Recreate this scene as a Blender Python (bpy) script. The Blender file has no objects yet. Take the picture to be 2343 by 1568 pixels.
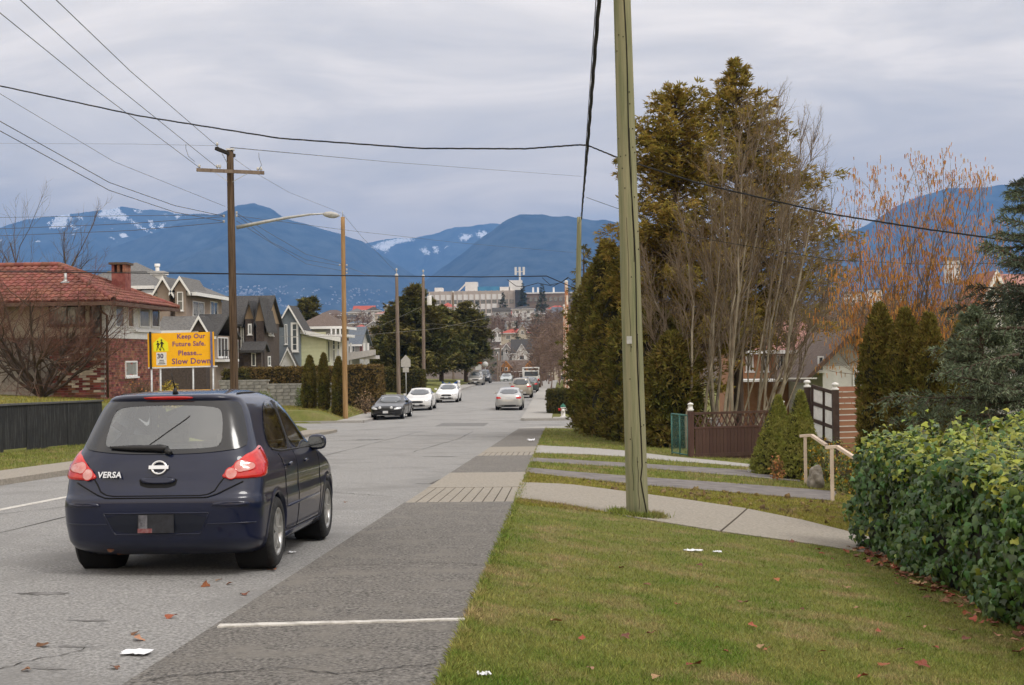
import bpy, bmesh, math, random
import numpy as np
from mathutils import Vector, Matrix
R = math.radians
random.seed(11)
rng = np.random.default_rng(11)
sc = bpy.context.scene
COL = sc.collection

# ------------------------------------------------------------------ camera
EYE, F, CU, CV = 1.5, 3250.0, 1171.0, 784.0          # eye height; focal length and centre on a 2342 x 1568 frame
YAW, PITCH, ROLL = math.atan((1300 - CU) / F), math.atan((812 - CV) / F), R(-0.8)
CAMROT = Matrix.Rotation(YAW, 3, 'Z') @ Matrix.Rotation(math.pi / 2 + PITCH, 3, 'X') @ Matrix.Rotation(ROLL, 3, 'Z')
cd = bpy.data.cameras.new('camera')
cd.sensor_width = 36.0
cd.lens = F / 2342 * 36
cd.clip_start, cd.clip_end = 0.2, 60000
cam = bpy.data.objects.new('camera', cd)
COL.objects.link(cam)
cam.matrix_world = Matrix.Translation((0, 0, EYE)) @ CAMROT.to_4x4()
sc.camera = cam

# ------------------------------------------------------------------ sky (overcast), sun, exposure
world = bpy.data.worlds.new('World')
sc.world = world
world.use_nodes = True
SUN_EL, SUN_AZ = R(52), R(125)                        # azimuth measured clockwise from +Y: behind the camera, to the right


def build_world():
    nt = world.node_tree
    N, L = nt.nodes, nt.links
    N.clear()
    out = N.new('ShaderNodeOutputWorld')
    bg = N.new('ShaderNodeBackground')
    bg.inputs['Strength'].default_value = 0.1
    sky = N.new('ShaderNodeTexSky')
    sky.sky_type = 'NISHITA'
    sky.sun_disc = False
    sky.sun_elevation = SUN_EL
    sky.sun_rotation = SUN_AZ
    tc = N.new('ShaderNodeTexCoord')
    sep = N.new('ShaderNodeSeparateXYZ')
    L.new(tc.outputs['Generated'], sep.inputs[0])
    # cloud deck: the view direction projected on a flat layer
    zc = N.new('ShaderNodeMath'); zc.operation = 'MAXIMUM'; zc.inputs[1].default_value = 0.0
    L.new(sep.outputs['Z'], zc.inputs[0])
    za = N.new('ShaderNodeMath'); za.operation = 'ADD'; za.inputs[1].default_value = 0.11
    L.new(zc.outputs[0], za.inputs[0])
    dv = N.new('ShaderNodeVectorMath'); dv.operation = 'DIVIDE'
    cz = N.new('ShaderNodeCombineXYZ')
    for i in range(3):
        L.new(za.outputs[0], cz.inputs[i])
    L.new(tc.outputs['Generated'], dv.inputs[0]); L.new(cz.outputs[0], dv.inputs[1])
    mp = N.new('ShaderNodeMapping'); mp.inputs['Scale'].default_value = (0.95, 1.05, 0.0)
    mp.inputs['Location'].default_value = (3.1, 1.7, 0.0)
    L.new(dv.outputs[0], mp.inputs[0])
    n1 = N.new('ShaderNodeTexNoise'); n1.inputs['Scale'].default_value = 1.15; n1.inputs['Detail'].default_value = 7
    n1.inputs['Roughness'].default_value = 0.57; n1.inputs['Distortion'].default_value = 0.9
    L.new(mp.outputs[0], n1.inputs['Vector'])
    cr = N.new('ShaderNodeValToRGB')
    e = cr.color_ramp.elements
    e[0].position, e[0].color = 0.36, (0.725, 0.70, 0.665, 1)
    e[1].position, e[1].color = 0.62, (1.02, 0.965, 0.885, 1)
    m = e.new(0.5); m.color = (0.86, 0.82, 0.76, 1)
    L.new(n1.outputs['Fac'], cr.inputs[0])
    # overcast luminance: brighter toward the zenith
    g = N.new('ShaderNodeMapRange'); g.inputs[1].default_value = 0.0; g.inputs[2].default_value = 1.0
    g.inputs[3].default_value = 1.32; g.inputs[4].default_value = 1.75
    L.new(zc.outputs[0], g.inputs[0])
    wr = N.new('ShaderNodeValToRGB')                  # low cloud is warmer, high cloud cooler
    wr.color_ramp.elements[0].position, wr.color_ramp.elements[0].color = 0.0, (1.26, .98, .64, 1)
    wr.color_ramp.elements[1].position, wr.color_ramp.elements[1].color = .34, (.93, .90, .89, 1)
    wm = wr.color_ramp.elements.new(.16); wm.color = (.99, .90, .80, 1)
    L.new(zc.outputs[0], wr.inputs[0])
    tn = N.new('ShaderNodeVectorMath'); tn.operation = 'MULTIPLY'
    L.new(cr.outputs[0], tn.inputs[0]); L.new(wr.outputs[0], tn.inputs[1])
    mul = N.new('ShaderNodeVectorMath'); mul.operation = 'SCALE'
    L.new(tn.outputs[0], mul.inputs[0])
    t10 = N.new('ShaderNodeMath'); t10.operation = 'MULTIPLY'; t10.inputs[1].default_value = 10.0
    L.new(g.outputs[0], t10.inputs[0]); L.new(t10.outputs[0], mul.inputs['Scale'])
    mix = N.new('ShaderNodeMix'); mix.data_type = 'RGBA'; mix.inputs[0].default_value = 0.93
    L.new(sky.outputs[0], mix.inputs[6]); L.new(mul.outputs[0], mix.inputs[7])
    L.new(mix.outputs[2], bg.inputs['Color'])
    L.new(bg.outputs[0], out.inputs['Surface'])


build_world()
sl = bpy.data.lights.new('sun', 'SUN')
sl.energy, sl.angle, sl.color = 1.5, R(20), (1.0, 0.965, 0.92)
sun = bpy.data.objects.new('sun', sl)
COL.objects.link(sun)
sd = Vector((math.sin(SUN_AZ) * math.cos(SUN_EL), math.cos(SUN_AZ) * math.cos(SUN_EL), math.sin(SUN_EL)))
sun.rotation_euler = (-sd).to_track_quat('-Z', 'Y').to_euler()
vs = sc.view_settings
sc.display_settings.display_device = 'sRGB'
vs.view_transform, vs.look, vs.gamma, vs.exposure = 'Standard', 'None', 1.0, 0.13
vs.use_curve_mapping = False
sc.cycles.max_bounces = 6
sc.cycles.diffuse_bounces = 3
sc.cycles.transparent_max_bounces = 12
sc.cycles.volume_bounces = 0
sc.cycles.caustics_reflective = sc.cycles.caustics_refractive = False

# ------------------------------------------------------------------ places in the picture -> places in the world
def ray(u, v):
    return CAMROT @ Vector(((u - CU) / F, -(v - CV) / F, -1.0))


def P(u, v, Y):
    d = ray(u, v)
    return Vector((0, 0, EYE)) + d * (Y / d.y)


def lerpf(x, xs, ys):
    return float(np.interp(x, xs, ys))


SY = [-40, 0, 64, 80, 180, 200, 235, 330, 420, 520, 700, 900, 1100, 1500, 9000, 20000]
SZ = [1.21, .06, -1.83, -2.0, -2.0, -2.15, -4.5, -14, -9, 4, 15, 26, 25, 4, -40, -40]
KY = [0, 18, 25, 38, 60, 90]
KZ = [.115, .115, .075, .055, .045, .03]
CURB_R, CURB_L, CURB_RF, CURB_LF = -2.3, -10.75, -2.65, -11.2
XS0, XS1 = 66.0, 77.0                                  # the crossing street


def S(y):
    return lerpf(y, SY, SZ)


def edge(y):
    return -0.6 - 0.008 * min(max(y, 0), 66)


def hills(x, y):
    w = max(0.0, min(1.0, (y - 240) / 200))
    return w * (3.0 * math.sin(x * .013 + 1.0) + 2.2 * math.sin(y * .021 + x * .006)) + w * lerpf(x, [-900, -150, -60, 60, 200, 900], [14, 6, 0, 0, -4, -14])


def h(x, y):
    """height of the open ground"""
    b = S(y)
    z = b
    if x > edge(y):
        t = x - edge(y)
        z = b - lerpf(y, KY, KZ) * min(t, 9) - (0.03 * max(0, min(t, 30) - 9))
    elif x < -12.2:
        if y < 66:
            top = .12 if y < 49.6 else lerpf(y, [49.6, 56], [0.0, -.16])
            if y < 49.6:
                z = b if x > -16.55 else top + .12 * min(6, max(0, -17.5 - x)) * .5
            else:
                lo = b + (x + 12.2) / -4.6 * (top - b) if x > -16.8 else top
                z = lo + (.12 * min(6, max(0, -17.5 - x)) * .5 if y < 62 else 0)
        elif y > 77:
            z = b + lerpf(-x, [12.6, 14.0, 20], [0, .52, .75]) * lerpf(y, [90, 200], [1, .6]) if y < 235 else b
    return z + (hills(x, y) if y > 240 else 0)


def G(u, v, tmax=400):
    """point of the open ground seen at pixel (u, v)"""
    d = ray(u, v)
    o = Vector((0, 0, EYE))
    t, st = 2.0, 0.1
    while t < tmax:
        p = o + d * t
        if p.z < h(p.x, p.y):
            a, b = t - st, t
            for _ in range(18):
                m = (a + b) / 2
                p = o + d * m
                if p.z < h(p.x, p.y):
                    b = m
                else:
                    a = m
            return o + d * b
        st = max(0.1, t * .01)
        t += st
    return o + d * tmax


# ------------------------------------------------------------------ objects
def tag(o, label=None, cat=None, group=None, kind=None):
    if label: o['label'] = label
    if cat: o['category'] = cat
    if group: o['group'] = group
    if kind: o['kind'] = kind
    return o


def empty(name, loc=(0, 0, 0), rz=0.0, label=None, cat=None, group=None):
    o = bpy.data.objects.new(name, None)
    o.location = loc
    o.rotation_euler = (0, 0, rz)
    o.empty_display_size = .2
    COL.objects.link(o)
    return tag(o, label, cat, group)


def link(name, me, mat=None, parent=None, loc=None, rot=None):
    o = bpy.data.objects.new(name, me)
    if mat is not None and len(me.materials) == 0:
        me.materials.append(mat)
    COL.objects.link(o)
    if parent is not None: o.parent = parent
    if loc is not None: o.location = loc
    if rot is not None: o.rotation_euler = rot
    return o


KIDS = {}


def copy_tree(o, parent=None):
    c = o.copy()
    COL.objects.link(c)
    c.parent = parent
    for ch in o.children:
        copy_tree(ch, c)
    return c


class MB:
    """collects simple shapes into one mesh"""

    def __init__(s):
        s.v, s.f, s.m, s.sm = [], [], [], []

    def add(s, vs, fs, m=0, smooth=False):
        n = len(s.v)
        s.v += [tuple(p) for p in vs]
        for f in fs:
            s.f.append(tuple(i + n for i in f)); s.m.append(m); s.sm.append(smooth)
        return s

    def box(s, x0, x1, y0, y1, z0, z1, m=0, M=None):
        vs = [Vector((x, y, z)) for z in (z0, z1) for y in (y0, y1) for x in (x0, x1)]
        if M is not None: vs = [M @ p for p in vs]
        return s.add(vs, [(0, 2, 3, 1), (4, 5, 7, 6), (0, 1, 5, 4), (2, 6, 7, 3), (0, 4, 6, 2), (1, 3, 7, 5)], m)

    def bar(s, a, b, w, t, m=0, up=(0, 0, 1)):
        a, b = Vector(a), Vector(b)
        d = (b - a).normalized()
        u = Vector(up)
        if abs(d.dot(u)) > .98: u = Vector((0, 1, 0))
        x = d.cross(u).normalized(); u = x.cross(d)
        vs = [p + x * sx * w / 2 + u * sz * t / 2 for p in (a, b) for sx, sz in ((-1, -1), (1, -1), (1, 1), (-1, 1))]
        return s.add(vs, [(0, 1, 2, 3), (7, 6, 5, 4), (0, 4, 5, 1), (1, 5, 6, 2), (2, 6, 7, 3), (3, 7, 4, 0)], m)

    def tube(s, pts, rad, n=8, m=0, caps=True, smooth=True):
        pts = [Vector(p) for p in pts]
        rads = rad if isinstance(rad, (list, tuple)) else [rad] * len(pts)
        vs, fs = [], []
        prev = None
        for i, p in enumerate(pts):
            d = (pts[min(i + 1, len(pts) - 1)] - pts[max(i - 1, 0)]).normalized()
            if prev is None:
                u = Vector((0, 0, 1)) if abs(d.z) < .9 else Vector((0, 1, 0))
                x = d.cross(u).normalized()
            else:
                x = (prev - d * prev.dot(d)).normalized()
            prev = x
            y = d.cross(x)
            for k in range(n):
                a = 2 * math.pi * k / n
                vs.append(p + (x * math.cos(a) + y * math.sin(a)) * rads[i])
        for i in range(len(pts) - 1):
            for k in range(n):
                k2 = (k + 1) % n
                fs.append((i * n + k, i * n + k2, (i + 1) * n + k2, (i + 1) * n + k))
        s.add(vs, fs, m, smooth)
        if caps:
            n0 = len(s.v) - len(vs)
            s.f.append(tuple(n0 + k for k in range(n))[::-1]); s.m.append(m); s.sm.append(False)
            s.f.append(tuple(n0 + (len(pts) - 1) * n + k for k in range(n))); s.m.append(m); s.sm.append(False)
        return s

    def lathe(s, prof, n=24, axis='z', at=(0, 0, 0), m=0, smooth=True):
        at = Vector(at)
        vs, fs = [], []
        for (r, z) in prof:
            for k in range(n):
                a = 2 * math.pi * k / n
                c, d = r * math.cos(a), r * math.sin(a)
                vs.append(at + (Vector((c, d, z)) if axis == 'z' else Vector((z, c, d)) if axis == 'x' else Vector((c, z, d))))
        for i in range(len(prof) - 1):
            for k in range(n):
                k2 = (k + 1) % n
                fs.append((i * n + k, i * n + k2, (i + 1) * n + k2, (i + 1) * n + k))
        return s.add(vs, fs, m, smooth)

    def prism(s, poly, a, b, axis='y', m=0):
        """polygon (2D) extruded along an axis from a to b"""
        def q(p, t):
            return (p[0], t, p[1]) if axis == 'y' else (t, p[0], p[1]) if axis == 'x' else (p[0], p[1], t)
        n = len(poly)
        vs = [q(p, a) for p in poly] + [q(p, b) for p in poly]
        fs = [tuple(range(n))[::-1], tuple(range(n, 2 * n))] + [(i, (i + 1) % n, n + (i + 1) % n, n + i) for i in range(n)]
        return s.add(vs, fs, m)

    def mesh(s, name='mesh', fix=True):
        me = bpy.data.meshes.new(name)
        me.from_pydata(s.v, [], s.f)
        if len(set(s.m)) > 1: me.polygons.foreach_set('material_index', s.m)
        if any(s.sm): me.polygons.foreach_set('use_smooth', s.sm)
        if fix:
            bm = bmesh.new(); bm.from_mesh(me)
            bmesh.ops.recalc_face_normals(bm, faces=bm.faces)
            bm.to_mesh(me); bm.free()
        me.update()
        return me

    def build(s, name, mat=None, parent=None, loc=None, rot=None, fix=True):
        me = s.mesh(name, fix)
        for mm in (mat if isinstance(mat, (list, tuple)) else [mat]):
            if mm is not None: me.materials.append(mm)
        return link(name, me, None, parent, loc, rot)


def np_mesh(name, verts, faces, smooth=False):
    """fast mesh from arrays; faces all of one size"""
    verts = np.asarray(verts, np.float32); faces = np.asarray(faces, np.int32)
    me = bpy.data.meshes.new(name)
    nf, k = faces.shape
    me.vertices.add(len(verts)); me.vertices.foreach_set('co', verts.ravel())
    me.loops.add(nf * k); me.loops.foreach_set('vertex_index', faces.ravel())
    me.polygons.add(nf)
    me.polygons.foreach_set('loop_start', np.arange(0, nf * k, k, dtype=np.int32))
    if smooth: me.polygons.foreach_set('use_smooth', np.ones(nf, bool))
    me.update(calc_edges=True)
    return me


def grid_mesh(name, X, Y, Z, smooth=True):
    n, m = X.shape
    v = np.stack([X, Y, Z], -1).reshape(-1, 3)
    i = np.arange(n * m).reshape(n, m)
    f = np.stack([i[:-1, :-1], i[:-1, 1:], i[1:, 1:], i[1:, :-1]], -1).reshape(-1, 4)
    return np_mesh(name, v, f, smooth)


# ------------------------------------------------------------------ materials
MATS = {}


def mat(name, c1, c2=None, scale=6.0, rough=.8, bump=0.0, bscale=None, metal=0.0, coords='Object', detail=5, lo=.35, hi=.65,
        island=0.0, objrand=0.0, stretch=None, spec=.4, coat=0.0, trans=0.0, c3=None, scale3=1.0, sheen=0.0, emit=None, wave=None):
    if name in MATS: return MATS[name]
    m = bpy.data.materials.new(name)
    m.use_nodes = True
    nt = m.node_tree
    N, L = nt.nodes, nt.links
    b = N['Principled BSDF']
    b.inputs['Roughness'].default_value = rough
    b.inputs['Metallic'].default_value = metal
    b.inputs['Specular IOR Level'].default_value = spec
    b.inputs['Coat Weight'].default_value = coat
    b.inputs['Coat Roughness'].default_value = .04
    b.inputs['Base Color'].default_value = (*c1, 1)
    if emit:
        b.inputs['Emission Color'].default_value = (*emit[0], 1); b.inputs['Emission Strength'].default_value = emit[1]
    tc = N.new('ShaderNodeTexCoord')
    vec = tc.outputs[coords]
    if stretch:
        mp = N.new('ShaderNodeMapping'); mp.inputs['Scale'].default_value = stretch
        L.new(vec, mp.inputs[0]); vec = mp.outputs[0]
    col = None
    if c2 is not None:
        n = N.new('ShaderNodeTexNoise'); n.inputs['Scale'].default_value = scale; n.inputs['Detail'].default_value = detail
        n.inputs['Roughness'].default_value = .62
        L.new(vec, n.inputs['Vector'])
        r = N.new('ShaderNodeValToRGB')
        r.color_ramp.elements[0].position, r.color_ramp.elements[0].color = lo, (*c1, 1)
        r.color_ramp.elements[1].position, r.color_ramp.elements[1].color = hi, (*c2, 1)
        L.new(n.outputs['Fac'], r.inputs[0]); col = r.outputs[0]
        if c3 is not None:
            n3 = N.new('ShaderNodeTexNoise'); n3.inputs['Scale'].default_value = scale3; n3.inputs['Detail'].default_value = 6
            n3.inputs['Roughness'].default_value = .65
            L.new(vec, n3.inputs['Vector'])
            r3 = N.new('ShaderNodeValToRGB')
            r3.color_ramp.elements[0].position, r3.color_ramp.elements[0].color = .5, (0, 0, 0, 1)
            r3.color_ramp.elements[1].position, r3.color_ramp.elements[1].color = .68, (1, 1, 1, 1)
            L.new(n3.outputs['Fac'], r3.inputs[0])
            mx = N.new('ShaderNodeMix'); mx.data_type = 'RGBA'
            L.new(r3.outputs[0], mx.inputs[0]); L.new(col, mx.inputs[6]); mx.inputs[7].default_value = (*c3, 1); col = mx.outputs[2]
    if island or objrand:
        hs = N.new('ShaderNodeHueSaturation')
        if island:
            g = N.new('ShaderNodeNewGeometry'); rnd = g.outputs['Random Per Island']; amt = island
        else:
            g = N.new('ShaderNodeObjectInfo'); rnd = g.outputs['Random']; amt = objrand
        mr = N.new('ShaderNodeMapRange'); mr.inputs[3].default_value = 1 - amt; mr.inputs[4].default_value = 1 + amt
        L.new(rnd, mr.inputs[0]); L.new(mr.outputs[0], hs.inputs['Value'])
        m2 = N.new('ShaderNodeMath'); m2.operation = 'MULTIPLY_ADD'; m2.inputs[1].default_value = 7.31; m2.inputs[2].default_value = 0
        f2 = N.new('ShaderNodeMath'); f2.operation = 'FRACT'
        L.new(rnd, m2.inputs[0]); L.new(m2.outputs[0], f2.inputs[0])
        mh = N.new('ShaderNodeMapRange'); mh.inputs[3].default_value = .5 - amt * .05; mh.inputs[4].default_value = .5 + amt * .05
        L.new(f2.outputs[0], mh.inputs[0]); L.new(mh.outputs[0], hs.inputs['Hue'])
        if col is not None: L.new(col, hs.inputs['Color'])
        else: hs.inputs['Color'].default_value = (*c1, 1)
        col = hs.outputs[0]
    if col is not None: L.new(col, b.inputs['Base Color'])
    if bump:
        nb = N.new('ShaderNodeTexNoise'); nb.inputs['Scale'].default_value = bscale or scale * 3; nb.inputs['Detail'].default_value = 5
        nb.inputs['Roughness'].default_value = .65
        L.new(vec, nb.inputs['Vector'])
        bp = N.new('ShaderNodeBump'); bp.inputs['Strength'].default_value = bump; bp.inputs['Distance'].default_value = .02
        L.new(nb.outputs['Fac'], bp.inputs['Height']); L.new(bp.outputs[0], b.inputs['Normal'])
    if trans:
        b.inputs['Subsurface Weight'].default_value = 0
        t = N.new('ShaderNodeBsdfTranslucent')
        if col is not None: L.new(col, t.inputs['Color'])
        else: t.inputs['Color'].default_value = (*c1, 1)
        ms = N.new('ShaderNodeMixShader'); ms.inputs[0].default_value = trans
        L.new(b.outputs[0], ms.inputs[1]); L.new(t.outputs[0], ms.inputs[2])
        L.new(ms.outputs[0], N['Material Output'].inputs['Surface'])
    MATS[name] = m
    return m


def glass_mat(name, tint=(.6, .66, .66), base=.05, rough=.03):
    if name in MATS: return MATS[name]
    m = bpy.data.materials.new(name); m.use_nodes = True
    N, L = m.node_tree.nodes, m.node_tree.links
    N.clear()
    o = N.new('ShaderNodeOutputMaterial')
    tr = N.new('ShaderNodeBsdfTransparent'); tr.inputs[0].default_value = (*tint, 1)
    gl = N.new('ShaderNodeBsdfGlossy'); gl.inputs['Roughness'].default_value = rough
    gl.inputs['Color'].default_value = (.9, .93, .95, 1)
    fr = N.new('ShaderNodeFresnel'); fr.inputs['IOR'].default_value = 1.55
    mm = N.new('ShaderNodeMath'); mm.operation = 'MULTIPLY_ADD'; mm.inputs[1].default_value = 1.6; mm.inputs[2].default_value = base
    L.new(fr.outputs[0], mm.inputs[0])
    mx = N.new('ShaderNodeMixShader')
    L.new(mm.outputs[0], mx.inputs[0]); L.new(tr.outputs[0], mx.inputs[1]); L.new(gl.outputs[0], mx.inputs[2])
    L.new(mx.outputs[0], o.inputs['Surface'])
    MATS[name] = m
    return m


def text_mesh(txt, size, mt, name='lettering', parent=None, loc=(0, 0, 0), rot=(0, 0, 0), depth=.002, shear=0.0, align='LEFT', bold=0.0, space=1.0):
    c = bpy.data.curves.new('t', 'FONT')
    c.body, c.size, c.extrude, c.shear, c.align_x, c.offset, c.space_character = txt, size, depth, shear, align, bold, space
    c.resolution_u = 3
    o = bpy.data.objects.new('t', c)
    COL.objects.link(o)
    dg = bpy.context.evaluated_depsgraph_get()
    me = bpy.data.meshes.new_from_object(o.evaluated_get(dg))
    bpy.data.objects.remove(o)
    me.materials.clear(); me.materials.append(mt)
    return link(name, me, None, parent, loc, rot)
# ------------------------------------------------------------------ ground, mountains
def fbm(x, y, seed=0, oct=5, lac=2.03, gain=.5):
    """smooth value noise on arrays"""
    tot = np.zeros_like(x, dtype=float); amp = 1.0; fr = 1.0
    for o in range(oct):
        X, Y = x * fr + seed * 17.3 + o * 5.7, y * fr + seed * 9.1 + o * 3.3
        xi, yi = np.floor(X), np.floor(Y)
        fx, fy = X - xi, Y - yi
        fx, fy = fx * fx * (3 - 2 * fx), fy * fy * (3 - 2 * fy)
        def hh(a, b):
            s = np.sin(a * 127.1 + b * 311.7) * 43758.5453
            return s - np.floor(s)
        tot += amp * ((hh(xi, yi) * (1 - fx) + hh(xi + 1, yi) * fx) * (1 - fy) + (hh(xi, yi + 1) * (1 - fx) + hh(xi + 1, yi + 1) * fx) * fy - .5)
        amp *= gain; fr *= lac
    return tot


def ground_material():
    m = bpy.data.materials.new('turf'); m.use_nodes = True
    N, L = m.node_tree.nodes, m.node_tree.links
    b = N['Principled BSDF']; b.inputs['Roughness'].default_value = .95; b.inputs['Specular IOR Level'].default_value = .1
    tc = N.new('ShaderNodeTexCoord')
    def noise(scale, detail=6):
        n = N.new('ShaderNodeTexNoise'); n.inputs['Scale'].default_value = scale; n.inputs['Detail'].default_value = detail
        n.inputs['Roughness'].default_value = .65; L.new(tc.outputs['Object'], n.inputs['Vector']); return n.outputs['Fac']
    def ramp(src, stops):
        r = N.new('ShaderNodeValToRGB'); els = r.color_ramp.elements
        while len(els) < len(stops): els.new(.5)
        for e, (p, c) in zip(els, stops): e.position, e.color = p, (*c, 1)
        L.new(src, r.inputs[0]); return r.outputs[0]
    def mix(f, a, bb):
        x = N.new('ShaderNodeMix'); x.data_type = 'RGBA'; L.new(f, x.inputs[0]); L.new(a, x.inputs[6]); L.new(bb, x.inputs[7]); return x.outputs[2]
    near = ramp(noise(1.4, 8), [(.3, (.14, .18, .036)), (.5, (.21, .21, .06)), (.66, (.30, .25, .12))])
    fine = ramp(noise(45, 3), [(.36, (.06, .08, .02)), (.6, (.18, .18, .07))])
    nearc = mix(noise(9, 4), near, fine)
    far = ramp(noise(.045, 8), [(.34, (.05, .065, .03)), (.5, (.12, .095, .07)), (.62, (.16, .13, .11)), (.7, (.07, .08, .05))])
    sp = N.new('ShaderNodeSeparateXYZ'); L.new(tc.outputs['Object'], sp.inputs[0])
    mr = N.new('ShaderNodeMapRange'); mr.inputs[1].default_value = 190; mr.inputs[2].default_value = 260
    L.new(sp.outputs['Y'], mr.inputs[0])
    c = mix(mr.outputs[0], nearc, far)
    L.new(c, b.inputs['Base Color'])
    nb = N.new('ShaderNodeBump'); nb.inputs['Strength'].default_value = .8; nb.inputs['Distance'].default_value = .03
    L.new(noise(60, 3), nb.inputs['Height']); L.new(nb.outputs[0], b.inputs['Normal'])
    return m


def build_ground():
    xs = sorted(set([-9000, -5000, -2500, -1200, -600, -300, -200, -150, -120] + list(range(-100, -40, 8)) + list(np.arange(-40, -16, 1.0)) +
                    [-16.62, -16.5] + list(np.arange(-16, -12.6, .8)) + [-12.25, -12.15, -2.0, -1.5] + list(np.arange(.25, 9, .5)) + list(range(9, 40, 2)) +
                    [44, 50, 60, 75, 100, 130, 170, 220, 300, 450, 700, 1200, 2500, 5000, 9000]))
    cols = xs + ['e0', 'e1', 'e2']
    ys = [-30, -10, 0] + list(np.arange(2, 49.4, .8)) + [49.5, 49.7] + list(np.arange(50.5, 65.5, 1.5)) + [65.9, 66.05, 70, 76.95, 77.1] + list(np.arange(78, 110, 2)) + \
        list(range(112, 240, 6)) + list(np.geomspace(245, 9500, 60))
    rows = []
    for y in ys:
        cx = sorted([c if not isinstance(c, str) else edge(y) + {'e0': -.06, 'e1': -.01, 'e2': .1}[c] for c in cols])
        rows.append(cx)
    X = np.array(rows, float); Y = np.repeat(np.array(ys, float)[:, None], X.shape[1], 1); Z = np.zeros_like(X)
    for i in range(X.shape[0]):
        for j in range(X.shape[1]):
            x, y = X[i, j], Y[i, j]
            z = h(x, y)
            paved = (y < 345 and -12.2 < x < edge(y) - .03) or (XS0 < y < XS1 and abs(x) < 101)
            if y > XS1 and y < 345: paved = -12.7 < x < -1.1
            Z[i, j] = z - (.3 if paved else 0)
    o = link('ground', grid_mesh('ground', X, Y, Z), ground_material())
    tag(o, 'grassy sloping ground with yards and far built up hillside', kind='structure')


build_ground()


def ridge(name, label, pts, Y0, depth, seed, rough=60, snow=None, m=None):
    """a mountain: crest through the given picture points at distance Y0, spurs falling toward the viewer"""
    W = [P(u, v, Y0) for u, v in pts]
    cx = np.array([p.x for p in W]); cz = np.array([p.z for p in W])
    nx, ny = 150, 54
    x = np.linspace(cx[0], cx[-1], nx)
    t = np.linspace(-.18, 1, ny)
    X, T = np.meshgrid(x, t)
    crest = np.interp(x, cx, cz)
    crest = crest + fbm(x / 420, x * 0, seed, 4) * 55
    warp = fbm(X / 1500, T * 1.2, seed + 3, 3) * 900
    spur = fbm((X + warp) / 1100, T * .9, seed + 5, 5)
    Yv = Y0 - T * depth + fbm(X / 900, T * 2, seed + 8, 3) * 120 * np.clip(np.abs(T) * 3, 0, 1)
    fall = np.where(T >= 0, 1 - np.clip(T, 0, 1) ** .85, 1 + T * 1.2)
    Z = -60 + (crest[None, :] + 60) * fall + spur * (crest[None, :] * .62) * np.clip(T * 3.2, 0, 1) * (1 - np.clip(T, 0, 1)) \
        + fbm(X / 160, Yv / 160, seed + 11, 4) * rough * np.clip(np.abs(T) * 6, .25, 1)
    o = link('mountain', grid_mesh('mountain', X, Yv, Z), m)
    tag(o, label, kind='structure')
    return o


def mountain_material(name, snowline, band):
    m = bpy.data.materials.new(name); m.use_nodes = True
    N, L = m.node_tree.nodes, m.node_tree.links
    b = N['Principled BSDF']; b.inputs['Roughness'].default_value = 1; b.inputs['Specular IOR Level'].default_value = 0
    tc = N.new('ShaderNodeTexCoord')
    n = N.new('ShaderNodeTexNoise'); n.inputs['Scale'].default_value = .006; n.inputs['Detail'].default_value = 8; n.inputs['Roughness'].default_value = .75
    L.new(tc.outputs['Object'], n.inputs[0])
    r = N.new('ShaderNodeValToRGB')
    r.color_ramp.elements[0].position, r.color_ramp.elements[0].color = .36, (.008, .014, .013, 1)
    r.color_ramp.elements[1].position, r.color_ramp.elements[1].color = .63, (.075, .09, .085, 1)
    L.new(n.outputs['Fac'], r.inputs[0])
    sp = N.new('ShaderNodeSeparateXYZ'); L.new(tc.outputs['Object'], sp.inputs[0])
    a = N.new('ShaderNodeMapRange'); a.inputs[1].default_value = snowline; a.inputs[2].default_value = snowline + band
    L.new(sp.outputs['Z'], a.inputs[0])
    mp = N.new('ShaderNodeMapping'); mp.inputs['Scale'].default_value = (1.0, 1.0, .45)
    L.new(tc.outputs['Object'], mp.inputs[0])
    n2 = N.new('ShaderNodeTexNoise'); n2.inputs['Scale'].default_value = .0060; n2.inputs['Detail'].default_value = 7; n2.inputs['Roughness'].default_value = .62
    L.new(mp.outputs[0], n2.inputs[0])
    mu = N.new('ShaderNodeMath'); mu.operation = 'MULTIPLY_ADD'; mu.inputs[1].default_value = .34; mu.inputs[2].default_value = 0
    L.new(a.outputs[0], mu.inputs[0])
    ad = N.new('ShaderNodeMath'); ad.operation = 'ADD'
    L.new(mu.outputs[0], ad.inputs[0]); L.new(n2.outputs['Fac'], ad.inputs[1])
    st = N.new('ShaderNodeMapRange'); st.inputs[1].default_value = .955; st.inputs[2].default_value = .99
    L.new(ad.outputs[0], st.inputs[0])
    mx = N.new('ShaderNodeMix'); mx.data_type = 'RGBA'
    L.new(st.outputs[0], mx.inputs[0]); L.new(r.outputs[0], mx.inputs[6]); mx.inputs[7].default_value = (.85, .87, .9, 1)
    L.new(mx.outputs[2], b.inputs['Base Color'])
    return m


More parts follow.
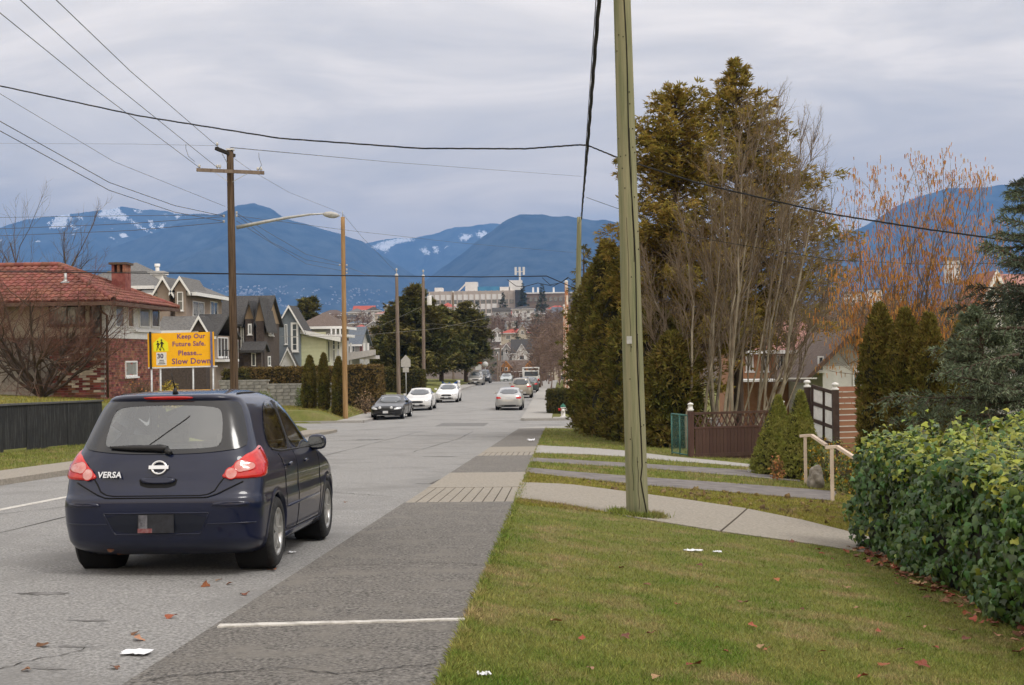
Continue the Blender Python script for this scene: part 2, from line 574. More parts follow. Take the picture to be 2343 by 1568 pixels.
MS = mountain_material('forest_snow', 620, 420)
MF = mountain_material('forest', 1050, 500)
ridge('mountain', 'snow patched mountain with ski runs at the left of the skyline',
      [(-420, 560), (-200, 540), (0, 522), (60, 496), (140, 489), (200, 482), (280, 471), (330, 474), (400, 486), (470, 492), (540, 500), (620, 530), (720, 600)], 12500, 4200, 2, 40, m=MS)
ridge('mountain', 'dark domed forest mountain behind the crossarm pole',
      [(-300, 660), (0, 625), (100, 602), (250, 560), (400, 515), (500, 489), (540, 473), (580, 470), (620, 482), (650, 505), (700, 517), (760, 536), (830, 552), (870, 580), (950, 625), (1050, 680)], 10500, 3600, 5, 30, m=MF)
ridge('mountain', 'low snow dusted mountains in the far middle of the valley',
      [(700, 620), (800, 575), (840, 557), (880, 549), (930, 540), (960, 531), (1020, 526), (1060, 523), (1100, 519), (1140, 522), (1200, 545), (1300, 600)], 14500, 4200, 9, 60, m=MS)
ridge('mountain', 'forest mountain rising behind the far pole and bare trees',
      [(860, 720), (940, 665), (1000, 620), (1080, 560), (1150, 514), (1190, 499), (1225, 494), (1260, 499), (1300, 492), (1340, 496), (1380, 503), (1430, 520), (1520, 560), (1650, 590), (1760, 590), (1900, 640)], 9500, 3200, 13, 26, m=MF)
ridge('mountain', 'broad blue mountain rising to the right edge of the skyline',
      [(1500, 660), (1650, 610), (1780, 575), (1860, 557), (1900, 546), (1950, 530), (2000, 497), (2050, 465), (2100, 446), (2200, 431), (2280, 419), (2342, 416), (2500, 390), (2800, 400)], 11000, 3800, 17, 30, m=MF)


def snow_field(hit, poly, step=1.5):
    """a clear ski run or snow bowl: a sheet of snow lying on the slope of its mountain"""
    us, vs_ = [p[0] for p in poly], [p[1] for p in poly]
    nu, nv = int((max(us) - min(us) + 8) / step) + 2, int((max(vs_) - min(vs_) + 8) / step) + 2
    pts, ok = {}, {}
    def inside(x, y):
        c, k = False, len(poly) - 1
        for i in range(len(poly)):
            (a, b), (d, e) = poly[i], poly[k]
            if (b > y) != (e > y) and x < (d - a) * (y - b) / (e - b) + a: c = not c
            k = i
        return c
    o = Vector((0, 0, EYE))
    mb = MB()
    for i in range(nu + 1):
        for k in range(nv + 1):
            u, v = min(us) - 4 + i * step, min(vs_) - 4 + k * step
            d = ray(u + random.uniform(-.7, .7), v + random.uniform(-.7, .7)).normalized()
            r = hit.ray_cast(o, d)
            if r[0]: pts[i, k] = r[1] - d * 25 + Vector((0, 0, 6))
    for i in range(nu):
        for k in range(nv):
            q = [(i, k), (i + 1, k), (i + 1, k + 1), (i, k + 1)]
            if all(t in pts for t in q) and random.random() > .06 and inside(min(us) - 4 + (i + .5) * step + random.gauss(0, 2.2), min(vs_) - 4 + (k + .5) * step + random.gauss(0, 1.8)):
                mb.add([pts[t] for t in q], [(0, 1, 2, 3)])
    if mb.v: mb.build('snow_field', mat('snow', (.92, .93, .95), (.80, .82, .86), .01, .8), hit)


MT = [o for o in bpy.data.objects if o.name.startswith('mountain')]
MT.sort(key=lambda o: o.name)
for k, poly in ((0, [(112, 525), (128, 497), (160, 490), (150, 524)]), (0, [(220, 497), (240, 480), (270, 472), (274, 484), (292, 497), (288, 507), (262, 503)]), (0, [(175, 497), (190, 499), (182, 505)]),
                (0, [(292, 500), (300, 505), (322, 520), (340, 530), (334, 532), (306, 514)]), (0, [(338, 505), (347, 506), (354, 526), (346, 526)]), (0, [(158, 512), (172, 520), (168, 524)]), (0, [(366, 516), (378, 514), (374, 524), (362, 524)]),
                (0, [(60, 502), (92, 496), (88, 501)]), (0, [(108, 512), (116, 508), (112, 520)]), (0, [(300, 482), (330, 484), (322, 488)]),
                (2, [(845, 570), (870, 556), (900, 549), (935, 545), (950, 552), (905, 560), (880, 578), (868, 572)]), (2, [(962, 572), (976, 570), (984, 584), (976, 586)]), (2, [(990, 566), (998, 565), (1004, 578), (997, 580)]), (2, [(1048, 548), (1062, 538), (1080, 540), (1068, 552)]), (2, [(1090, 536), (1110, 530), (1116, 540), (1096, 546)])):
    snow_field(MT[k], poly)


def build_haze():
    x, y0, y1, z0, z1 = 9000, -60, 16500, -140, 1560
    mb = MB().box(-x, x, y0, y1, z0, z1)
    m = bpy.data.materials.new('haze_air'); m.use_nodes = True
    N, L = m.node_tree.nodes, m.node_tree.links
    N.clear()
    o = N.new('ShaderNodeOutputMaterial')
    v = N.new('ShaderNodeVolumePrincipled')
    v.inputs['Color'].default_value = HAZE_COL
    v.inputs['Density'].default_value = HAZE_DENS
    v.inputs['Anisotropy'].default_value = 0.0
    L.new(v.outputs[0], o.inputs['Volume'])
    ob = mb.build('haze', m)
    tag(ob, 'pale blue haze filling the air to the mountains', kind='stuff')


HAZE_COL, HAZE_DENS = (.22, .47, 1.0, 1), 9.8e-5
build_haze()
# ------------------------------------------------------------------ roads, pavements, paths
asphalt = mat('asphalt_road', (.15, .147, .142), (.45, .442, .43), 42, .92, .8, 130, detail=3, lo=.3, hi=.7, c3=(.235, .23, .222), scale3=.5, spec=.2)
walk_asphalt = mat('asphalt_walk', (.05, .048, .045), (.34, .32, .295), 42, .95, 1.0, 90, detail=3, lo=.3, hi=.7, c3=(.235, .22, .198), scale3=2.2, spec=.15)
concrete = mat('concrete', (.235, .212, .178), (.36, .328, .28), 26, .92, .4, 80, detail=8, spec=.2)
concrete_pale = mat('concrete_pale', (.29, .28, .262), (.42, .405, .38), 18, .92, .4, 60, detail=8, spec=.2)
old_asphalt = mat('asphalt_strip', (.16, .148, .145), (.25, .23, .22), 3, .95, .8, 70, detail=8, spec=.15)
white_paint = mat('white_paint', (.60, .58, .54), (.30, .28, .25), 12, .8, .5, 60, lo=.42, hi=.72)
earth = mat('earth', (.035, .026, .018), (.075, .055, .036), 9, .98, .8, 40)


def sheet(name, y0, y1, xl, xr, zf, m, thick=.15, ny=None, nx=6, parent=None):
    """a slab that follows the lie of the land; xl, xr functions of y; zf(x, y)"""
    ny = ny or max(2, int((y1 - y0) / 1.5))
    ys = np.linspace(y0, y1, ny + 1)
    top, bot = [], []
    for y in ys:
        a, b = xl(y), xr(y)
        for k in range(nx + 1):
            x = a + (b - a) * k / nx
            z = zf(x, y)
            top.append((x, y, z)); bot.append((x, y, z - thick))
    mb = MB()
    n = nx + 1
    T = len(top)
    fs = []
    for j in range(ny):
        for k in range(nx):
            a = j * n + k
            fs.append((a, a + 1, a + n + 1, a + n))
    mb.add(top + bot, fs)
    ring = [k for k in range(n)] + [j * n + nx for j in range(1, ny + 1)] + [ny * n + k for k in range(nx - 1, -1, -1)] + [j * n for j in range(ny - 1, 0, -1)]
    for i, a in enumerate(ring):
        b = ring[(i + 1) % len(ring)]
        mb.f.append((b, a, a + T, b + T)); mb.m.append(0); mb.sm.append(False)
    o = mb.build(name, m, parent, fix=False)
    return o


def road_z(x, y):
    c = (x + 6.6) / 4.3
    return S(y) - (.12 if y > 28 else lerpf(y, [0, 14, 28], [.06, .08, .12])) + .05 * (1 - c * c)


def cl(y): return lerpf(y, [XS0, XS1], [CURB_L, CURB_LF])
def cr_(y): return lerpf(y, [XS0, XS1, 170, 340], [CURB_R, CURB_RF, CURB_RF - .6, CURB_RF - .9])


o = sheet('road', -12, 345, cl, cr_, road_z, asphalt, .2, 260, 10)
tag(o, 'worn light grey asphalt street running downhill between the kerbs', kind='structure')
o = sheet('cross_street', XS0, XS1, lambda y: cr_(y), lambda y: 100, lambda x, y: S(y) - .121 - .02 * max(0, x - 2), asphalt, .2, 8, 20)
tag(o, 'grey side street leaving the crossing on the pole side', kind='structure')
o = sheet('cross_street', XS0, XS1, lambda y: -100, lambda y: cl(y), lambda x, y: S(y) - .121, asphalt, .2, 8, 20)
tag(o, 'grey side street leaving the crossing beside the cedars', kind='structure')

side = empty('sidewalk', (0, 0, 0))
tag(side, 'patched asphalt and concrete sidewalk beside the parked hatchback', kind='structure')
w_l = lambda y: CURB_R + .004
w_r = lambda y: edge(y)
zs = lambda x, y: S(y)
segs = [(-8, 19.55, walk_asphalt), (22.75, 27.2, concrete), (27.22, 34.9, walk_asphalt), (37.0, 41.0, concrete), (41.02, 64.2, walk_asphalt)]
for a, b, m in segs:
    sheet('paving_slab', a, b, w_l, w_r, zs, m, .25, parent=side)
for y0, y1 in ((19.58, 22.72), (34.92, 36.98)):
    for k in range(10):
        f0, f1 = k / 10 + .006, (k + 1) / 10 - .006
        sheet('ribbed_slab', y0, y1, lambda y, f=f0: w_l(y) + (w_r(y) - w_l(y)) * f, lambda y, f=f1: w_l(y) + (w_r(y) - w_l(y)) * f,
              lambda x, y: S(y) - .004, concrete, .22, 3, 1, parent=side)
    sheet('joint_bed', y0, y1, w_l, w_r, lambda x, y: S(y) - .05, earth, .1, 3, 1, parent=side)
ws = MB(); vs_ = []
for k in range(25):
    t = k / 24; x = CURB_R + .05 + (edge(9) - .02 - CURB_R - .05) * t; y = 8.94 + .22 * t + random.uniform(-.006, .006)
    wd_ = .075 - .03 * t + random.uniform(-.012, .012)
    for dy, dz in ((0, -.02), (0, .010), (wd_, .012), (wd_, -.02)): vs_.append((x, y + dy, S(y) + dz))
ws.add(vs_, [(4 * i_ + a_, 4 * i_ + a_ + 1, 4 * i_ + a_ + 5, 4 * i_ + a_ + 4) for i_ in range(24) for a_ in range(3)])
ws.build('white_strip', white_paint, side)
# rounded corner slab at the crossing
mb = MB()
arc = [(CURB_R + 1.6 - 1.6 * math.cos(a), 64.22 + 1.6 * math.sin(a)) for a in np.linspace(0, math.pi / 2, 7)]
poly = [(x, min(y, 65.95)) for x, y in arc] + [(3.2, 65.95), (3.2, 65.0), (edge(64), 64.22)]
mb.prism(poly, -2.2, S(65) + .005, 'z')
mb.build('corner_slab', concrete_pale, side)

o = sheet('sidewalk', -8, XS0 - .6, lambda y: -12.2, lambda y: CURB_L, lambda x, y: S(y) + .0, concrete, .3)
tag(o, 'narrow concrete sidewalk in front of the black retaining wall', kind='structure')
o = sheet('sidewalk', XS1 + .4, 230, lambda y: cr_(y) + .004, lambda y: cr_(y) + 1.7, lambda x, y: S(y) + .01, concrete_pale, .3)
tag(o, 'pale sidewalk beyond the crossing beside the hydrant', kind='structure')
o = sheet('sidewalk', XS1 + .4, 230, lambda y: CURB_LF - 1.5, lambda y: CURB_LF - .004, lambda x, y: S(y) + .01, concrete_pale, .3)
tag(o, 'sidewalk along the parked cars beyond the crossing', kind='structure')
o = sheet('sidewalk', XS1 - .02, XS1 + .38, lambda y: CURB_RF + .2, lambda y: 60, lambda x, y: S(y) + .004 - .02 * max(0, x), concrete_pale, .3, 1, 20)
tag(o, 'kerb along the far side of the side street', kind='structure')
o = sheet('sidewalk', XS1 + .42, XS1 + 2.0, lambda y: CURB_RF + 1.75, lambda y: 60, lambda x, y: S(y) + .008 - .02 * max(0, x), concrete_pale, .3, 1, 20)
tag(o, 'pale corner pavement around the fire hydrant', kind='structure')
o = sheet('sidewalk', XS1 + .0, XS1 + 1.6, lambda y: -60, lambda y: CURB_LF - .1, lambda x, y: S(y) + .006, concrete_pale, .3, 1, 20)
tag(o, 'curving corner pavement below the three columnar cedars', kind='structure')


def strip(name, label, up, lo, m, lift=.014, thick=.12, parent=None, n=14, kind='structure'):
    """a path given by its upper and lower picture edges, laid on the open ground"""
    def rs(ps, k):
        d = [0]
        for a, b in zip(ps, ps[1:]): d.append(d[-1] + math.dist(a, b))
        t = np.linspace(0, d[-1], k)
        return list(zip(np.interp(t, d, [p[0] for p in ps]), np.interp(t, d, [p[1] for p in ps])))
    A = [G(*p) for p in rs(up, n)]; B = [G(*p) for p in rs(lo, n)]
    mb = MB(); top = []; 
    for a, b in zip(A, B):
        for k in range(4):
            p = a.lerp(b, k / 3); top.append((p.x, p.y, h(p.x, p.y) + lift))
    T = len(top)
    fs = [(i * 4 + k, i * 4 + k + 1, (i + 1) * 4 + k + 1, (i + 1) * 4 + k) for i in range(n - 1) for k in range(3)]
    mb.add(top + [(x, y, z - thick) for x, y, z in top], fs)
    ring = [0, 1, 2, 3] + [i * 4 + 3 for i in range(1, n)] + [(n - 1) * 4 + k for k in (2, 1, 0)] + [i * 4 for i in range(n - 2, 0, -1)]
    for i, a in enumerate(ring):
        b = ring[(i + 1) % len(ring)]
        mb.f.append((a, b, b + T, a + T)); mb.m.append(0); mb.sm.append(False)
    o = mb.build(name, m, parent)
    if label: tag(o, label, kind=kind)
    return o


p1 = empty('path', (0, 0, 0)); tag(p1, 'wide pale concrete path crossing the lawn behind the big pole', kind='structure')
U1 = [(1193, 1105), (1300, 1109), (1440, 1127), (1560, 1143), (1707, 1165)]; L1 = [(1180, 1140), (1310, 1158), (1434, 1183), (1540, 1200), (1646, 1217)]
U2 = [(1711, 1166), (1830, 1190), (1950, 1220), (2100, 1260)]; L2 = [(1651, 1218), (1800, 1238), (1935, 1258), (2100, 1285)]
strip('paving_slab', None, U1, L1, concrete, parent=p1); strip('paving_slab', None, U2, L2, concrete, parent=p1)
strip('joint', None, U1 + U2, L1 + L2, earth, lift=.004, thick=.05, parent=p1, n=24)
strip('driveway_strip', 'nearer asphalt tyre strip of the driveway across the lawn', [(1208, 1071), (1340, 1083), (1484, 1094), (1700, 1108), (1917, 1126)],
      [(1202, 1082), (1340, 1098), (1478, 1112), (1690, 1129), (1903, 1147)], old_asphalt)
strip('driveway_strip', 'farther asphalt tyre strip of the driveway across the lawn', [(1214, 1048), (1340, 1055), (1482, 1063), (1700, 1076), (1840, 1088)],
      [(1214, 1057), (1340, 1065), (1482, 1073), (1690, 1090), (1829, 1103)], old_asphalt)
strip('path', 'pale concrete path leading past the shrubs to the gate', [(1230, 1020), (1340, 1025), (1429, 1032), (1540, 1046), (1640, 1055), (1738, 1066)],
      [(1224, 1037), (1340, 1040), (1429, 1046), (1540, 1056), (1640, 1063), (1738, 1072)], concrete_pale)
# painted line and patch on the road
o = sheet('road_marking', 17.5, 24.0, lambda y: -8.05, lambda y: -7.9, lambda x, y: road_z(x, y) + .005, white_paint, .004, 6, 1)
tag(o, 'worn white painted line on the street beside the hatchback', kind='structure')
patch_m = mat('asphalt_patch', (.15, .148, .145), (.20, .195, .19), 3, .95, .6, 80)
o = sheet('road_patch', 69.5, 73.5, lambda y: -6.6, lambda y: -4.2, lambda x, y: road_z(x, y) + .005, patch_m, .004, 4, 4)
tag(o, 'dark asphalt repair patch in the middle of the crossing', kind='structure')

# cracks, tar seams and stains
crack_tar = mat('crack_tar', (.03, .028, .026), (.06, .057, .054), 20, 1)
def ground_z(x, y): return road_z(x, y) if x < CURB_R else S(y)


def crack(pts, w, name='crack', n=40, m=crack_tar, par=None, wob=.05, lift=.0045):
    d = [0]
    for a, b in zip(pts, pts[1:]): d.append(d[-1] + math.dist(a, b))
    t = np.linspace(0, d[-1], n)
    X, Y = np.interp(t, d, [p[0] for p in pts]), np.interp(t, d, [p[1] for p in pts])
    mb = MB(); vs = []
    for i in range(n):
        j = min(i + 1, n - 1); k = max(i - 1, 0)
        dx, dy = X[j] - X[k], Y[j] - Y[k]; L = math.hypot(dx, dy) or 1
        ww = w * random.uniform(.35, 1.3); o_ = random.gauss(0, wob * .4)
        cx, cy = X[i] - dy / L * o_, Y[i] + dx / L * o_
        for s_ in (-1, 1):
            x, y = cx - dy / L * ww * s_, cy + dx / L * ww * s_
            vs.append((x, y, ground_z(x, y) + lift))
    mb.add(vs, [(2 * i, 2 * i + 1, 2 * i + 3, 2 * i + 2) for i in range(n - 1)])
    return mb.build(name, m, par)


ROAD = bpy.data.objects['road']
for pts, w in (([(-6.55, 4), (-6.5, 30), (-6.7, 64)], .012), ([(-2.75, 22), (-4.5, 23.5), (-6.4, 23.2)], .012), ([(-9, 31), (-6, 30.2), (-3, 31.4)], .014), ([(-10, 44), (-6.5, 45), (-2.6, 44.4)], .016),
               ([(-9.5, 58), (-5, 57), (-2.5, 58.5)], .02), ([(-4.4, 40), (-4.1, 52), (-4.3, 63)], .014), ([(-4.2, 6.8), (-3.4, 7.5), (-2.9, 8.6)], .006), ([(-10.5, 66.4), (-2.4, 66.3)], .03), ([(-11, 76.6), (-2.7, 76.7)], .03), ([(-8.6, 16), (-7.2, 20), (-7.6, 27)], .01), ([(-5.2, 18), (-4.6, 22), (-4.9, 29)], .008)):
    crack(pts, w, par=ROAD)
for pts, w in (([(-2.25, 12.1), (-1.4, 12.4), (-.72, 12.2)], .007), ([(-2.2, 15.8), (-1.5, 15.6), (-.76, 15.9)], .006), ([(-2.2, 7.3), (-1.6, 7.6), (-1.2, 7.4), (-.7, 7.7)], .006), ([(-2.2, 30.5), (-.9, 30.7)], .012), ([(-2.2, 48), (-1, 48.2)], .015)):
    crack(pts, w, par=side)
stain = mat('stain_dark', (.11, .105, .10), (.22, .215, .21), 7, .9, .4, 60)
def blot(cx, cy, rx, ry, m=stain, par=None, lift=.003, k=44):
    vs = []
    for i in range(k):
        a = 2 * math.pi * i / k; r_ = random.uniform(.35, 1.2)
        x, y = cx + rx * r_ * math.cos(a), cy + ry * r_ * math.sin(a)
        vs.append((x, y, ground_z(x, y) + lift))
    vs.append((cx, cy, ground_z(cx, cy) + lift))
    return MB().add(vs, [(i, (i + 1) % k, k) for i in range(k)]).build('stain', m, par)


for cx, cy, rx, ry in ((-3.05, 8.6, .10, .05), (-2.95, 7.9, .13, .04), (-3.3, 9.6, .16, .05), (-4.1, 10.9, .2, .10), (-2.55, 25.5, .3, .12), (-3.4, 37, .5, .3), (-7.4, 52, .6, .8), (-3.0, 13.9, .12, .2)):
    blot(cx, cy, rx, ry, par=ROAD)
# ------------------------------------------------------------------ vehicles
def paint(name, c, metal=.25, rough=.3, c2=None):
    return mat(name, c, c2 or tuple(x * .86 for x in c), 1.8, rough, 0, metal=metal, coat=.7, spec=.5)


tyre_m = mat('tyre_rubber', (.012, .012, .013), (.03, .03, .03), 20, .85, .3, 60)
alloy_m = mat('alloy', (.55, .55, .54), (.38, .38, .37), 9, .35, metal=.7)
black_trim = mat('black_trim', (.012, .012, .013), (.022, .022, .024), 12, .5, spec=.4)
frit_m = mat('glass_border', (.008, .009, .012), None, rough=.12, spec=.6, coat=.4)
red_lens = mat('red_lens', (.62, .012, .008), (.42, .006, .006), 10, .12, spec=.6, coat=.6)
clear_lens = mat('clear_lens', (.55, .16, .14), (.62, .34, .32), 12, .1, spec=.7, coat=.6)
head_lens = mat('headlamp_lens', (.62, .64, .66), (.85, .86, .88), 12, .08, spec=.8, coat=.8, metal=.3)
amber_lens = mat('amber_lens', (.75, .25, .03), None, rough=.15, coat=.5)
chrome = mat('chrome', (.72, .73, .75), None, rough=.12, metal=1.0)
plate_m = mat('plate', (.68, .69, .70), (.5, .51, .53), 30, .5)
plate_dark = mat('plate_dark', (.006, .007, .010), (.02, .022, .03), 14, .6)
plate_red = mat('plate_red', (.16, .03, .035), (.22, .12, .12), 26, .6)
seat_m = mat('seat_cloth', (.22, .22, .22), (.32, .32, .32), 20, .95, .2)
car_glass = glass_mat('car_glass', (.62, .67, .68))
dark_glass = glass_mat('dark_car_glass', (.22, .25, .27))
seam_m = mat('seam', (.004, .004, .005), None, rough=.9)
exhaust_m = mat('rusty_exhaust', (.20, .075, .03), (.07, .04, .03), 14, .7, .4)


def chaikin(ps, n=2):
    for _ in range(n):
        q = []
        for i in range(len(ps)):
            a, b = ps[i], ps[(i + 1) % len(ps)]
            q.append((a[0] * .78 + b[0] * .22, a[1] * .78 + b[1] * .22)); q.append((a[0] * .22 + b[0] * .78, a[1] * .22 + b[1] * .78))
        ps = q
    return ps


def resample(ps, n):
    ps = list(ps) + [ps[0]]
    d = [0]
    for a, b in zip(ps, ps[1:]): d.append(d[-1] + math.dist(a, b))
    t = np.linspace(0, d[-1], n, endpoint=False)
    return list(zip(np.interp(t, d, [p[0] for p in ps]), np.interp(t, d, [p[1] for p in ps])))


def inpoly(x, y, ps):
    c = False
    j = len(ps) - 1
    for i in range(len(ps)):
        xi, yi = ps[i]; xj, yj = ps[j]
        if (yi > y) != (yj > y) and x < (xj - xi) * (y - yi) / (yj - yi) + xi: c = not c
        j = i
    return c


class Shape:
    """a car body as a stack of level outlines: rear r(z), front f(z), half width w(z)"""

    def __init__(s, L, r, f, w, D=.42, DF=.55, tap=.05, n1=2.4, n2=3.0):
        s.L, s.D, s.DF, s.tap, s.n1, s.n2 = L, D, DF, tap, n1, n2
        s.rz, s.fz, s.wz = [list(zip(*q)) for q in (r, f, w)]
        s.z0, s.z1 = w[0][0], w[-1][0]

    def r(s, z): return lerpf(z, *s.rz)
    def f(s, z): return lerpf(z, *s.fz)
    def w(s, z): return lerpf(z, *s.wz)

    def dd(s, z):
        span = s.f(z) - s.r(z)
        return min(s.D, span * .42), min(s.DF, span * .42)

    def half(s, y, z):
        r, f = s.r(z), s.f(z)
        D, DF = s.dd(z)
        t = abs(y - s.L / 2) / (s.L / 2)
        b = s.w(z) * (1 - s.tap * t ** 3)
        if y < r + D:
            q = min(1, max(0, (r + D - y) / D)); b *= (1 - q ** s.n1) ** (1 / s.n2)
        elif y > f - DF:
            q = min(1, max(0, (y - f + DF) / DF)); b *= (1 - q ** s.n1) ** (1 / s.n2)
        return b

    def rear(s, x, z):
        D, _ = s.dd(z); r = s.r(z)
        b = s.w(z) * (1 - s.tap * (abs(r + D - s.L / 2) / (s.L / 2)) ** 3)
        k = min(1, abs(x) / b)
        return r + D * (1 - (1 - k ** s.n2) ** (1 / s.n1))

    def front(s, x, z):
        _, DF = s.dd(z); f = s.f(z)
        b = s.w(z) * (1 - s.tap * (abs(f - DF - s.L / 2) / (s.L / 2)) ** 3)
        k = min(1, abs(x) / b)
        return f - DF * (1 - (1 - k ** s.n2) ** (1 / s.n1))

    def proj(s, face, off):
        if face == 'R': return lambda a, z: (a, s.rear(a, z) - off, z + off * .4)
        if face == 'F': return lambda a, z: (a, s.front(a, z) + off, z + off * .4)
        if face == 'S': return lambda a, z: (s.half(a, z) + off, a, z + off * .15)
        return lambda a, z: (-s.half(a, z) - off, a, z + off * .15)

    def shell(s, holes, arches, zs, nr=26, ns=84):
        """holes: (face, polygon); arches: (y, z, r)"""
        mb = MB()
        vs = []
        n = None
        for z in zs:
            D, DF = s.dd(z); r, f = s.r(z), s.f(z)
            half = []
            for k in range(nr):
                t = k / (nr - 1)
                sx = math.sin(t * math.pi / 2 * .985) ** .9
                q = (1 - sx ** s.n2) ** (1 / s.n1)
                y = r + D * (1 - q)
                half.append((s.half(y, z) if k else 0.0, y))
            for y in np.linspace(r + D, f - DF, ns)[1:-1]: half.append((s.half(y, z), y))
            for k in range(nr - 1, -1, -1):
                t = k / (nr - 1)
                sx = math.sin(t * math.pi / 2 * .985) ** .9
                q = (1 - sx ** s.n2) ** (1 / s.n1)
                y = f - DF * (1 - q)
                half.append((s.half(y, z) if k else 0.0, y))
            full = half + [(-x, y) for x, y in half[-2:0:-1]]
            n = len(full)
            vs += [(x, y, z) for x, y in full]
        fs = []
        for i in range(len(zs) - 1):
            for k in range(n):
                k2 = (k + 1) % n
                q = (i * n + k, i * n + k2, (i + 1) * n + k2, (i + 1) * n + k)
                cx, cy, cz = [sum(vs[j][t] for j in q) / 4 for t in range(3)]
                dead = False
                for (ay, az, ar) in arches:
                    if (cy - ay) ** 2 + (cz - az) ** 2 < ar * ar and abs(cx) > s.w(cz) * .55: dead = True
                for face, poly in holes:
                    if face == 'R' and cy < s.L * .42 and inpoly(cx, cz, poly): dead = True
                    if face == 'F' and cy > s.L * .42 and inpoly(cx, cz, poly): dead = True
                    if face == 'S' and abs(cx) > s.half(cy, cz) * .9 and inpoly(cy, cz, poly): dead = True
                if not dead: fs.append(q)
        mb.add(vs, fs, 0, True)
        t0 = (len(zs) - 1) * n
        mb.f.append(tuple(range(t0, t0 + n))); mb.m.append(0); mb.sm.append(True)
        mb.f.append(tuple(range(n))[::-1]); mb.m.append(0); mb.sm.append(False)
        return mb


def patch(sh, face, poly, off=.006, s0=1.0, s1=0.0, rings=6, n=48, smooth=2, skirt=.02, centre=None):
    ps = resample(chaikin(poly, smooth) if smooth else poly, n)
    cx = centre[0] if centre else sum(p[0] for p in ps) / n
    cz = centre[1] if centre else sum(p[1] for p in ps) / n
    mb = MB()
    vs, fs = [], []
    levels = ([(s0, off - skirt)] if skirt else []) + [(s0 + (s1 - s0) * k / rings, off) for k in range(rings + 1)]
    if s1 == 0: levels = levels[:-1]
    for sc_, of in levels:
        pr = sh.proj(face, of)
        for x, z in ps: vs.append(pr(cx + (x - cx) * sc_, cz + (z - cz) * sc_))
    for i in range(len(levels) - 1):
        for k in range(n):
            k2 = (k + 1) % n
            fs.append((i * n + k, i * n + k2, (i + 1) * n + k2, (i + 1) * n + k))
    if s1 == 0:
        vs.append(sh.proj(face, off)(cx, cz))
        b = (len(levels) - 1) * n
        for k in range(n): fs.append((b + k, b + (k + 1) % n, len(vs) - 1))
    mb.add(vs, fs, 0, True)
    return mb


def seam(sh, face, line, rad=.004, off=.001, n=30):
    d = [0]
    for a, b in zip(line, line[1:]): d.append(d[-1] + math.dist(a, b))
    t = np.linspace(0, d[-1], n)
    pr = sh.proj(face, off)
    pts = [pr(x, z) for x, z in zip(np.interp(t, d, [p[0] for p in line]), np.interp(t, d, [p[1] for p in line]))]
    return MB().tube(pts, rad, 5)


WHEELS = {}


def wheel_meshes(r, w=.19, spokes=7):
    key = (r, w, spokes)
    if key in WHEELS: return WHEELS[key]
    t = MB().lathe([(r * .66, w * .42), (r * .70, w * .5), (r * .86, w * .53), (r * .955, w * .46), (r, w * .34), (r, -w * .34), (r * .955, -w * .46), (r * .86, -w * .53), (r * .66, -w * .5)], 36, 'x')
    for k in (-.18, 0, .18):
        t.lathe([(r * 1.003, w * k + .004), (r * 1.003, w * k - .004)], 36, 'x')
    m = MB()
    m.lathe([(r * .69, w * .47), (r * .66, w * .50), (r * .60, w * .42), (r * .57, w * .1), (r * .57, -w * .45)], 36, 'x')
    m.lathe([(.001, w * .40), (r * .13, w * .40), (r * .17, w * .34), (r * .2, w * .1)], 16, 'x')
    for k in range(spokes):
        a = 2 * math.pi * k / spokes
        c, d = math.cos(a), math.sin(a)
        m.bar((w * .33, c * r * .12, d * r * .12), (w * .36, c * r * .62, d * r * .62), r * .15, w * .16, up=(1, 0, 0))
    b = MB().lathe([(.001, w * .02), (r * .5, w * .02), (r * .5, -w * .1)], 20, 'x')
    WHEELS[key] = (t.mesh('wheel'), m.mesh('rim'), b.mesh('brake_disc'))
    return WHEELS[key]


def add_wheels(root, track, ys, r, w=.19, spokes=7, z=None):
    t, m, b = wheel_meshes(r, w, spokes)
    for y in ys:
        for sx in (1, -1):
            o = link('wheel', t, tyre_m, root, (sx * track, y, z or r), (0, 0, 0 if sx > 0 else math.pi))
            link('rim', m, alloy_m, o)
            link('brake_disc', b, black_trim, o)


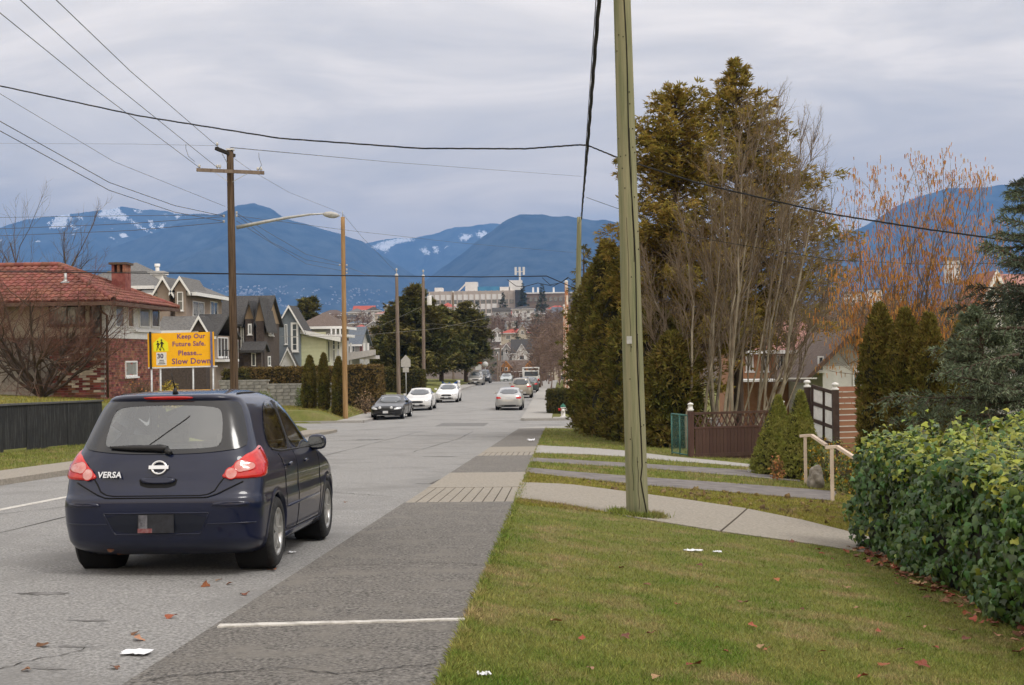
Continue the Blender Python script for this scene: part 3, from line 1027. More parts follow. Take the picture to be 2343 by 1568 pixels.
def hatchback():
    root = empty('hatchback_car', (0, 0, 0), 0, 'dark blue five door hatchback parked at the kerb, closest to the viewer', 'car')
    body_m = mat('blue_car_paint', (.0032, .0068, .027), (.004, .008, .033), 3, .34, 0, metal=.0, coat=.75, spec=.25)
    body_m.node_tree.nodes['Principled BSDF'].inputs['Coat Roughness'].default_value = .035
    sh = Shape(4.295,
               r=[(.17, .30), (.24, .13), (.30, .07), (.45, .025), (.58, .0), (.665, .0), (.70, .035), (.80, .075), (.90, .105), (1.0, .145), (1.07, .185), (1.20, .265), (1.35, .365), (1.44, .425), (1.465, .40), (1.485, .41), (1.50, .66), (1.515, .95), (1.53, 1.35), (1.537, 1.65)],
               f=[(.17, 4.05), (.35, 4.25), (.55, 4.295), (.72, 4.22), (.82, 4.0), (.92, 3.6), (1.0, 3.25), (1.1, 3.06), (1.2, 2.88), (1.35, 2.58), (1.44, 2.36), (1.485, 2.22), (1.515, 2.06), (1.537, 1.80)],
               w=[(.17, .75), (.22, .82), (.30, .85), (.45, .868), (.60, .872), (.68, .86), (.75, .862), (.85, .858), (.95, .838), (1.02, .80), (1.08, .765), (1.2, .718), (1.35, .66), (1.42, .62), (1.465, .575), (1.485, .535), (1.50, .50), (1.515, .45), (1.53, .38), (1.537, .26)],
               D=.27, DF=.6, n1=2.3, n2=4.4)
    # the half widths leave room for the recessed tailgate between bumper and lamps
    glass_out = [(-.705, 1.115), (-.67, 1.075), (-.30, 1.035), (.30, 1.035), (.67, 1.075), (.705, 1.115), (.60, 1.41), (.545, 1.44), (-.545, 1.44), (-.60, 1.41)]
    clear = [(-.50, 1.12), (-.46, 1.085), (-.2, 1.075), (.2, 1.075), (.46, 1.085), (.50, 1.12), (.475, 1.32), (.43, 1.405), (-.43, 1.405), (-.475, 1.32)]
    rdoor = [(.86, 1.085), (1.04, 1.035), (1.66, 1.03), (1.66, 1.425), (1.36, 1.42), (1.10, 1.34), (.92, 1.20)]
    fdoor = [(1.76, 1.03), (2.74, 1.025), (2.60, 1.13), (2.35, 1.31), (2.18, 1.405), (1.76, 1.425)]
    tri = [(2.80, 1.03), (3.06, 1.03), (2.80, 1.09)]
    wind = [(-.66, 1.06), (.66, 1.06), (.56, 1.42), (-.56, 1.42)]
    holes = [('R', clear), ('S', resample(chaikin(rdoor, 1), 40)), ('S', resample(chaikin(fdoor, 1), 40)), ('F', wind)]
    WY, WR = (.80, 3.40), .312
    arches = [(y, WR + .015, .352) for y in WY]
    zs = list(np.concatenate([np.linspace(.17, .66, 17), [.675, .69], np.linspace(.705, 1.44, 26), np.linspace(1.452, 1.537, 9)]))
    sh.shell(holes, arches, zs).build('body', body_m, root, fix=True)
    # rear glass: black border plus clear pane
    mbf = MB()
    n = 72
    oL, iL = resample(chaikin(glass_out, 2), n), resample(chaikin(clear, 2), n)
    pr = sh.proj('R', .006)
    oL = sorted(oL, key=lambda p: math.atan2(p[1] - 1.24, p[0])); iL = sorted(iL, key=lambda p: math.atan2(p[1] - 1.24, p[0]))
    vs, fs = [], []
    for lv in range(5):
        for a, b in zip(oL, iL):
            t = lv / 4
            vs.append(pr(a[0] * (1 - t) + b[0] * t, a[1] * (1 - t) + b[1] * t))
    for i in range(4):
        for k in range(n): fs.append((i * n + k, i * n + (k + 1) % n, (i + 1) * n + (k + 1) % n, (i + 1) * n + k))
    mbf.add(vs, fs, 0, True)
    rg = mbf.build('rear_window', frit_m, root)
    patch(sh, 'R', clear, .0045, skirt=0, rings=8).build('pane', glass_mat('rear_glass', (.70, .75, .75), .15), rg)
    for side in 'SL':
        for poly, nm in ((rdoor, 'rear_side_window'), (fdoor, 'front_side_window')):
            fr = patch(sh, side, poly, .006, 1.06, .95, 1, 60, 1, 0).build(nm, frit_m, root)
            patch(sh, side, poly, .004, .96, 0, 5, 60, 1, 0).build('pane', car_glass, fr)
        patch(sh, side, tri, .006, 1, 0, 2, 24, 1, .01).build('quarter_window', frit_m, root)
        # frame, pillars and sill strip
        seam(sh, side, [(1.71, 1.02), (1.71, 1.43)], .022, -.008).build('pillar_trim', black_trim, root)
        seam(sh, side, [(.90, 1.045), (1.2, 1.018), (2.9, 1.010)], .009, .002).build('sill_strip', black_trim, root)
        for line in ([(1.05, 1.0), (1.12, .88), (1.17, .70), (1.14, .40), (1.18, .30), (1.72, .285), (1.72, 1.0)], [(1.72, .285), (2.90, .29), (2.93, .6), (2.86, 1.0)]):
            seam(sh, side, line, .005, .0).build('door_seam', seam_m, root)
        for y in (1.24, 2.02):
            hb = MB()
            q = sh.proj(side, .022)
            hb.tube([q(y + t, .885 + .01 * math.sin(t * 10)) for t in np.linspace(0, .17, 6)], [.010, .014, .015, .015, .014, .010], 8)
            hb.build('door_handle', body_m, root)
            patch(sh, side, [(y - .01, .85), (y + .18, .85), (y + .18, .925), (y - .01, .925)], .0015, 1, 0, 2, 24, 2, 0).build('handle_recess', black_trim, root)
        patch(sh, side, [(1.15, .21), (3.02, .21), (3.02, .275), (1.15, .275)], .014, 1, 0, 2, 60, 0, .02).build('rocker_panel', body_m, root)
        patch(sh, side, [(1.22, .50), (2.85, .50), (2.85, .525), (1.22, .525)], .008, 1, 0, 1, 60, 0, .012).build('side_moulding', body_m, root)
        for y in WY:                                             # arch lips
            lp = MB(); m_ = 40
            sx = 1 if side == 'S' else -1
            vs, fs = [], []
            for rr, of in ((.334, -.05), (.334, .006), (.352, .010), (.385, .003)):
                for k in range(m_ + 1):
                    a = R(-24) + (math.pi + R(48)) * k / m_
                    yy, zz = y + rr * math.cos(a), WR + .015 + rr * math.sin(a)
                    zz = max(zz, .175)
                    vs.append((sx * (sh.half(yy, zz) + of), yy, zz))
            for i in range(3):
                for k in range(m_): fs.append((i * (m_ + 1) + k, i * (m_ + 1) + k + 1, (i + 1) * (m_ + 1) + k + 1, (i + 1) * (m_ + 1) + k))
            lp.add(vs, fs, 0, True); lp.build('wheel_arch', body_m, root)
            MB().lathe([(.345, .02), (.345, -.26), (.01, -.27)], 30, 'x', (sx * .80 if sx > 0 else -.80, y, WR + .015)).build('wheel_well', seam_m, root) if sx > 0 else \
                MB().lathe([(.345, -.02), (.345, .26), (.01, .27)], 30, 'x', (-.80, y, WR + .015)).build('wheel_well', seam_m, root)
    patch(sh, 'F', wind, .004, 1.02, 0, 5, 48, 1, 0).build('windscreen', car_glass, root)
    add_wheels(root, .762, WY, WR, .195)
    # tail lamps
    lamp = [(.50, .826), (.80, .823), (.84, .90), (.85, 1.0), (.83, 1.085), (.775, 1.095), (.69, 1.02), (.585, .91)]
    def lampmesh(sx):
        mb = MB(); n = 44
        ps = resample(chaikin(lamp, 2), n)
        cx, cz = .715, .93
        vs, fs = [], []
        def pj(x, z, of):
            lim = sh.half(.6, z)
            y = sh.rear(min(x, .78), z)
            if x > .70:                                       # the lamp wraps round the corner
                t = (x - .70) / .145
                a = (.70 * (1 - t), 0)
                y2 = sh.rear(.70, z) + t * .33
                return (sx * (sh.half(y2, z) + of), y2 - of * (1 - t), z)
            return (sx * x, y - of, z)
        for s_, of in ((1, -.02), (1, .006), (.92, .014), (.75, .017), (.5, .018), (.25, .019)):
            for x, z in ps: vs.append(pj(cx + (x - cx) * s_, cz + (z - cz) * s_, of))
        vs.append(pj(cx, cz, .019))
        for i in range(5):
            for k in range(n): fs.append((i * n + k, i * n + (k + 1) % n, (i + 1) * n + (k + 1) % n, (i + 1) * n + k))
        for k in range(n): fs.append((5 * n + k, 5 * n + (k + 1) % n, len(vs) - 1))
        mb.add(vs, fs, 0, True)
        o = mb.build('tail_lamp', red_lens, root)
        for (lx, lz, lr) in ((.675, .93, .056), (.605, .872, .052)):
            for (r0, r1, o0, o1, mm, nm) in ((lr, lr * .86, .021, .024, red_lens, 'lamp_ring'), (lr * .86, 0, .022, .027, clear_lens, 'lamp_lens')):
                rb = MB(); m_ = 28; vs, fs = [], []
                L = 4
                for i in range(L + 1):
                    q = r0 + (r1 - r0) * i / L
                    for k in range(m_):
                        a = 2 * math.pi * k / m_
                        vs.append(pj(lx + q * math.cos(a), lz + q * math.sin(a), o0 + (o1 - o0) * i / L))
                for i in range(L):
                    for k in range(m_): fs.append((i * m_ + k, i * m_ + (k + 1) % m_, (i + 1) * m_ + (k + 1) % m_, (i + 1) * m_ + k))
                rb.add(vs, fs, 0, True); rb.build(nm, mm, o)
    lampmesh(1); lampmesh(-1)
    # tailgate seam, bumper lines, plate recess, badge, handle, wiper, brake light
    seam(sh, 'R', [(-.775, 1.07), (-.60, .90), (-.52, .80), (-.47, .715), (-.40, .69), (.40, .69), (.47, .715), (.52, .80), (.60, .90), (.775, 1.07)], .0065, .0).build('tailgate_seam', seam_m, root)
    seam(sh, 'R', [(-.70, .80), (-.50, .70), (-.42, .674), (.42, .674), (.50, .70), (.70, .80)], .006, .004, 40).build('bumper_seam', seam_m, root)
    for sx in (-1, 1):
        patch(sh, 'R', [(sx * .46, .60), (sx * .49, .635), (sx * .76, .635), (sx * .76, .60)], .012, 1, 0, 2, 40, 1, .016).build('bumper_strip', body_m, root)
    rec = [(-.44, .545), (.44, .545), (.36, .365), (-.36, .365)]
    patch(sh, 'R', rec, .003, 1, 0, 4, 60, 1, 0).build('plate_recess', mat('recess_paint', (.006, .009, .02), None, rough=.45), root)
    seam(sh, 'R', rec + rec[:1], .006, .004, 60).build('recess_lip', body_m, root)
    seam(sh, 'R', [(-.80, .455), (-.42, .452)], .005, .002).build('bumper_crease', body_m, root); seam(sh, 'R', [(.42, .452), (.80, .455)], .005, .002).build('bumper_crease', body_m, root)
    pl = MB().box(-.15, .15, -.004, .004, -.078, .078).build('number_plate', plate_dark, root, (0, sh.rear(0, .455) - .022, .458))
    MB().box(-.142, -.07, -.002, .002, -.07, .072).build('plate_sticker', mat('plate_smudge', (.16, .16, .18), (.05, .05, .06), 20, .6), pl, (0, -.0055, 0)); MB().box(-.15, -.03, -.002, .002, -.076, -.04).build('plate_sticker', plate_red, pl, (0, -.0072, 0))
    hd = patch(sh, 'R', [(-.165, .845), (.165, .845), (.145, .755), (-.145, .755)], .002, 1, 0, 2, 40, 1, 0).build('tailgate_recess', seam_m, root)
    patch(sh, 'R', [(-.15, .838), (.15, .838), (.135, .79), (-.135, .79)], .016, 1, 0, 3, 40, 2, .02).build('tailgate_handle', body_m, root)
    bd = empty('badge', (0, sh.rear(0, .925) - .012, .925)); bd.parent = root; bd.rotation_euler = (R(-16), 0, 0)
    mb = MB(); vs, fs = [], []; m_ = 36
    for rr, yy in ((.062, .006), (.064, -.008), (.056, -.012), (.046, -.008), (.044, .006)):
        for k in range(m_):
            a = 2 * math.pi * k / m_; vs.append((rr * 1.08 * math.cos(a), yy, rr * math.sin(a)))
    for i in range(4):
        for k in range(m_): fs.append((i * m_ + k, i * m_ + (k + 1) % m_, (i + 1) * m_ + (k + 1) % m_, (i + 1) * m_ + k))
    mb.add(vs, fs, 0, True); mb.build('badge_ring', chrome, bd)
    MB().box(-.083, .083, -.016, .004, -.0155, .0155).build('badge_bar', chrome, bd)
    t = text_mesh('VERSA', .072, chrome, 'lettering', root, (-.515, 0, .845), (math.pi / 2 - R(20), 0, 0), .004, bold=.0022, space=1.05)
    t.location.y = sh.rear(-.40, .87) - .008; t.rotation_euler = (math.pi / 2 - R(19), 0, R(-9))
    patch(sh, 'R', [(-.20, 1.452), (.20, 1.452), (.22, 1.472), (-.22, 1.472)], .012, 1, 0, 2, 40, 1, .02).build('brake_light', red_lens, root)
    wp = MB(); q = sh.proj('R', .026)
    wp.tube([q(x, 1.085 - .02 * (x + .43)) for x in np.linspace(-.44, .06, 9)], [.008, .012, .016, .02, .022, .022, .024, .028, .018], 8)
    wp.tube([q(.045, 1.06), q(.09, 1.035)], [.026, .02], 8)
    wp.build('wiper', black_trim, root)
    seam(sh, 'R', [(-.12, 1.10), (.17, 1.30), (.2, 1.325)], .0045, .007).build('cable_reflection', black_trim, root)  # dark tube stands in for a cable reflected in the rear glass
    an = MB(); an.tube([(0, .62, 1.49), (0, .60, 1.545)], [.03, .012], 8); an.tube([(0, .60, 1.54), (-.012, .53, 1.66)], [.007, .003], 6); an.build('antenna', black_trim, root)
    for sx in (-1, 1):
        seam2 = [(sx * .49, y, 1.5 + .0) for y in ()]
        g = MB(); g.tube([(sx * (sh.half(y, zz) - .004), y, zz + .004) for y, zz in ((.75, 1.49), (1.0, 1.498), (1.4, 1.502), (1.9, 1.498), (2.15, 1.488))], .009, 6); g.build('roof_channel', black_trim, root)
        mr = MB()
        prof = [(.001, -.055), (.06, -.055), (.085, -.04), (.09, 0), (.08, .05), (.05, .085), (.001, .095)]
        vs, fs = [], []
        for (rr, yy) in prof:
            for k in range(20):
                a = 2 * math.pi * k / 20
                vs.append((1.02 * rr * math.copysign(abs(math.cos(a)) ** .7, math.cos(a)), yy, .88 * rr * math.copysign(abs(math.sin(a)) ** .7, math.sin(a))))
        for i in range(6):
            for k in range(20): fs.append((i * 20 + k, i * 20 + (k + 1) % 20, (i + 1) * 20 + (k + 1) % 20, (i + 1) * 20 + k))
        mr.add(vs, fs, 0, True)
        mo = mr.build('side_mirror', body_m, root, (sx * .875, 2.70, 1.05))
        MB().prism(resample(chaikin([(-.085, -.055), (.085, -.055), (.085, .055), (-.085, .055)], 2), 24), -.062, -.054, 'y').build('mirror_glass', mat('mirror_glass', (.16, .17, .18), None, rough=.05, metal=.8), mo)
        MB().bar((-sx * .02, .02, -.05), (-sx * .15, .07, -.075), .05, .07).build('mirror_arm', black_trim, mo)
    # cabin
    sm = MB()
    for (x0, y0, wd, zt) in ((-.37, 2.0, .46, 1.06), (.37, 2.0, .46, 1.06)):
        sm.box(x0 - wd / 2, x0 + wd / 2, y0 - .06, y0 + .06, .35, zt); sm.box(x0 - .13, x0 + .13, y0 - .12, y0 - .02, zt + .03, zt + .19); sm.box(x0 - wd / 2, x0 + wd / 2, y0, y0 + .5, .35, .52)
    sm.build('front_seats', seat_m, root)
    sm = MB(); sm.box(-.62, .62, .98, 1.10, .35, 1.02); sm.box(-.60, .60, 1.1, 1.55, .35, .52)
    for x0 in (-.40, .40): sm.box(x0 - .12, x0 + .12, .96, 1.04, 1.04, 1.17)
    sm.build('rear_seat', seat_m, root)
    MB().box(-.7, .7, 2.75, 3.2, .5, .98).build('dashboard', black_trim, root)
    MB().box(-.70, .70, .55, 3.2, .28, .34).build('cabin_floor', black_trim, root)
    ex = MB(); ex.tube([(-.43, .16, .235), (-.43, .42, .25)], .03, 12); ex.tube([(-.42, .32, .235), (-.20, .38, .235)], .07, 12); ex.build('exhaust', exhaust_m, root)
    MB().box(-.62, .62, .3, 3.9, .20, .24).build('underbody', seam_m, root)
    for o in root.children_recursive:                     # a taller cabin
        if o.type == 'MESH' and o.location.length < 1e-6 and (o.parent == root or o.parent.location.length < 1e-6):
            for v in o.data.vertices:
                if v.co.z > 1.07: v.co.z = 1.07 + (v.co.z - 1.07) * 1.13
    return root


hb = hatchback()
cy = 11.85
cx = (P(147, 1200, cy + .25).x + P(614, 1200, cy + .25).x) / 2
hb.location = (cx, cy, road_z(cx, cy + .8) + .004)
hb.rotation_euler = (math.atan(-.0288), 0, 0)
hb.scale = (1.022, 1, 1)
hb.location.x -= .02
hb.location.z = road_z(cx, cy + .8) + .0288 * .8 + .004


def side_car(name, label, L, H, W, kind, colour, u, v, Y, face, group, back=None, wheel=.32, metal=.3, extra=None, rz=0.0, plate=True, glass=None):
    """a parked car seen small; face 'R' shows its tail, 'F' its nose"""
    root = empty(name, (0, 0, 0), 0, label, 'car', group)
    bm_ = paint('car_paint_' + colour[0], colour[1], metal, .28)
    w = W / 2
    k = H / 1.45
    if kind == 'sedan':
        r = [(.2, .22), (.32, .04), (.55, 0), (.72, .01), (.92 * k, .06), (1.0 * k, .14), (1.04 * k, .52), (1.1 * k, .70), (1.34 * k, 1.28), (1.41 * k, 1.62), (H, 2.1)]
        f = [(.2, L - .2), (.35, L - .02), (.55, L), (.68, L - .05), (.80 * k, L - .35), (.92 * k, L - 1.1), (.98 * k, L - 1.32), (1.1 * k, L - 1.55), (1.34 * k, L - 2.15), (1.41 * k, L - 2.35), (H, L - 2.5)]
        belt, top = .98 * k, 1.40 * k
        rw = [(-.62, 1.06 * k), (.62, 1.06 * k), (.50, 1.36 * k), (-.50, 1.36 * k)]
        fw = [(-.66, 1.0 * k), (.66, 1.0 * k), (.53, 1.37 * k), (-.53, 1.37 * k)]
        sw = [(1.05, 1.02 * k), (3.1 * L / 4.6, 1.0 * k), (2.4 * L / 4.6, 1.36 * k), (1.45, 1.37 * k)]
    else:
        r = [(.2, .2), (.35, .03), (.6, 0), (.95, .04), (1.05, .08), (1.5 * k * .93, .28), (1.42 * k, .36), (H, .9)]
        f = [(.2, L - .2), (.4, L - .02), (.65, L), (.85, L - .06), (.95, L - .3), (1.05, L - 1.1), (1.12, L - 1.3), (1.36 * k, L - 1.85), (1.42 * k, L - 2.1), (H, L - 2.4)]
        r = sorted(r); belt, top = 1.08, 1.38 * k
        rw = [(-.64, 1.1), (.64, 1.1), (.54, 1.36 * k), (-.54, 1.36 * k)]
        fw = [(-.68, 1.15), (.68, 1.15), (.56, 1.37 * k), (-.56, 1.37 * k)]
        sw = [(.55, 1.12), (L - 1.55, 1.12), (L - 2.05, 1.36 * k), (.75, 1.36 * k)]
    wz = [(.2, w * .88), (.3, w * .97), (.55, w), (.75, w), (belt * .97, w * .965), (belt + .06, w * .90), ((belt + top) / 2, w * .80), (top, w * .70), ((top + H) / 2, w * .56), (H, w * .34)]
    sh = Shape(L, r, f, wz, .38, .55, n1=2.3, n2=3.2)
    WY = (.95, L - .92)
    arches = [(y, wheel + .01, wheel + .045) for y in WY]
    zs = sorted(set(list(np.linspace(.2, belt, 15)) + list(np.linspace(belt, top, 9)) + list(np.linspace(top, H, 4)) + [1.0 * k, 1.04 * k]))
    sh.shell([], arches, zs, 12, 46).build('body', bm_, root)
    gm = glass or mat('far_car_glass', (.035, .045, .055), None, rough=.05, spec=.9, coat=.8)
    patch(sh, 'R', rw, .006, 1, 0, 4, 32, 1, .01).build('rear_window', gm, root)
    patch(sh, 'F', fw, .006, 1, 0, 4, 32, 1, .01).build('windscreen', gm, root)
    for s_ in 'SL':
        patch(sh, s_, sw, .006, 1, 0, 3, 36, 1, .01).build('side_window', gm, root)
        mid = sum(p[0] for p in sw[:2]) / 2
        seam(sh, s_, [(mid, .3), (mid, top)], .02, -.004).build('door_pillar', bm_, root)
        for y in WY:
            MB().lathe([(wheel + .04, .0), (wheel + .04, -.2), (.01, -.2)], 20, 'x', ((w - .03), y, wheel + .01)).build('wheel_well', seam_m, root) if s_ == 'S' else \
                MB().lathe([(wheel + .04, 0), (wheel + .04, .2), (.01, .2)], 20, 'x', (-(w - .03), y, wheel + .01)).build('wheel_well', seam_m, root)
        sx = 1 if s_ == 'S' else -1
        MB().box(-.09, .09, -.05, .06, -.06, .07).build('side_mirror', bm_, root, (sx * (w + .07), L - (1.62 if kind == 'sedan' else 1.7), belt + .06))
        lz = .80 * k if kind == 'sedan' else .95
        patch(sh, 'R', [(sx * (w * .52), lz - .05), (sx * w * .93, lz - .06), (sx * w * .93, lz + .09), (sx * w * .60, lz + .08)], .01, 1, 0, 3, 28, 1, .02).build('tail_lamp', red_lens, root)
        hz = .66 * k if kind == 'sedan' else .78
        patch(sh, 'F', [(sx * (w * .48), hz - .05), (sx * w * .93, hz - .02), (sx * w * .90, hz + .10), (sx * w * .52, hz + .04)], .01, 1, 0, 3, 28, 1, .02).build('headlamp', head_lens, root)
    gz = .56 * k if kind == 'sedan' else .68
    patch(sh, 'F', [(-w * .42, gz - .06), (w * .42, gz - .06), (w * .45, gz + .09), (-w * .45, gz + .09)], .006, 1, 0, 3, 28, 1, .01).build('grille', black_trim, root)
    patch(sh, 'F', [(-w * .6, .28), (w * .6, .28), (w * .55, .42), (-w * .55, .42)], .006, 1, 0, 3, 28, 1, .01).build('air_intake', black_trim, root)
    patch(sh, 'R', [(-w * .75, .24), (w * .75, .24), (w * .72, .36), (-w * .72, .36)], .006, 1, 0, 3, 28, 1, .01).build('lower_bumper', black_trim, root)
    if plate:
        MB().box(-.15, .15, -.004, .004, -.07, .07).build('number_plate', plate_m, root, (0, sh.rear(0, .78 * k) - .02, .78 * k) if kind == 'sedan' else (0, sh.rear(0, .62) - .02, .62))
        MB().box(-.15, .15, -.004, .004, -.07, .07).build('number_plate', plate_m, root, (0, sh.front(0, .44) + .02, .44))
    add_wheels(root, w - .10, WY, wheel, .2, 5)
    if extra: extra(root, sh, bm_)
    p = P(u, v, Y)
    x = p.x
    z = road_z(x, Y) + .004
    if face == 'R':
        root.location, root.rotation_euler = (x, Y, z), (0, 0, rz)
    else:
        root.location, root.rotation_euler = (x, Y + 0.0, z), (0, 0, math.pi + rz)
    if face == 'F': root.location.y = Y
    return root


def mustang_extra(root, sh, bm_):
    for sx in (-1, 1):
        MB().lathe([(.001, .02), (.075, .02), (.085, .0), (.085, -.03)], 16, 'y', (sx * .33, sh.front(.33, .68) + .015, .68)).build('fog_lamp', head_lens, root)
    patch(sh, 'F', [(-.62, .60), (.62, .60), (.60, .77), (-.60, .77)], .012, 1, 0, 3, 28, 1, .02).build('wide_grille', black_trim, root)
    MB().box(-.5, .5, -.02, .02, -.01, .012).build('bumper_chrome', chrome, root, (0, sh.front(0, .25) + .02, .25))


def suv_extra(root, sh, bm_):
    for sx in (-1, 1):
        MB().bar((sx * .55, .8, sh.z1 + .02), (sx * .55, 2.6, sh.z1 + .02), .04, .04).build('roof_rail', black_trim, root)


G1 = 'cars parked nose toward the viewer'
G2 = 'cars on the pavement side seen from behind'
# nose toward us: root origin is the tail, so place the tail L further on; P() gives the nose position
def nose(name, label, L, H, W, kind, colour, u0, u1, v, Y, **kw):
    o = side_car(name, label, L, H, W, kind, colour, (u0 + u1) / 2, v, Y, 'F', G1, **kw)
    o.location.y = Y + L
    return o


nose('sports_coupe', 'black sports coupe parked first in line by the corner lawn', 4.75, 1.37, 1.88, 'sedan', ('black', (.008, .008, .010)), 850, 926, 930, 80.5, extra=mustang_extra, rz=R(-2))
nose('white_sedan', 'white sedan parked directly behind the black coupe', 4.75, 1.45, 1.80, 'sedan', ('white', (.78, .78, .77)), 925, 982, 915, 93, metal=0)
nose('white_compact', 'white compact car parked third in line behind the white sedan', 4.5, 1.42, 1.75, 'sedan', ('bright_white', (.83, .83, .83)), 995, 1046, 900, 108, metal=0)
nose('silver_minivan', 'silver grey utility car parked below the dark cedars', 4.6, 1.68, 1.82, 'suv', ('silver', (.42, .41, .39)), 1071, 1103, 870, 170, metal=.5)
nose('dark_suv', 'dark blue grey utility car half hidden behind the silver one', 4.6, 1.75, 1.85, 'suv', ('slate', (.03, .035, .05)), 1092, 1117, 865, 184, metal=.4)
nose('pale_sedan', 'pale green grey sedan coming over the brow of the street', 4.5, 1.42, 1.75, 'sedan', ('pale', (.45, .5, .48)), 1142, 1172, 862, 206, metal=.4)
side_car('silver_sedan', 'silver white sedan driving away in the middle of the street', 4.6, 1.45, 1.76, 'sedan', ('silver_white', (.52, .52, .51)), 1163, 915, 91.5, 'R', G2, metal=.5)
side_car('beige_suv', 'beige grey utility car parked ahead of the silver white sedan', 4.6, 1.66, 1.83, 'suv', ('beige', (.36, .33, .28)), 1191, 890, 117, 'R', G2, metal=.5, extra=suv_extra)
side_car('green_sedan', 'dark green sedan parked just beyond the beige utility car', 4.6, 1.45, 1.76, 'sedan', ('green', (.03, .05, .05)), 1209, 880, 134, 'R', G2, metal=.4)


def pickup():
    root = empty('pickup_truck', (0, 0, 0), 0, 'white pickup truck with a high rack over its cab', 'truck')
    wm = paint('car_paint_truck', (.72, .72, .70), 0)
    MB().prism([(.0, .5), (2.3, .5), (2.3, 1.05), (0, 1.05)], -.95, .95, 'x').build('bed', wm, root)
    MB().prism([(2.3, .5), (5.3, .5), (5.4, .8), (5.3, 1.1), (4.2, 1.2), (3.7, 1.82), (2.4, 1.86), (2.3, 1.2)], -.93, .93, 'x').build('cab', wm, root)
    MB().box(-.72, .72, 2.27, 2.29, 1.25, 1.72).build('rear_window', MATS['far_car_glass'], root)
    MB().prism([(2.55, 1.22), (3.95, 1.22), (3.6, 1.7), (2.55, 1.74)], .932, .94, 'x').build('side_window', MATS['far_car_glass'], root)
    for sx in (-1, 1):
        MB().box(-.09, .09, -.02, .02, -.13, .13).build('tail_lamp', red_lens, root, (sx * .83, -.02, .85))
        rb = MB(); rb.tube([(sx * .85, .1, 1.05), (sx * .85, .1, 2.15)], .05, 8); rb.tube([(sx * .85, .1, 2.15), (sx * .85, 3.4, 2.15)], .05, 8); rb.build('rack_side', wm, root)
        rb = MB(); rb.tube([(sx * .85, 3.4, 2.15), (sx * .85, 3.4, 1.75)], .05, 8); rb.build('rack_post', wm, root)
    for y in (.1, 1.7, 3.4):
        MB().tube([(-.9, y, 2.15), (.9, y, 2.15)], .055, 8).build('rack_bar', wm, root)
    MB().box(-.9, .9, -.12, -.02, .48, .62).build('rear_bumper', chrome, root)
    MB().box(-.15, .15, -.03, -.022, .66, .8).build('number_plate', plate_m, root)
    add_wheels(root, .82, (1.0, 4.5), .38, .24, 5)
    p = P(1214, 880, 152)
    root.location = (p.x, 152, road_z(p.x, 152) + .004)


pickup()
# ------------------------------------------------------------------ poles, wires, signs, street furniture
green_pole = mat('green_pole', (.16, .18, .10), (.32, .295, .19), 5, .95, .8, 14, stretch=(3, 3, .16), detail=9, lo=.3, hi=.7, spec=.15)
brown_pole = mat('brown_pole', (.045, .03, .02), (.15, .105, .07), 5, .95, .9, 16, stretch=(3, 3, .14), detail=9, spec=.15)
tan_pole = mat('tan_pole', (.27, .16, .07), (.40, .26, .13), 4, .95, .8, 16, stretch=(3, 3, .2), detail=9, spec=.15)
grey_pole = mat('grey_pole', (.15, .11, .09), (.27, .22, .18), 4, .95, .8, 16, stretch=(3, 3, .2), detail=9, spec=.15)
peel_pole = mat('peeling_pole', (.42, .18, .09), (.68, .60, .52), 3, .95, .8, 12, stretch=(2, 2, .5), lo=.45, hi=.55, spec=.15)
steel = mat('galvanised', (.36, .37, .37), (.50, .51, .51), 8, .5, metal=.6)
wire_m = mat('wire_black', (.012, .012, .013), None, rough=.7)
wire_grey = mat('wire_grey', (.09, .09, .10), None, rough=.7)
porcelain = mat('porcelain', (.62, .62, .60), (.42, .40, .38), 14, .3)
white_metal = mat('white_metal', (.74, .74, .73), (.62, .62, .61), 10, .5)
crack_m = mat('pole_crack', (.012, .010, .007), None, rough=1)


def pole(name, label, base, top, r0, r1, m, n=18, group=None, crack=False, segs=22):
    root = empty(name, base, 0, label, 'pole', group)
    b, t = Vector((0, 0, -.3)), Vector(top) - Vector(base)
    pts = [b.lerp(t, k / segs) for k in range(segs + 1)]
    rad = [r0 + (r1 - r0) * k / segs for k in range(segs + 1)]
    MB().tube(pts, rad, n).build('shaft', m, root)
    return root


# the big green pole on the lawn
B = G(1459, 1180)
T = P(1406, -560, B.y)
rp = pole('utility_pole', 'tall greenish treated timber pole standing on the lawn by the path', B, T, 25.5 / F * B.y, 17 / F * B.y, green_pole, 28)
# the long drying crack and ground wire on its face
ck = MB()
pts = []
for k in range(60):
    t = k / 59
    p = Vector((0, 0, -.02)).lerp(T - B, t)
    rr = (25.5 + (17 - 25.5) * t) / F * B.y
    a = R(-90 + 16 + 10 * math.sin(t * 5 + .6) + 5 * math.sin(t * 23))
    if t < .06: a = R(-90 + 16 + 40 * (1 - t / .06) ** 1.5)
    pts.append(p + Vector((math.cos(a), math.sin(a), 0)) * (rr * 1.0))
ck.tube(pts, .0085, 6)
ck.build('ground_wire', crack_m, rp)
for dx, z0, z1, a in ((0, .35, 1.2, -112), (0, .9, 2.6, -62), (0, 2.2, 4.0, -104), (0, .1, .8, -85), (0, 3.4, 5.2, -70)):
    q = []
    for k in range(14):
        z = z0 + (z1 - z0) * k / 13; t = z / (T - B).z
        rr = (25.5 + (17 - 25.5) * t) / F * B.y
        aa = R(a + 2.5 * math.sin(k * .9))
        p = (T - B) * t
        q.append(p + Vector((math.cos(aa), math.sin(aa), 0)) * rr * .998)
    MB().tube(q, .0028, 4).build('drying_crack', crack_m, rp)

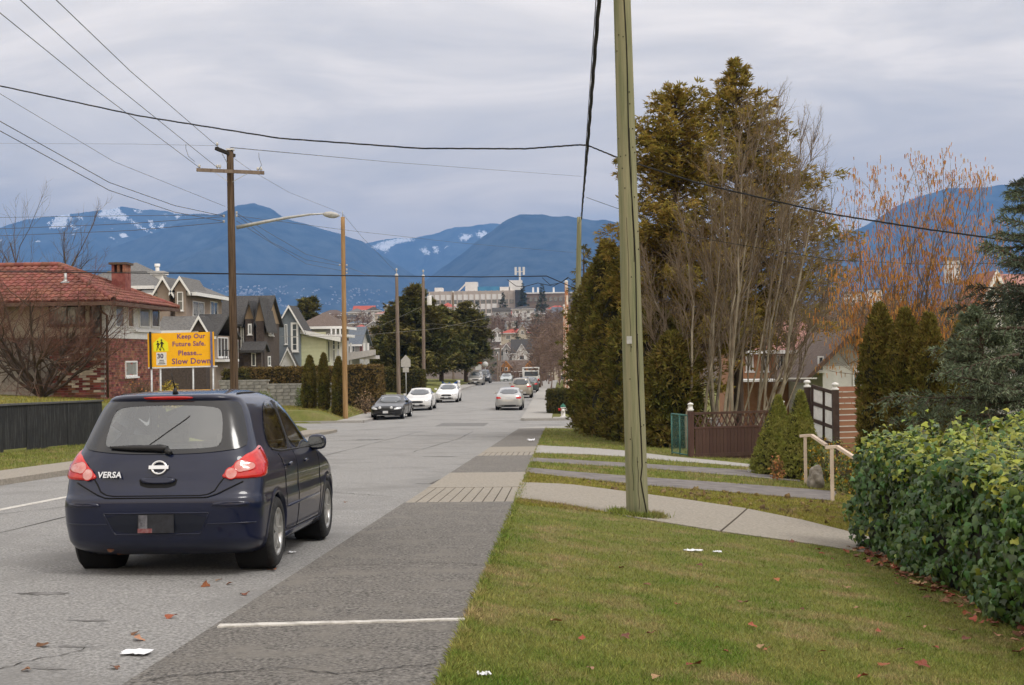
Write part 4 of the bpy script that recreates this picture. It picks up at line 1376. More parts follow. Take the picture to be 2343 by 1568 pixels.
for k in range(26):
    z = random.uniform(.5, 7.5); t = z / (T - B).z; aa = R(random.uniform(-150, -30))
    p = (T - B) * t + Vector((math.cos(aa), math.sin(aa), 0)) * (25.5 + (17 - 25.5) * t) / F * B.y
    MB().box(-.007, .007, -.006, .006, -.007, .007).build('nail', crack_m, rp, p)
MB().box(-.035, .035, -.004, .004, -.05, .05).build('number_tag', steel, rp, (T - B) * .23 + Vector((-.05, -25 / F * B.y, 0)))
# brown pole with crossarm and street lamp
B2 = P(537, 905, 54); B2.z = h(B2.x, 54)
T2 = P(526, 346, 54)
bp = pole('utility_pole', 'weathered brown pole with a crossarm and street lamp beside the yellow sign', B2, T2, .165, .13, brown_pole)
def lp(u, v, Y=54): return P(u, v, Y) - B2
arm = MB().bar(lp(450, 389, 53.75), lp(604, 396, 53.75), .10, .13); arm.build('crossarm', grey_pole, bp)
for a, b in (((488, 393), (521, 416)), ((569, 396), (531, 417))):
    MB().bar(lp(*a, 53.72), lp(*b, 53.8), .03, .012).build('arm_brace', steel, bp)
MB().bar(lp(494, 340, 53.3), lp(536, 357, 54.2), .12, .12).build('side_arm', mat('dark_arm', (.02, .016, .013), None, rough=.9), bp)
MB().bar(lp(508, 352, 53.6), lp(520, 374, 53.9), .025, .012).build('arm_brace', steel, bp)
MB().box(-.14, .14, -.14, .14, -.01, .05).build('pole_cap', white_metal, bp, lp(527, 344))


def insulator(at, parent, s=1.0, Y=54):
    mb = MB().lathe([(.015, -.12), (.015, 0), (.05, .01), (.06, .04), (.035, .06), (.05, .08), (.04, .11), (.001, .12)], 10)
    mb.build('insulator', porcelain, parent, at)


for u, v in ((497, 384), (503, 384), (590, 390), (597, 390), (497, 333), (456, 384)):
    insulator(lp(u, v, 53.75), bp)
for u, v in ((512, 495), (512, 507), (541, 487), (541, 494)):
    MB().lathe([(.001, -.05), (.045, -.04), (.03, 0), (.045, .04), (.001, .05)], 10).build('spool_insulator', porcelain, bp, lp(u, v))
la = MB()
la.tube([lp(541, 521), lp(600, 509), lp(660, 498), lp(710, 491), lp(745, 489)], [.075, .065, .055, .04, .03], 12)
la = la.build('lamp_arm', steel, bp)
lh = MB(); a, b = lp(738, 490), lp(777, 494)
d = b - a
lh.tube([a, a + d * .15, a + d * .45, a + d * .8, b], [.03, .09, .13, .10, .02], 12)
lo = lh.build('lamp_head', mat('lamp_grey', (.34, .34, .33), (.42, .42, .41), 8, .5), bp)
MB().lathe([(.16, .02), (.15, -.05), (.1, -.11), (.001, -.13)], 14, 'z', a + d * .62).build('lamp_bowl', mat('lamp_bowl', (.42, .44, .45), None, rough=.2), lo)

# other poles
def simple(label, u0, v0, u1, v1, Y, r0, r1, m, cap=True, group=None):
    b = P(u0, v0, Y); b.z = h(b.x, Y) - .05
    t = P(u1, v1, Y)
    o = pole('utility_pole', label, b, t, r0, r1, m, 14, group)
    if cap:
        MB().lathe([(r1 * 1.12, -.08), (r1 * 1.12, .05), (r1 * .6, .12), (.001, .13)], 10).build('pole_cap', porcelain, o, t - b)
    return o, b, t


tp, tb, tt = simple('light tan timber pole behind the street lamp and cedars', 790, 935, 784, 497, 80, .15, .115, tan_pole, False)
MB().tube([tt - tb, tt - tb + Vector((0, 0, .35))], .02, 6).build('pin', steel, tp)
for s_, v in ((-1, 607), (1, 607), (1, 617), (1, 625)):
    MB().lathe([(.001, -.05), (.05, -.04), (.035, 0), (.05, .04), (.001, .05)], 10).build('spool_insulator', porcelain, tp, P(785 + s_ * 8, v, 79.9) - tb)
for u0, v0, u1, v1, Y, lab in ((912, 893, 907, 630, 114, 'slim grey pole with a white cap near the pentagon sign'), (969, 888, 968, 632, 126, 'slim grey pole carrying a white transformer can')):
    o, b, t = simple(lab, u0, v0, u1, v1, Y, .17, .125, grey_pole)
    MB().tube([t - b + Vector((0, 0, .1)), t - b + Vector((0, 0, .42))], .03, 6).build('pin', steel, o)
    MB().lathe([(.001, -.1), (.09, -.06), (.07, 0), (.1, .05), (.001, .12)], 10).build('insulator', porcelain, o, t - b + Vector((0, 0, .45)))
    if Y > 120:
        c = P(982, 688, Y - .25) - b
        MB().lathe([(.001, -.42), (.2, -.42), (.21, -.36), (.21, .36), (.19, .42), (.001, .43)], 16, 'z', c).build('transformer', white_metal, o)
        MB().bar(c + Vector((-.4, .2, .3)), c + Vector((0, 0, .3)), .06, .06).build('bracket', steel, o)
        MB().tube([c + Vector((0, 0, .42)), c + Vector((.02, 0, .7))], .03, 6).build('bushing', porcelain, o)
simple('grey brown pole rising among the far cedars', 1037, 860, 1036, 668, 190, .17, .13, grey_pole)
fp, fb, ft = simple('grey green pole at the corner of the side street, second pole from the viewer', 1317, 985, 1325, 497, 63, .155, .10, green_pole, False)
simple('white and rust patched pole on the pavement side beyond the crossing', 1299, 905, 1295, 645, 122, .19, .14, peel_pole)
simple('thinner rust coloured pole behind the patched pole', 1292, 880, 1290, 700, 150, .17, .12, peel_pole)
simple('slim grey pole far down the dip of the street', 1143, 868, 1145, 788, 225, .16, .12, grey_pole)
simple('slim pale pole beside the one in the dip', 1138, 872, 1138, 808, 215, .13, .10, grey_pole)


def wire(name, label, pts, r=.012, m=wire_m, sag=0.0, n=24, twist=None):
    """an overhead line through points; sag in metres between two points"""
    P_ = [Vector(p) for p in pts]
    out = []
    for a, b in zip(P_, P_[1:]):
        for k in range(n + 1):
            t = k / n
            p = a.lerp(b, t); p.z -= sag * 4 * t * (1 - t)
            if not out or (p - out[-1]).length > 1e-4: out.append(p)
    mb = MB()
    if twist:
        for ph in (0, 2.1, 4.2):
            q = []
            for i, p in enumerate(out):
                d = (out[min(i + 1, len(out) - 1)] - out[max(i - 1, 0)]).normalized()
                x = d.cross(Vector((0, 0, 1))).normalized(); y = x.cross(d)
                a = i * twist + ph
                q.append(p + (x * math.cos(a) + y * math.sin(a)) * r * 1.05)
            mb.tube(q, r, 5)
    else:
        mb.tube(out, r, 5)
    return tag(mb.build(name, m), label, 'wire', 'overhead wires')


# heavy twisted line from above the viewer along the pavement to the corner pole
J = P(1344, 333, 30)
wire('overhead_cable', 'thick bundled black cable dropping from the top edge to the corner pole', [P(1385, -330, 14.5), P(1370, 0, 19.5), J, P(1332, 470, 50), ft + Vector((.1, -.1, -.1))], .017, sag=0, twist=.55, n=26)
wire('overhead_cable', 'thin black cable alongside the bundled one above the corner pole', [P(1378, -330, 14.5), P(1363, 0, 19.5), P(1340, 330, 31), P(1331, 480, 51), ft + Vector((-.05, 0, -.3))], .007, n=10)
wire('service_drop', 'twisted black service cable crossing the sky from the left edge', [P(-220, 140, 40), P(0, 197, 37), P(320, 266, 34.5), P(640, 317, 32.5), P(960, 340, 31.2), P(1200, 341, 30.4), P(1325, 332, 30.05), J], .0095, twist=.5, n=26)
wire('service_drop', 'twisted cable running down to the right through the bare tree', [J, P(1415, 362, 29.2), P(1600, 420, 28), P(1900, 490, 27), P(2120, 525, 26.4), P(2290, 548, 26), P(2480, 575, 25.5)], .0085, twist=.5, n=26)
wire('service_drop', 'thin lower cable crossing behind the big pole into the bare tree', [P(1341, 452, 44), P(1420, 480, 43), P(1600, 545, 41), P(1900, 595, 39), P(2140, 606, 38), P(2400, 600, 37)], .008)
# lines of the brown pole
def bpw(u, v, Y=53.75): return P(u, v, Y)
wire('power_line', 'outer power line from the left crossarm end to the top left corner', [P(-120, -90, 26), P(0, 30, 30), P(200, 192, 38), P(456, 384, 53.75)], .010, wire_grey)
wire('power_line', 'middle power line rising steeply from the crossarm', [P(-60, -120, 26), P(46, 0, 29), P(250, 185, 37), P(497, 384, 53.75)], .010, wire_grey)
wire('power_line', 'inner power line reaching the top insulator of the brown pole', [P(20, -130, 25), P(128, 0, 29), P(300, 165, 38), P(497, 335, 53.6)], .010, wire_grey)
wire('power_line', 'thin line sloping from the left edge to the brown pole shaft', [P(-80, 180, 34), P(0, 215, 37), P(260, 370, 45), P(515, 473, 54)], .007, wire_grey)
wire('power_line', 'upper of two dark lines sagging from the left edge to the spool insulators', [P(-80, 230, 33), P(0, 278, 36), P(250, 418, 45), P(400, 471, 50), P(512, 495, 54)], .012, wire_grey)
wire('power_line', 'lower of two dark lines sagging from the left edge to the spool insulators', [P(-80, 250, 33), P(0, 300, 36), P(250, 436, 45), P(400, 486, 50), P(512, 507, 54)], .012, wire_grey)
wire('power_line', 'uppermost flat line across the snowy mountain to the brown pole', [P(-80, 500, 70), P(0, 498, 68), P(300, 494, 60), P(515, 492, 54)], .010, wire_grey)
wire('power_line', 'middle flat line across the snowy mountain to the brown pole', [P(-80, 528, 70), P(0, 524, 68), P(300, 512, 60), P(513, 496, 54)], .012, wire_grey)
wire('power_line', 'lowest flat line across the snowy mountain to the brown pole', [P(-80, 542, 70), P(0, 540, 68), P(300, 528, 60), P(513, 509, 54)], .012, wire_grey)
wire('telephone_cable', 'heavy dark cable crossing the whole left half at roof height', [P(-120, 620, 52), P(0, 622, 53), P(530, 627, 54.2), P(790, 631, 58), P(1100, 634, 60), P(1250, 632, 62), fb + (ft - fb) * .66], .022)
wire('telephone_cable', 'second thin cable just above the roof height cable', [P(-120, 618, 51.9), P(300, 621, 53), P(528, 626, 54.0)], .010)
wire('power_line', 'thin line from the crossarm pole to the tan pole top', [P(497, 335, 53.75), P(570, 388, 60), P(660, 440, 68), P(783, 489, 80)], .007, wire_grey)
for i, (v0, v1, lab) in enumerate(((488, 604, 'upper'), (492, 609, 'middle'), (506, 620, 'lower'))):
    wire('power_line', lab + ' sagging line between the lamp arm and the tan pole', [P(541, v0, 54), P(620, v0 + (48, 62, 50)[i], 64), P(700, v1 - (22, 14, 16)[i], 72), P(782, v1, 80)], .009, wire_grey)
wire('power_line', 'thin line falling from the tan pole toward the far valley', [P(784, 490, 80), P(830, 545, 95), P(905, 622, 114)], .009, wire_grey)
wire('power_line', 'thin line between the two slim grey poles', [P(789, 610, 80), P(850, 632, 100), P(907, 636, 114), P(968, 636, 126)], .009, wire_grey)
wire('service_drop', 'pale cable slanting up across the dark cedars to the patched pole', [P(640, 770, 100), P(800, 770, 108), P(1000, 752, 114), P(1150, 720, 118), P(1297, 675, 122)], .012, mat('wire_pale', (.20, .19, .17), None, rough=.8))
wire('service_drop', 'lower pale cable across the dark cedars', [P(968, 700, 126), P(880, 742, 122), P(800, 762, 116), P(700, 766, 112)], .010, MATS['wire_pale'])
wire('service_drop', 'faint cable between the far poles below the blue roof', [P(969, 740, 126), P(1100, 748, 124), P(1297, 736, 122)], .008, MATS['wire_pale'])
wire('jumper_loop', 'black cable loop hanging near the patched pole top', [P(1160, 640, 61), P(1180, 655, 61.2), P(1200, 656, 61.3), P(1230, 648, 61.5), P(1265, 655, 61.8), P(1285, 645, 62), P(1300, 634, 62)], .014)
wire('jumper_loop', 'second black cable loop beside the patched pole top', [P(1240, 636, 61.5), P(1258, 652, 61.7), P(1280, 648, 61.9), P(1300, 636, 62.2), P(1318, 648, 62.4)], .014)
wire('power_line', 'hair thin high line across the sky right of the crossarm', [P(527, 338, 54), P(900, 372, 120), P(1330, 404, 200)], .016, wire_grey)
wire('power_line', 'hair thin high line across the sky left of the crossarm', [P(-80, 328, 90), P(300, 330, 70), P(497, 334, 54)], .006, wire_grey)
wire('power_line', 'thin line down the face of the middle mountain', [P(540, 494, 54), P(800, 528, 75), P(1050, 556, 100), P(1310, 578, 120)], .009, wire_grey)
for i, (u, v) in enumerate(((425, 340), (592, 360))):
    mb = MB().tube([P(u, v - 10, 53), P(u, v, 53), P(u + 6, v + 18, 53.4), P(u + 20 if i == 0 else u - 1, v + 30, 53.7)], .008, 5)
    tag(mb.build('lightning_arrester_lead', wire_grey), ('short lead hanging from the line left of the crossarm', 'short lead hanging above the right crossarm end')[i], 'wire')

# yellow school sign
yellow = mat('sign_yellow', (.92, .47, .004), (.86, .43, .004), 6, .45)
lime = mat('sign_lime', (.80, .74, .01), None, rough=.4)
purple = mat('sign_purple', (.15, .05, .20), None, rough=.5)
navy = mat('sign_navy', (.03, .02, .09), None, rough=.5)
SY_ = 50.0
c = P(414, 800, SY_); bz = h(c.x, SY_)
sg = empty('school_sign', (c.x, SY_, bz), R(0), 'wide yellow safety sign asking drivers to slow down', 'sign')
wd, ht = 155 / F * SY_, 78 / F * SY_
tilt = R(.7)
pan = empty('sign_panel', (0, 0, c.z - bz)); pan.parent = sg; pan.rotation_euler = (0, -tilt, 0)
MB().box(-wd / 2, wd / 2, -.012, .012, -ht / 2, ht / 2).build('board', yellow, pan)
MB().box(-wd / 2, wd / 2 + .1, -.02, .02, -ht / 2 - .05, -ht / 2 - .004).build('bottom_rail', white_metal, pan)
s_ = wd / 1230.0                                     # picture units of the enlarged sign -> metres
def sp(px, py): return ((px - 855) * s_, 0, (555 - py) * s_)
def letters(txt, px, py, size, m):
    x, _, z = sp(px, py)
    text_mesh(txt, size * s_ * 1.32, m, 'lettering', pan, (x, -.016, z), (math.pi / 2, 0, 0), .002, bold=.004, space=1.06)
letters('Keep Our', 785, 355, 92, purple); letters('Future Safe.', 695, 492, 92, purple); letters('Please...', 800, 662, 98, purple); letters('Slow Down', 680, 818, 110, purple)
pent = [(350, 582), (628, 582), (618, 420), (478, 312), (345, 425)]
MB().prism([(sp(x, y)[0], sp(x, y)[2]) for x, y in pent], -.020, -.014, 'y').build('pentagon', lime, pan)
blk = mat('sign_black', (.01, .01, .01), None, rough=.6)
def figure(cx, top, hgt, mirror):
    mb = MB(); k = hgt / 210.0
    def q(x, y): a = sp(cx + x * mirror * k, top + y * k); return (a[0], a[2])
    pr = lambda ps: mb.prism([q(*p) for p in ps], -.0235, -.0205, 'y')
    pr([(16 * math.cos(a), 14 + 16 * math.sin(a)) for a in np.linspace(0, 2 * math.pi, 12, endpoint=False)])
    pr([(-14, 36), (16, 36), (24, 92), (14, 130), (-16, 130), (-10, 80)])
    pr([(14, 40), (48, 84), (40, 92), (10, 66)]); pr([(-12, 42), (-34, 84), (-26, 90), (-6, 66)])
    pr([(-16, 128), (0, 128), (-14, 206), (-32, 206)]); pr([(0, 128), (15, 128), (52, 200), (40, 206)])
    mb.build('walking_figure', blk, pan)
figure(430, 385, 180, 1); figure(500, 360, 212, 1)
MB().box(sp(397, 0)[0], sp(585, 0)[0], -.020, -.014, sp(0, 835)[2], sp(0, 600)[2]).build('speed_plate', white_metal, pan)
x, _, z = sp(412, 705)
text_mesh('30', 118 * s_, navy, 'lettering', pan, (x, -.023, z), (math.pi / 2, 0, 0), .002, bold=.006)
for row, (x0, x1) in ((742, (455, 535)), (775, (445, 545)), (806, (430, 560))):
    MB().box(sp(x0, 0)[0], sp(x1, 0)[0], -.022, -.0205, sp(0, row + 9)[2], sp(0, row - 7)[2]).build('small_print', wire_grey, pan)
for px, m_ in ((296, blk), (1425, mat('post_slate', (.09, .08, .22), (.15, .15, .24), 6, .6))):
    x = sp(px, 0)[0]
    MB().box(x - .035, x + .035, -.062, -.024, -ht / 2 - .06, ht / 2 + (.06 if px < 500 else .0)).build('front_post', m_, pan)
zb = -(0)
for px in (300, 465, 1070, 1440):
    x = sp(px, 0)[0]
    MB().tube([(x, .03, -.4), (x, .03, c.z - bz - ht / 2 + .1)], .035, 10).build('leg', steel, sg)

# back of a pentagon sign on its post
c = P(928, 830, 100); b = Vector((c.x, 100, h(c.x, 100)))
ps = empty('crossing_sign', b, 0, 'pale grey back of a pentagon road sign on a thin post', 'sign')
k = 100 / F
MB().prism([(-11 * k, -10 * k), (11 * k, -10 * k), (11 * k, 6 * k), (0, 18 * k), (-11 * k, 6 * k)], -.02, .0, 'y').build('sign_plate', mat('sign_back', (.50, .49, .46), (.42, .41, .39), 10, .5, metal=.3), ps, (0, 0, c.z - b.z))
MB().box(-7 * k, 7 * k, -.02, 0, -22 * k, -11 * k).build('lower_plate', MATS['sign_back'], ps, (0, 0, c.z - b.z))
MB().tube([(0, .03, -.3), (0, .03, c.z - b.z + .2)], .03, 8).build('post', steel, ps)
# round white sign and small shop board by the far cedars
for (u, v, Y, r, lab, nm) in ((1110, 834, 186, 6.5, 'small round white sign beyond the utility cars', 'round_sign'),):
    c = P(u, v, Y); b = Vector((c.x, Y, h(c.x, Y)))
    o = empty(nm, b, 0, lab, 'sign')
    MB().lathe([(.001, -.03), (r * Y / F, -.03), (r * Y / F, 0), (.001, 0)], 20, 'y').build('sign_plate', white_metal, o, (0, 0, c.z - b.z))
    MB().tube([(0, .03, -.3), (0, .03, c.z - b.z)], .03, 6).build('post', steel, o)
c = P(1095, 837, 188); b = Vector((c.x, 188, h(c.x, 188)))
o = empty('notice_board', b, 0, 'small white board with an orange red top behind the round sign', 'sign')
k = 188 / F
MB().box(-8 * k, 6 * k, 0, .05, -10 * k, 4 * k).build('board', white_metal, o, (0, 0, c.z - b.z))
MB().box(-9 * k, 7 * k, -.05, .06, 4 * k + .003, 9 * k).build('header', mat('orange_red', (.60, .10, .03), None, rough=.6), o, (0, 0, c.z - b.z))
for x in (-7 * k, 5 * k): MB().box(x - .05, x + .05, .06, .14, -2.2, 0).build('leg', steel, o, (0, 0, c.z - b.z))

# fire hydrant
b = P(1288, 948, 79.6); b.z = h(b.x, 79.6)
hy = empty('fire_hydrant', b, 0, 'white fire hydrant with red outlet and green cap at the far corner', 'fire hydrant')
hw = mat('hydrant_white', (.80, .79, .77), (.66, .64, .62), 12, .5)
MB().lathe([(.001, -.2), (.17, -.2), (.17, .04), (.12, .05), (.12, .50), (.15, .51), (.15, .55), (.13, .56), (.11, .63), (.001, .64)], 18).build('barrel', hw, hy)
MB().lathe([(.15, .56), (.14, .62), (.09, .69), (.03, .71), (.03, .76), (.001, .765)], 18).build('cap', mat('hydrant_green', (.02, .14, .09), None, rough=.5), hy)
MB().lathe([(.06, 0), (.06, -.2), (.08, -.2), (.08, -.26), (.001, -.265)], 12, 'x', (0, 0, .42)).build('outlet', mat('hydrant_red', (.55, .03, .03), None, rough=.5), hy)
MB().lathe([(.06, 0), (.06, .18), (.075, .18), (.075, .22), (.001, .225)], 12, 'x', (0, 0, .42)).build('outlet', hw, hy)
MB().lathe([(.08, 0), (.08, -.16), (.10, -.16), (.10, -.21), (.001, -.215)], 12, 'y', (0, 0, .36)).build('outlet', hw, hy)
# dark bin by the far pavement
b = P(1270, 893, 104); b.z = h(b.x, 104)
bn = empty('wheeled_bin', b, 0, 'dark wheeled bin at the edge of the far pavement', 'bin')
MB().add([(-.25, -.28, .05), (.25, -.28, .05), (.25, .25, .05), (-.25, .25, .05), (-.3, -.34, .95), (.3, -.34, .95), (.3, .32, .95), (-.3, .32, .95)],
         [(0, 3, 2, 1), (4, 5, 6, 7), (0, 1, 5, 4), (1, 2, 6, 5), (2, 3, 7, 6), (3, 0, 4, 7)]).build('tub', mat('bin_dark', (.02, .022, .035), None, rough=.5), bn)
MB().box(-.32, .32, -.37, .36, .955, 1.02).build('lid', MATS['bin_dark'], bn)
for sx in (-1, 1): MB().lathe([(.001, -.03), (.1, -.03), (.1, .03), (.001, .03)], 12, 'x', (sx * .27, .3, .1)).build('wheel', tyre_m, bn)
# ------------------------------------------------------------------ houses
def hx(u, Y, v=784): return P(u, v, Y).x
def hz(v, Y, u=CU): return P(u, v, Y).z


cream_w = mat('wall_cream', (.50, .44, .34), (.58, .52, .42), 3, .9, .2)
white_w = mat('wall_white', (.72, .72, .70), (.62, .62, .60), 4, .8)
taupe_w = mat('wall_taupe', (.26, .205, .165), (.31, .25, .205), 3, .9, .2)
dark_w = mat('wall_dark_shingle', (.055, .042, .036), (.10, .078, .066), 9, .95, .6, 30)
pale_w = mat('wall_pale_yellow', (.56, .58, .38), (.62, .63, .43), 3, .9, .1)
bluegrey_w = mat('wall_blue_grey', (.16, .19, .22), (.20, .23, .26), 4, .9)
grey_w = mat('wall_grey', (.33, .33, .33), (.42, .42, .41), 4, .9)
trim_w = mat('trim_white', (.80, .80, .79), (.72, .72, .71), 6, .6)
brown_trim = mat('trim_brown', (.09, .05, .035), (.13, .08, .055), 6, .7)
roof_red = mat('roof_red_tile', (.175, .056, .038), (.235, .085, .06), 5, .8, .4, 20, objrand=.25, c3=(.13, .045, .035), scale3=1.4)
roof_redj = mat('roof_red_tile_joined', (.175, .056, .038), (.235, .085, .06), 5, .8, .4, 20, island=.25, c3=(.13, .045, .035), scale3=1.4)
roof_grey = mat('roof_grey_tile', (.10, .098, .095), (.20, .195, .19), 7, .9, .8, 24, stretch=(1, 1, 3))
roof_dark = mat('roof_dark_shingle', (.045, .043, .043), (.085, .082, .08), 8, .95, .9, 30)
roof_brown = mat('roof_brown_shingle', (.095, .07, .058), (.17, .13, .11), 8, .95, .9, 30)
roof_blue = mat('roof_slate_blue', (.09, .11, .14), (.14, .16, .19), 8, .9, .6, 30)
brick_m = mat('brick_mixed', (.16, .05, .036), (.24, .09, .06), 4, .9, .4, 20, objrand=.45)
brick_pale = mat('brick_pale', (.55, .46, .36), (.62, .54, .45), 4, .9, .4, 20, objrand=.2)
brick_j = mat('brick_joined', (.16, .052, .038), (.28, .12, .085), 4, .9, .4, 20, island=.5)
mortar = mat('mortar', (.30, .27, .24), (.38, .34, .30), 8, .95)
pane_m = mat('window_pane', (.045, .055, .06), (.10, .12, .13), .8, .06, spec=.9, coat=.6)
pane_lit = mat('window_blind', (.34, .37, .36), (.25, .28, .28), 2, .15, spec=.8, coat=.5)


def win(root, u0, u1, v0, v1, Y, frame=None, pane=None, out=.05, nv=1, nh=1, sill=True, fw=.06):
    """window on a wall facing the viewer at distance Y, given by its picture edges"""
    frame = frame or trim_w
    x0, x1 = hx(u0, Y, v0), hx(u1, Y, v0)
    z1, z0 = hz(v0, Y, (u0 + u1) / 2), hz(v1, Y, (u0 + u1) / 2)
    return winx(root, x0, x1, z0, z1, Y, frame, pane, out, nv, nh, sill, fw)


def winx(root, x0, x1, z0, z1, Y, frame=None, pane=None, out=.05, nv=1, nh=1, sill=True, fw=.06):
    mb = MB()
    y0, y1 = Y - out, Y + .05
    mb.box(x0, x0 + fw, y0, y1, z0, z1); mb.box(x1 - fw, x1, y0, y1, z0, z1)
    mb.box(x0 + fw, x1 - fw, y0, y1, z0, z0 + fw); mb.box(x0 + fw, x1 - fw, y0, y1, z1 - fw, z1)
    for k in range(1, nv):
        x = x0 + (x1 - x0) * k / nv; mb.box(x - .02, x + .02, y0 + .012, y1, z0 + fw, z1 - fw)
    for k in range(1, nh):
        z = z0 + (z1 - z0) * k / nh; mb.box(x0 + fw, x1 - fw, y0 + .016, y1, z - .02, z + .02)
    w = mb.build('window', frame or trim_w, root, loc=root_off(root))
    MB().box(x0 + fw * .5, x1 - fw * .5, Y - out + .03, Y - .01, z0 + fw * .5, z1 - fw * .5).build('pane', pane or pane_m, w)
    if sill: MB().box(x0 - .06, x1 + .06, y0 - .05, y0 + .02, z0 - .06, z0 - .003).build('sill', frame or trim_w, w)
    return w


def onx(u, v, X):
    d = ray(u, v)
    return Vector((0, 0, EYE)) + d * (X / d.x)


def wine(root, u0, u1, v0, v1, X, frame=None, pane=None, fw=.07, nv=1, nh=1, sill=True):
    """window on a wall that faces the street (plane x = X), given by its picture edges"""
    a, b = onx(u0, v0, X), onx(u1, v0, X)
    c_ = onx((u0 + u1) / 2, v1, X)
    y0, y1, z0, z1 = min(a.y, b.y), max(a.y, b.y), c_.z, (a.z + b.z) / 2
    mb = MB()
    xa, xb = X - .05, X + .05
    mb.box(xa, xb, y0, y0 + fw, z0, z1); mb.box(xa, xb, y1 - fw, y1, z0, z1); mb.box(xa, xb, y0 + fw, y1 - fw, z0, z0 + fw); mb.box(xa, xb, y0 + fw, y1 - fw, z1 - fw, z1)
    for k in range(1, nv):
        y = y0 + (y1 - y0) * k / nv; mb.box(xa, xb - .012, y - .03, y + .03, z0 + fw, z1 - fw)
    for k in range(1, nh):
        z = z0 + (z1 - z0) * k / nh; mb.box(xa, xb - .016, y0 + fw, y1 - fw, z - .025, z + .025)
    w = mb.build('window', frame or trim_w, root, loc=root_off(root))
    MB().box(X + .01, X + .02, y0 + fw * .5, y1 - fw * .5, z0 + fw * .5, z1 - fw * .5).build('pane', pane or pane_m, w)
    if sill: MB().box(X + .03, X + .11, y0 - .08, y1 + .08, z0 - .07, z0 - .003).build('sill', frame or trim_w, w)
    return w


def root_off(root):
    return -root.location if root.rotation_euler.z == 0 else (0, 0, 0)


def put(root, name, mb, m):
    return mb.build(name, m, root, loc=root_off(root))


def house_root(name, label, u, Y, cat='house', group=None):
    x = hx(u, Y)
    return empty(name, (x, Y, h(x, Y)), 0, label, cat, group)


def vol(root, u0, u1, v0, Y, depth, m, z0=None, name='wall'):
    x0, x1 = hx(u0, Y, v0), hx(u1, Y, v0)
    z1 = hz(v0, Y, (u0 + u1) / 2)
    zb = min(h(x0, Y), h(x1, Y), h(x0, Y + depth)) - .3 if z0 is None else z0
    put(root, name, MB().box(x0, x1, Y, Y + depth, zb, z1), m)
    return x0, x1, z1


def hip(root, x0, x1, y0, y1, z, hr, ov, m, fm=None, name='roof'):
    a, b, c, d = x0 - ov, x1 + ov, y0 - ov, y1 + ov
    ins = min((d - c) / 2, (b - a) / 2 * .98)
    yc = (c + d) / 2
    e, f = a + ins, b - ins
    mb = MB()
    t = .14
    vs = [(a, c, z), (b, c, z), (b, d, z), (a, d, z), (e, yc, z + hr), (f, yc, z + hr), (a, c, z - t), (b, c, z - t), (b, d, z - t), (a, d, z - t)]
    mb.add(vs, [(0, 1, 5, 4), (1, 2, 5), (2, 3, 4, 5), (3, 0, 4), (6, 9, 8, 7)])
    o = put(root, name, mb, m)
    fb = MB()
    fb.box(a - .03, b + .03, c - .05, c - .003, z - t - .06, z + .02); fb.box(b + .003, b + .05, c, d, z - t - .06, z + .02); fb.box(a - .05, a - .003, c, d, z - t - .06, z + .02)
    fo = fb.build('gutter', fm or trim_w, o)
    return o


def gable_x(root, x0, x1, y0, y1, z, hr, ov, m, fm=None, wm=None, name='roof'):
    """ridge along x: the viewer sees a slope"""
    t = .16
    a, b = x0 - ov * .6, x1 + ov * .6
    yc = (y0 + y1) / 2
    s = hr / (yc - y0)
    c, d, zc = y0 - ov, y1 + ov, z - ov * s
    prof = [(c, zc), (yc, z + hr), (d, zc), (d, zc + t), (yc, z + hr + t * 1.15), (c, zc + t)]
    o = put(root, name, MB().prism(prof, a, b, 'x'), m)
    if wm: put(root, 'gable_wall', MB().prism([(y0, z - .02), (y1, z - .02), (yc, z + hr)], x0 + .01, x1 - .01, 'x'), wm)
    MB().box(a - .02, b + .02, c - .06, c - .004, zc - .03, zc + t * .9).build('gutter', fm or trim_w, o)
    return o


def gable_y(root, x0, x1, y0, y1, z, hr, ov, m, fm=None, wm=None, name='gable_roof', fw=.16):
    """ridge along y: the viewer sees the gable"""
    t = .15
    xc = (x0 + x1) / 2
    s = hr / (xc - x0)
    a, b, za = x0 - ov, x1 + ov, z - ov * s
    prof = [(a, za), (xc, z + hr), (b, za), (b, za + t), (xc, z + hr + t * 1.3), (a, za + t)]
    o = put(root, name, MB().prism(prof, y0 - ov * .7, y1, 'y'), m)
    if wm: put(root, 'gable_wall', MB().prism([(x0 + .005, z - .02), (x1 - .005, z - .02), (xc, z + hr - .02)], y0 + .002, y1 - .02, 'y'), wm)
    if fm:
        y = y0 - ov * .7
        fb = MB()
        fb.prism([(a, za - .02), (xc, z + hr - .02), (xc, z + hr + t * 1.3 + .03), (a, za + t + .03)], y - .06, y - .003, 'y')
        fb.prism([(xc, z + hr - .02), (b, za - .02), (b, za + t + .03), (xc, z + hr + t * 1.3 + .03)], y - .06, y - .003, 'y')
        fb.build('bargeboard', fm, o)
    return o


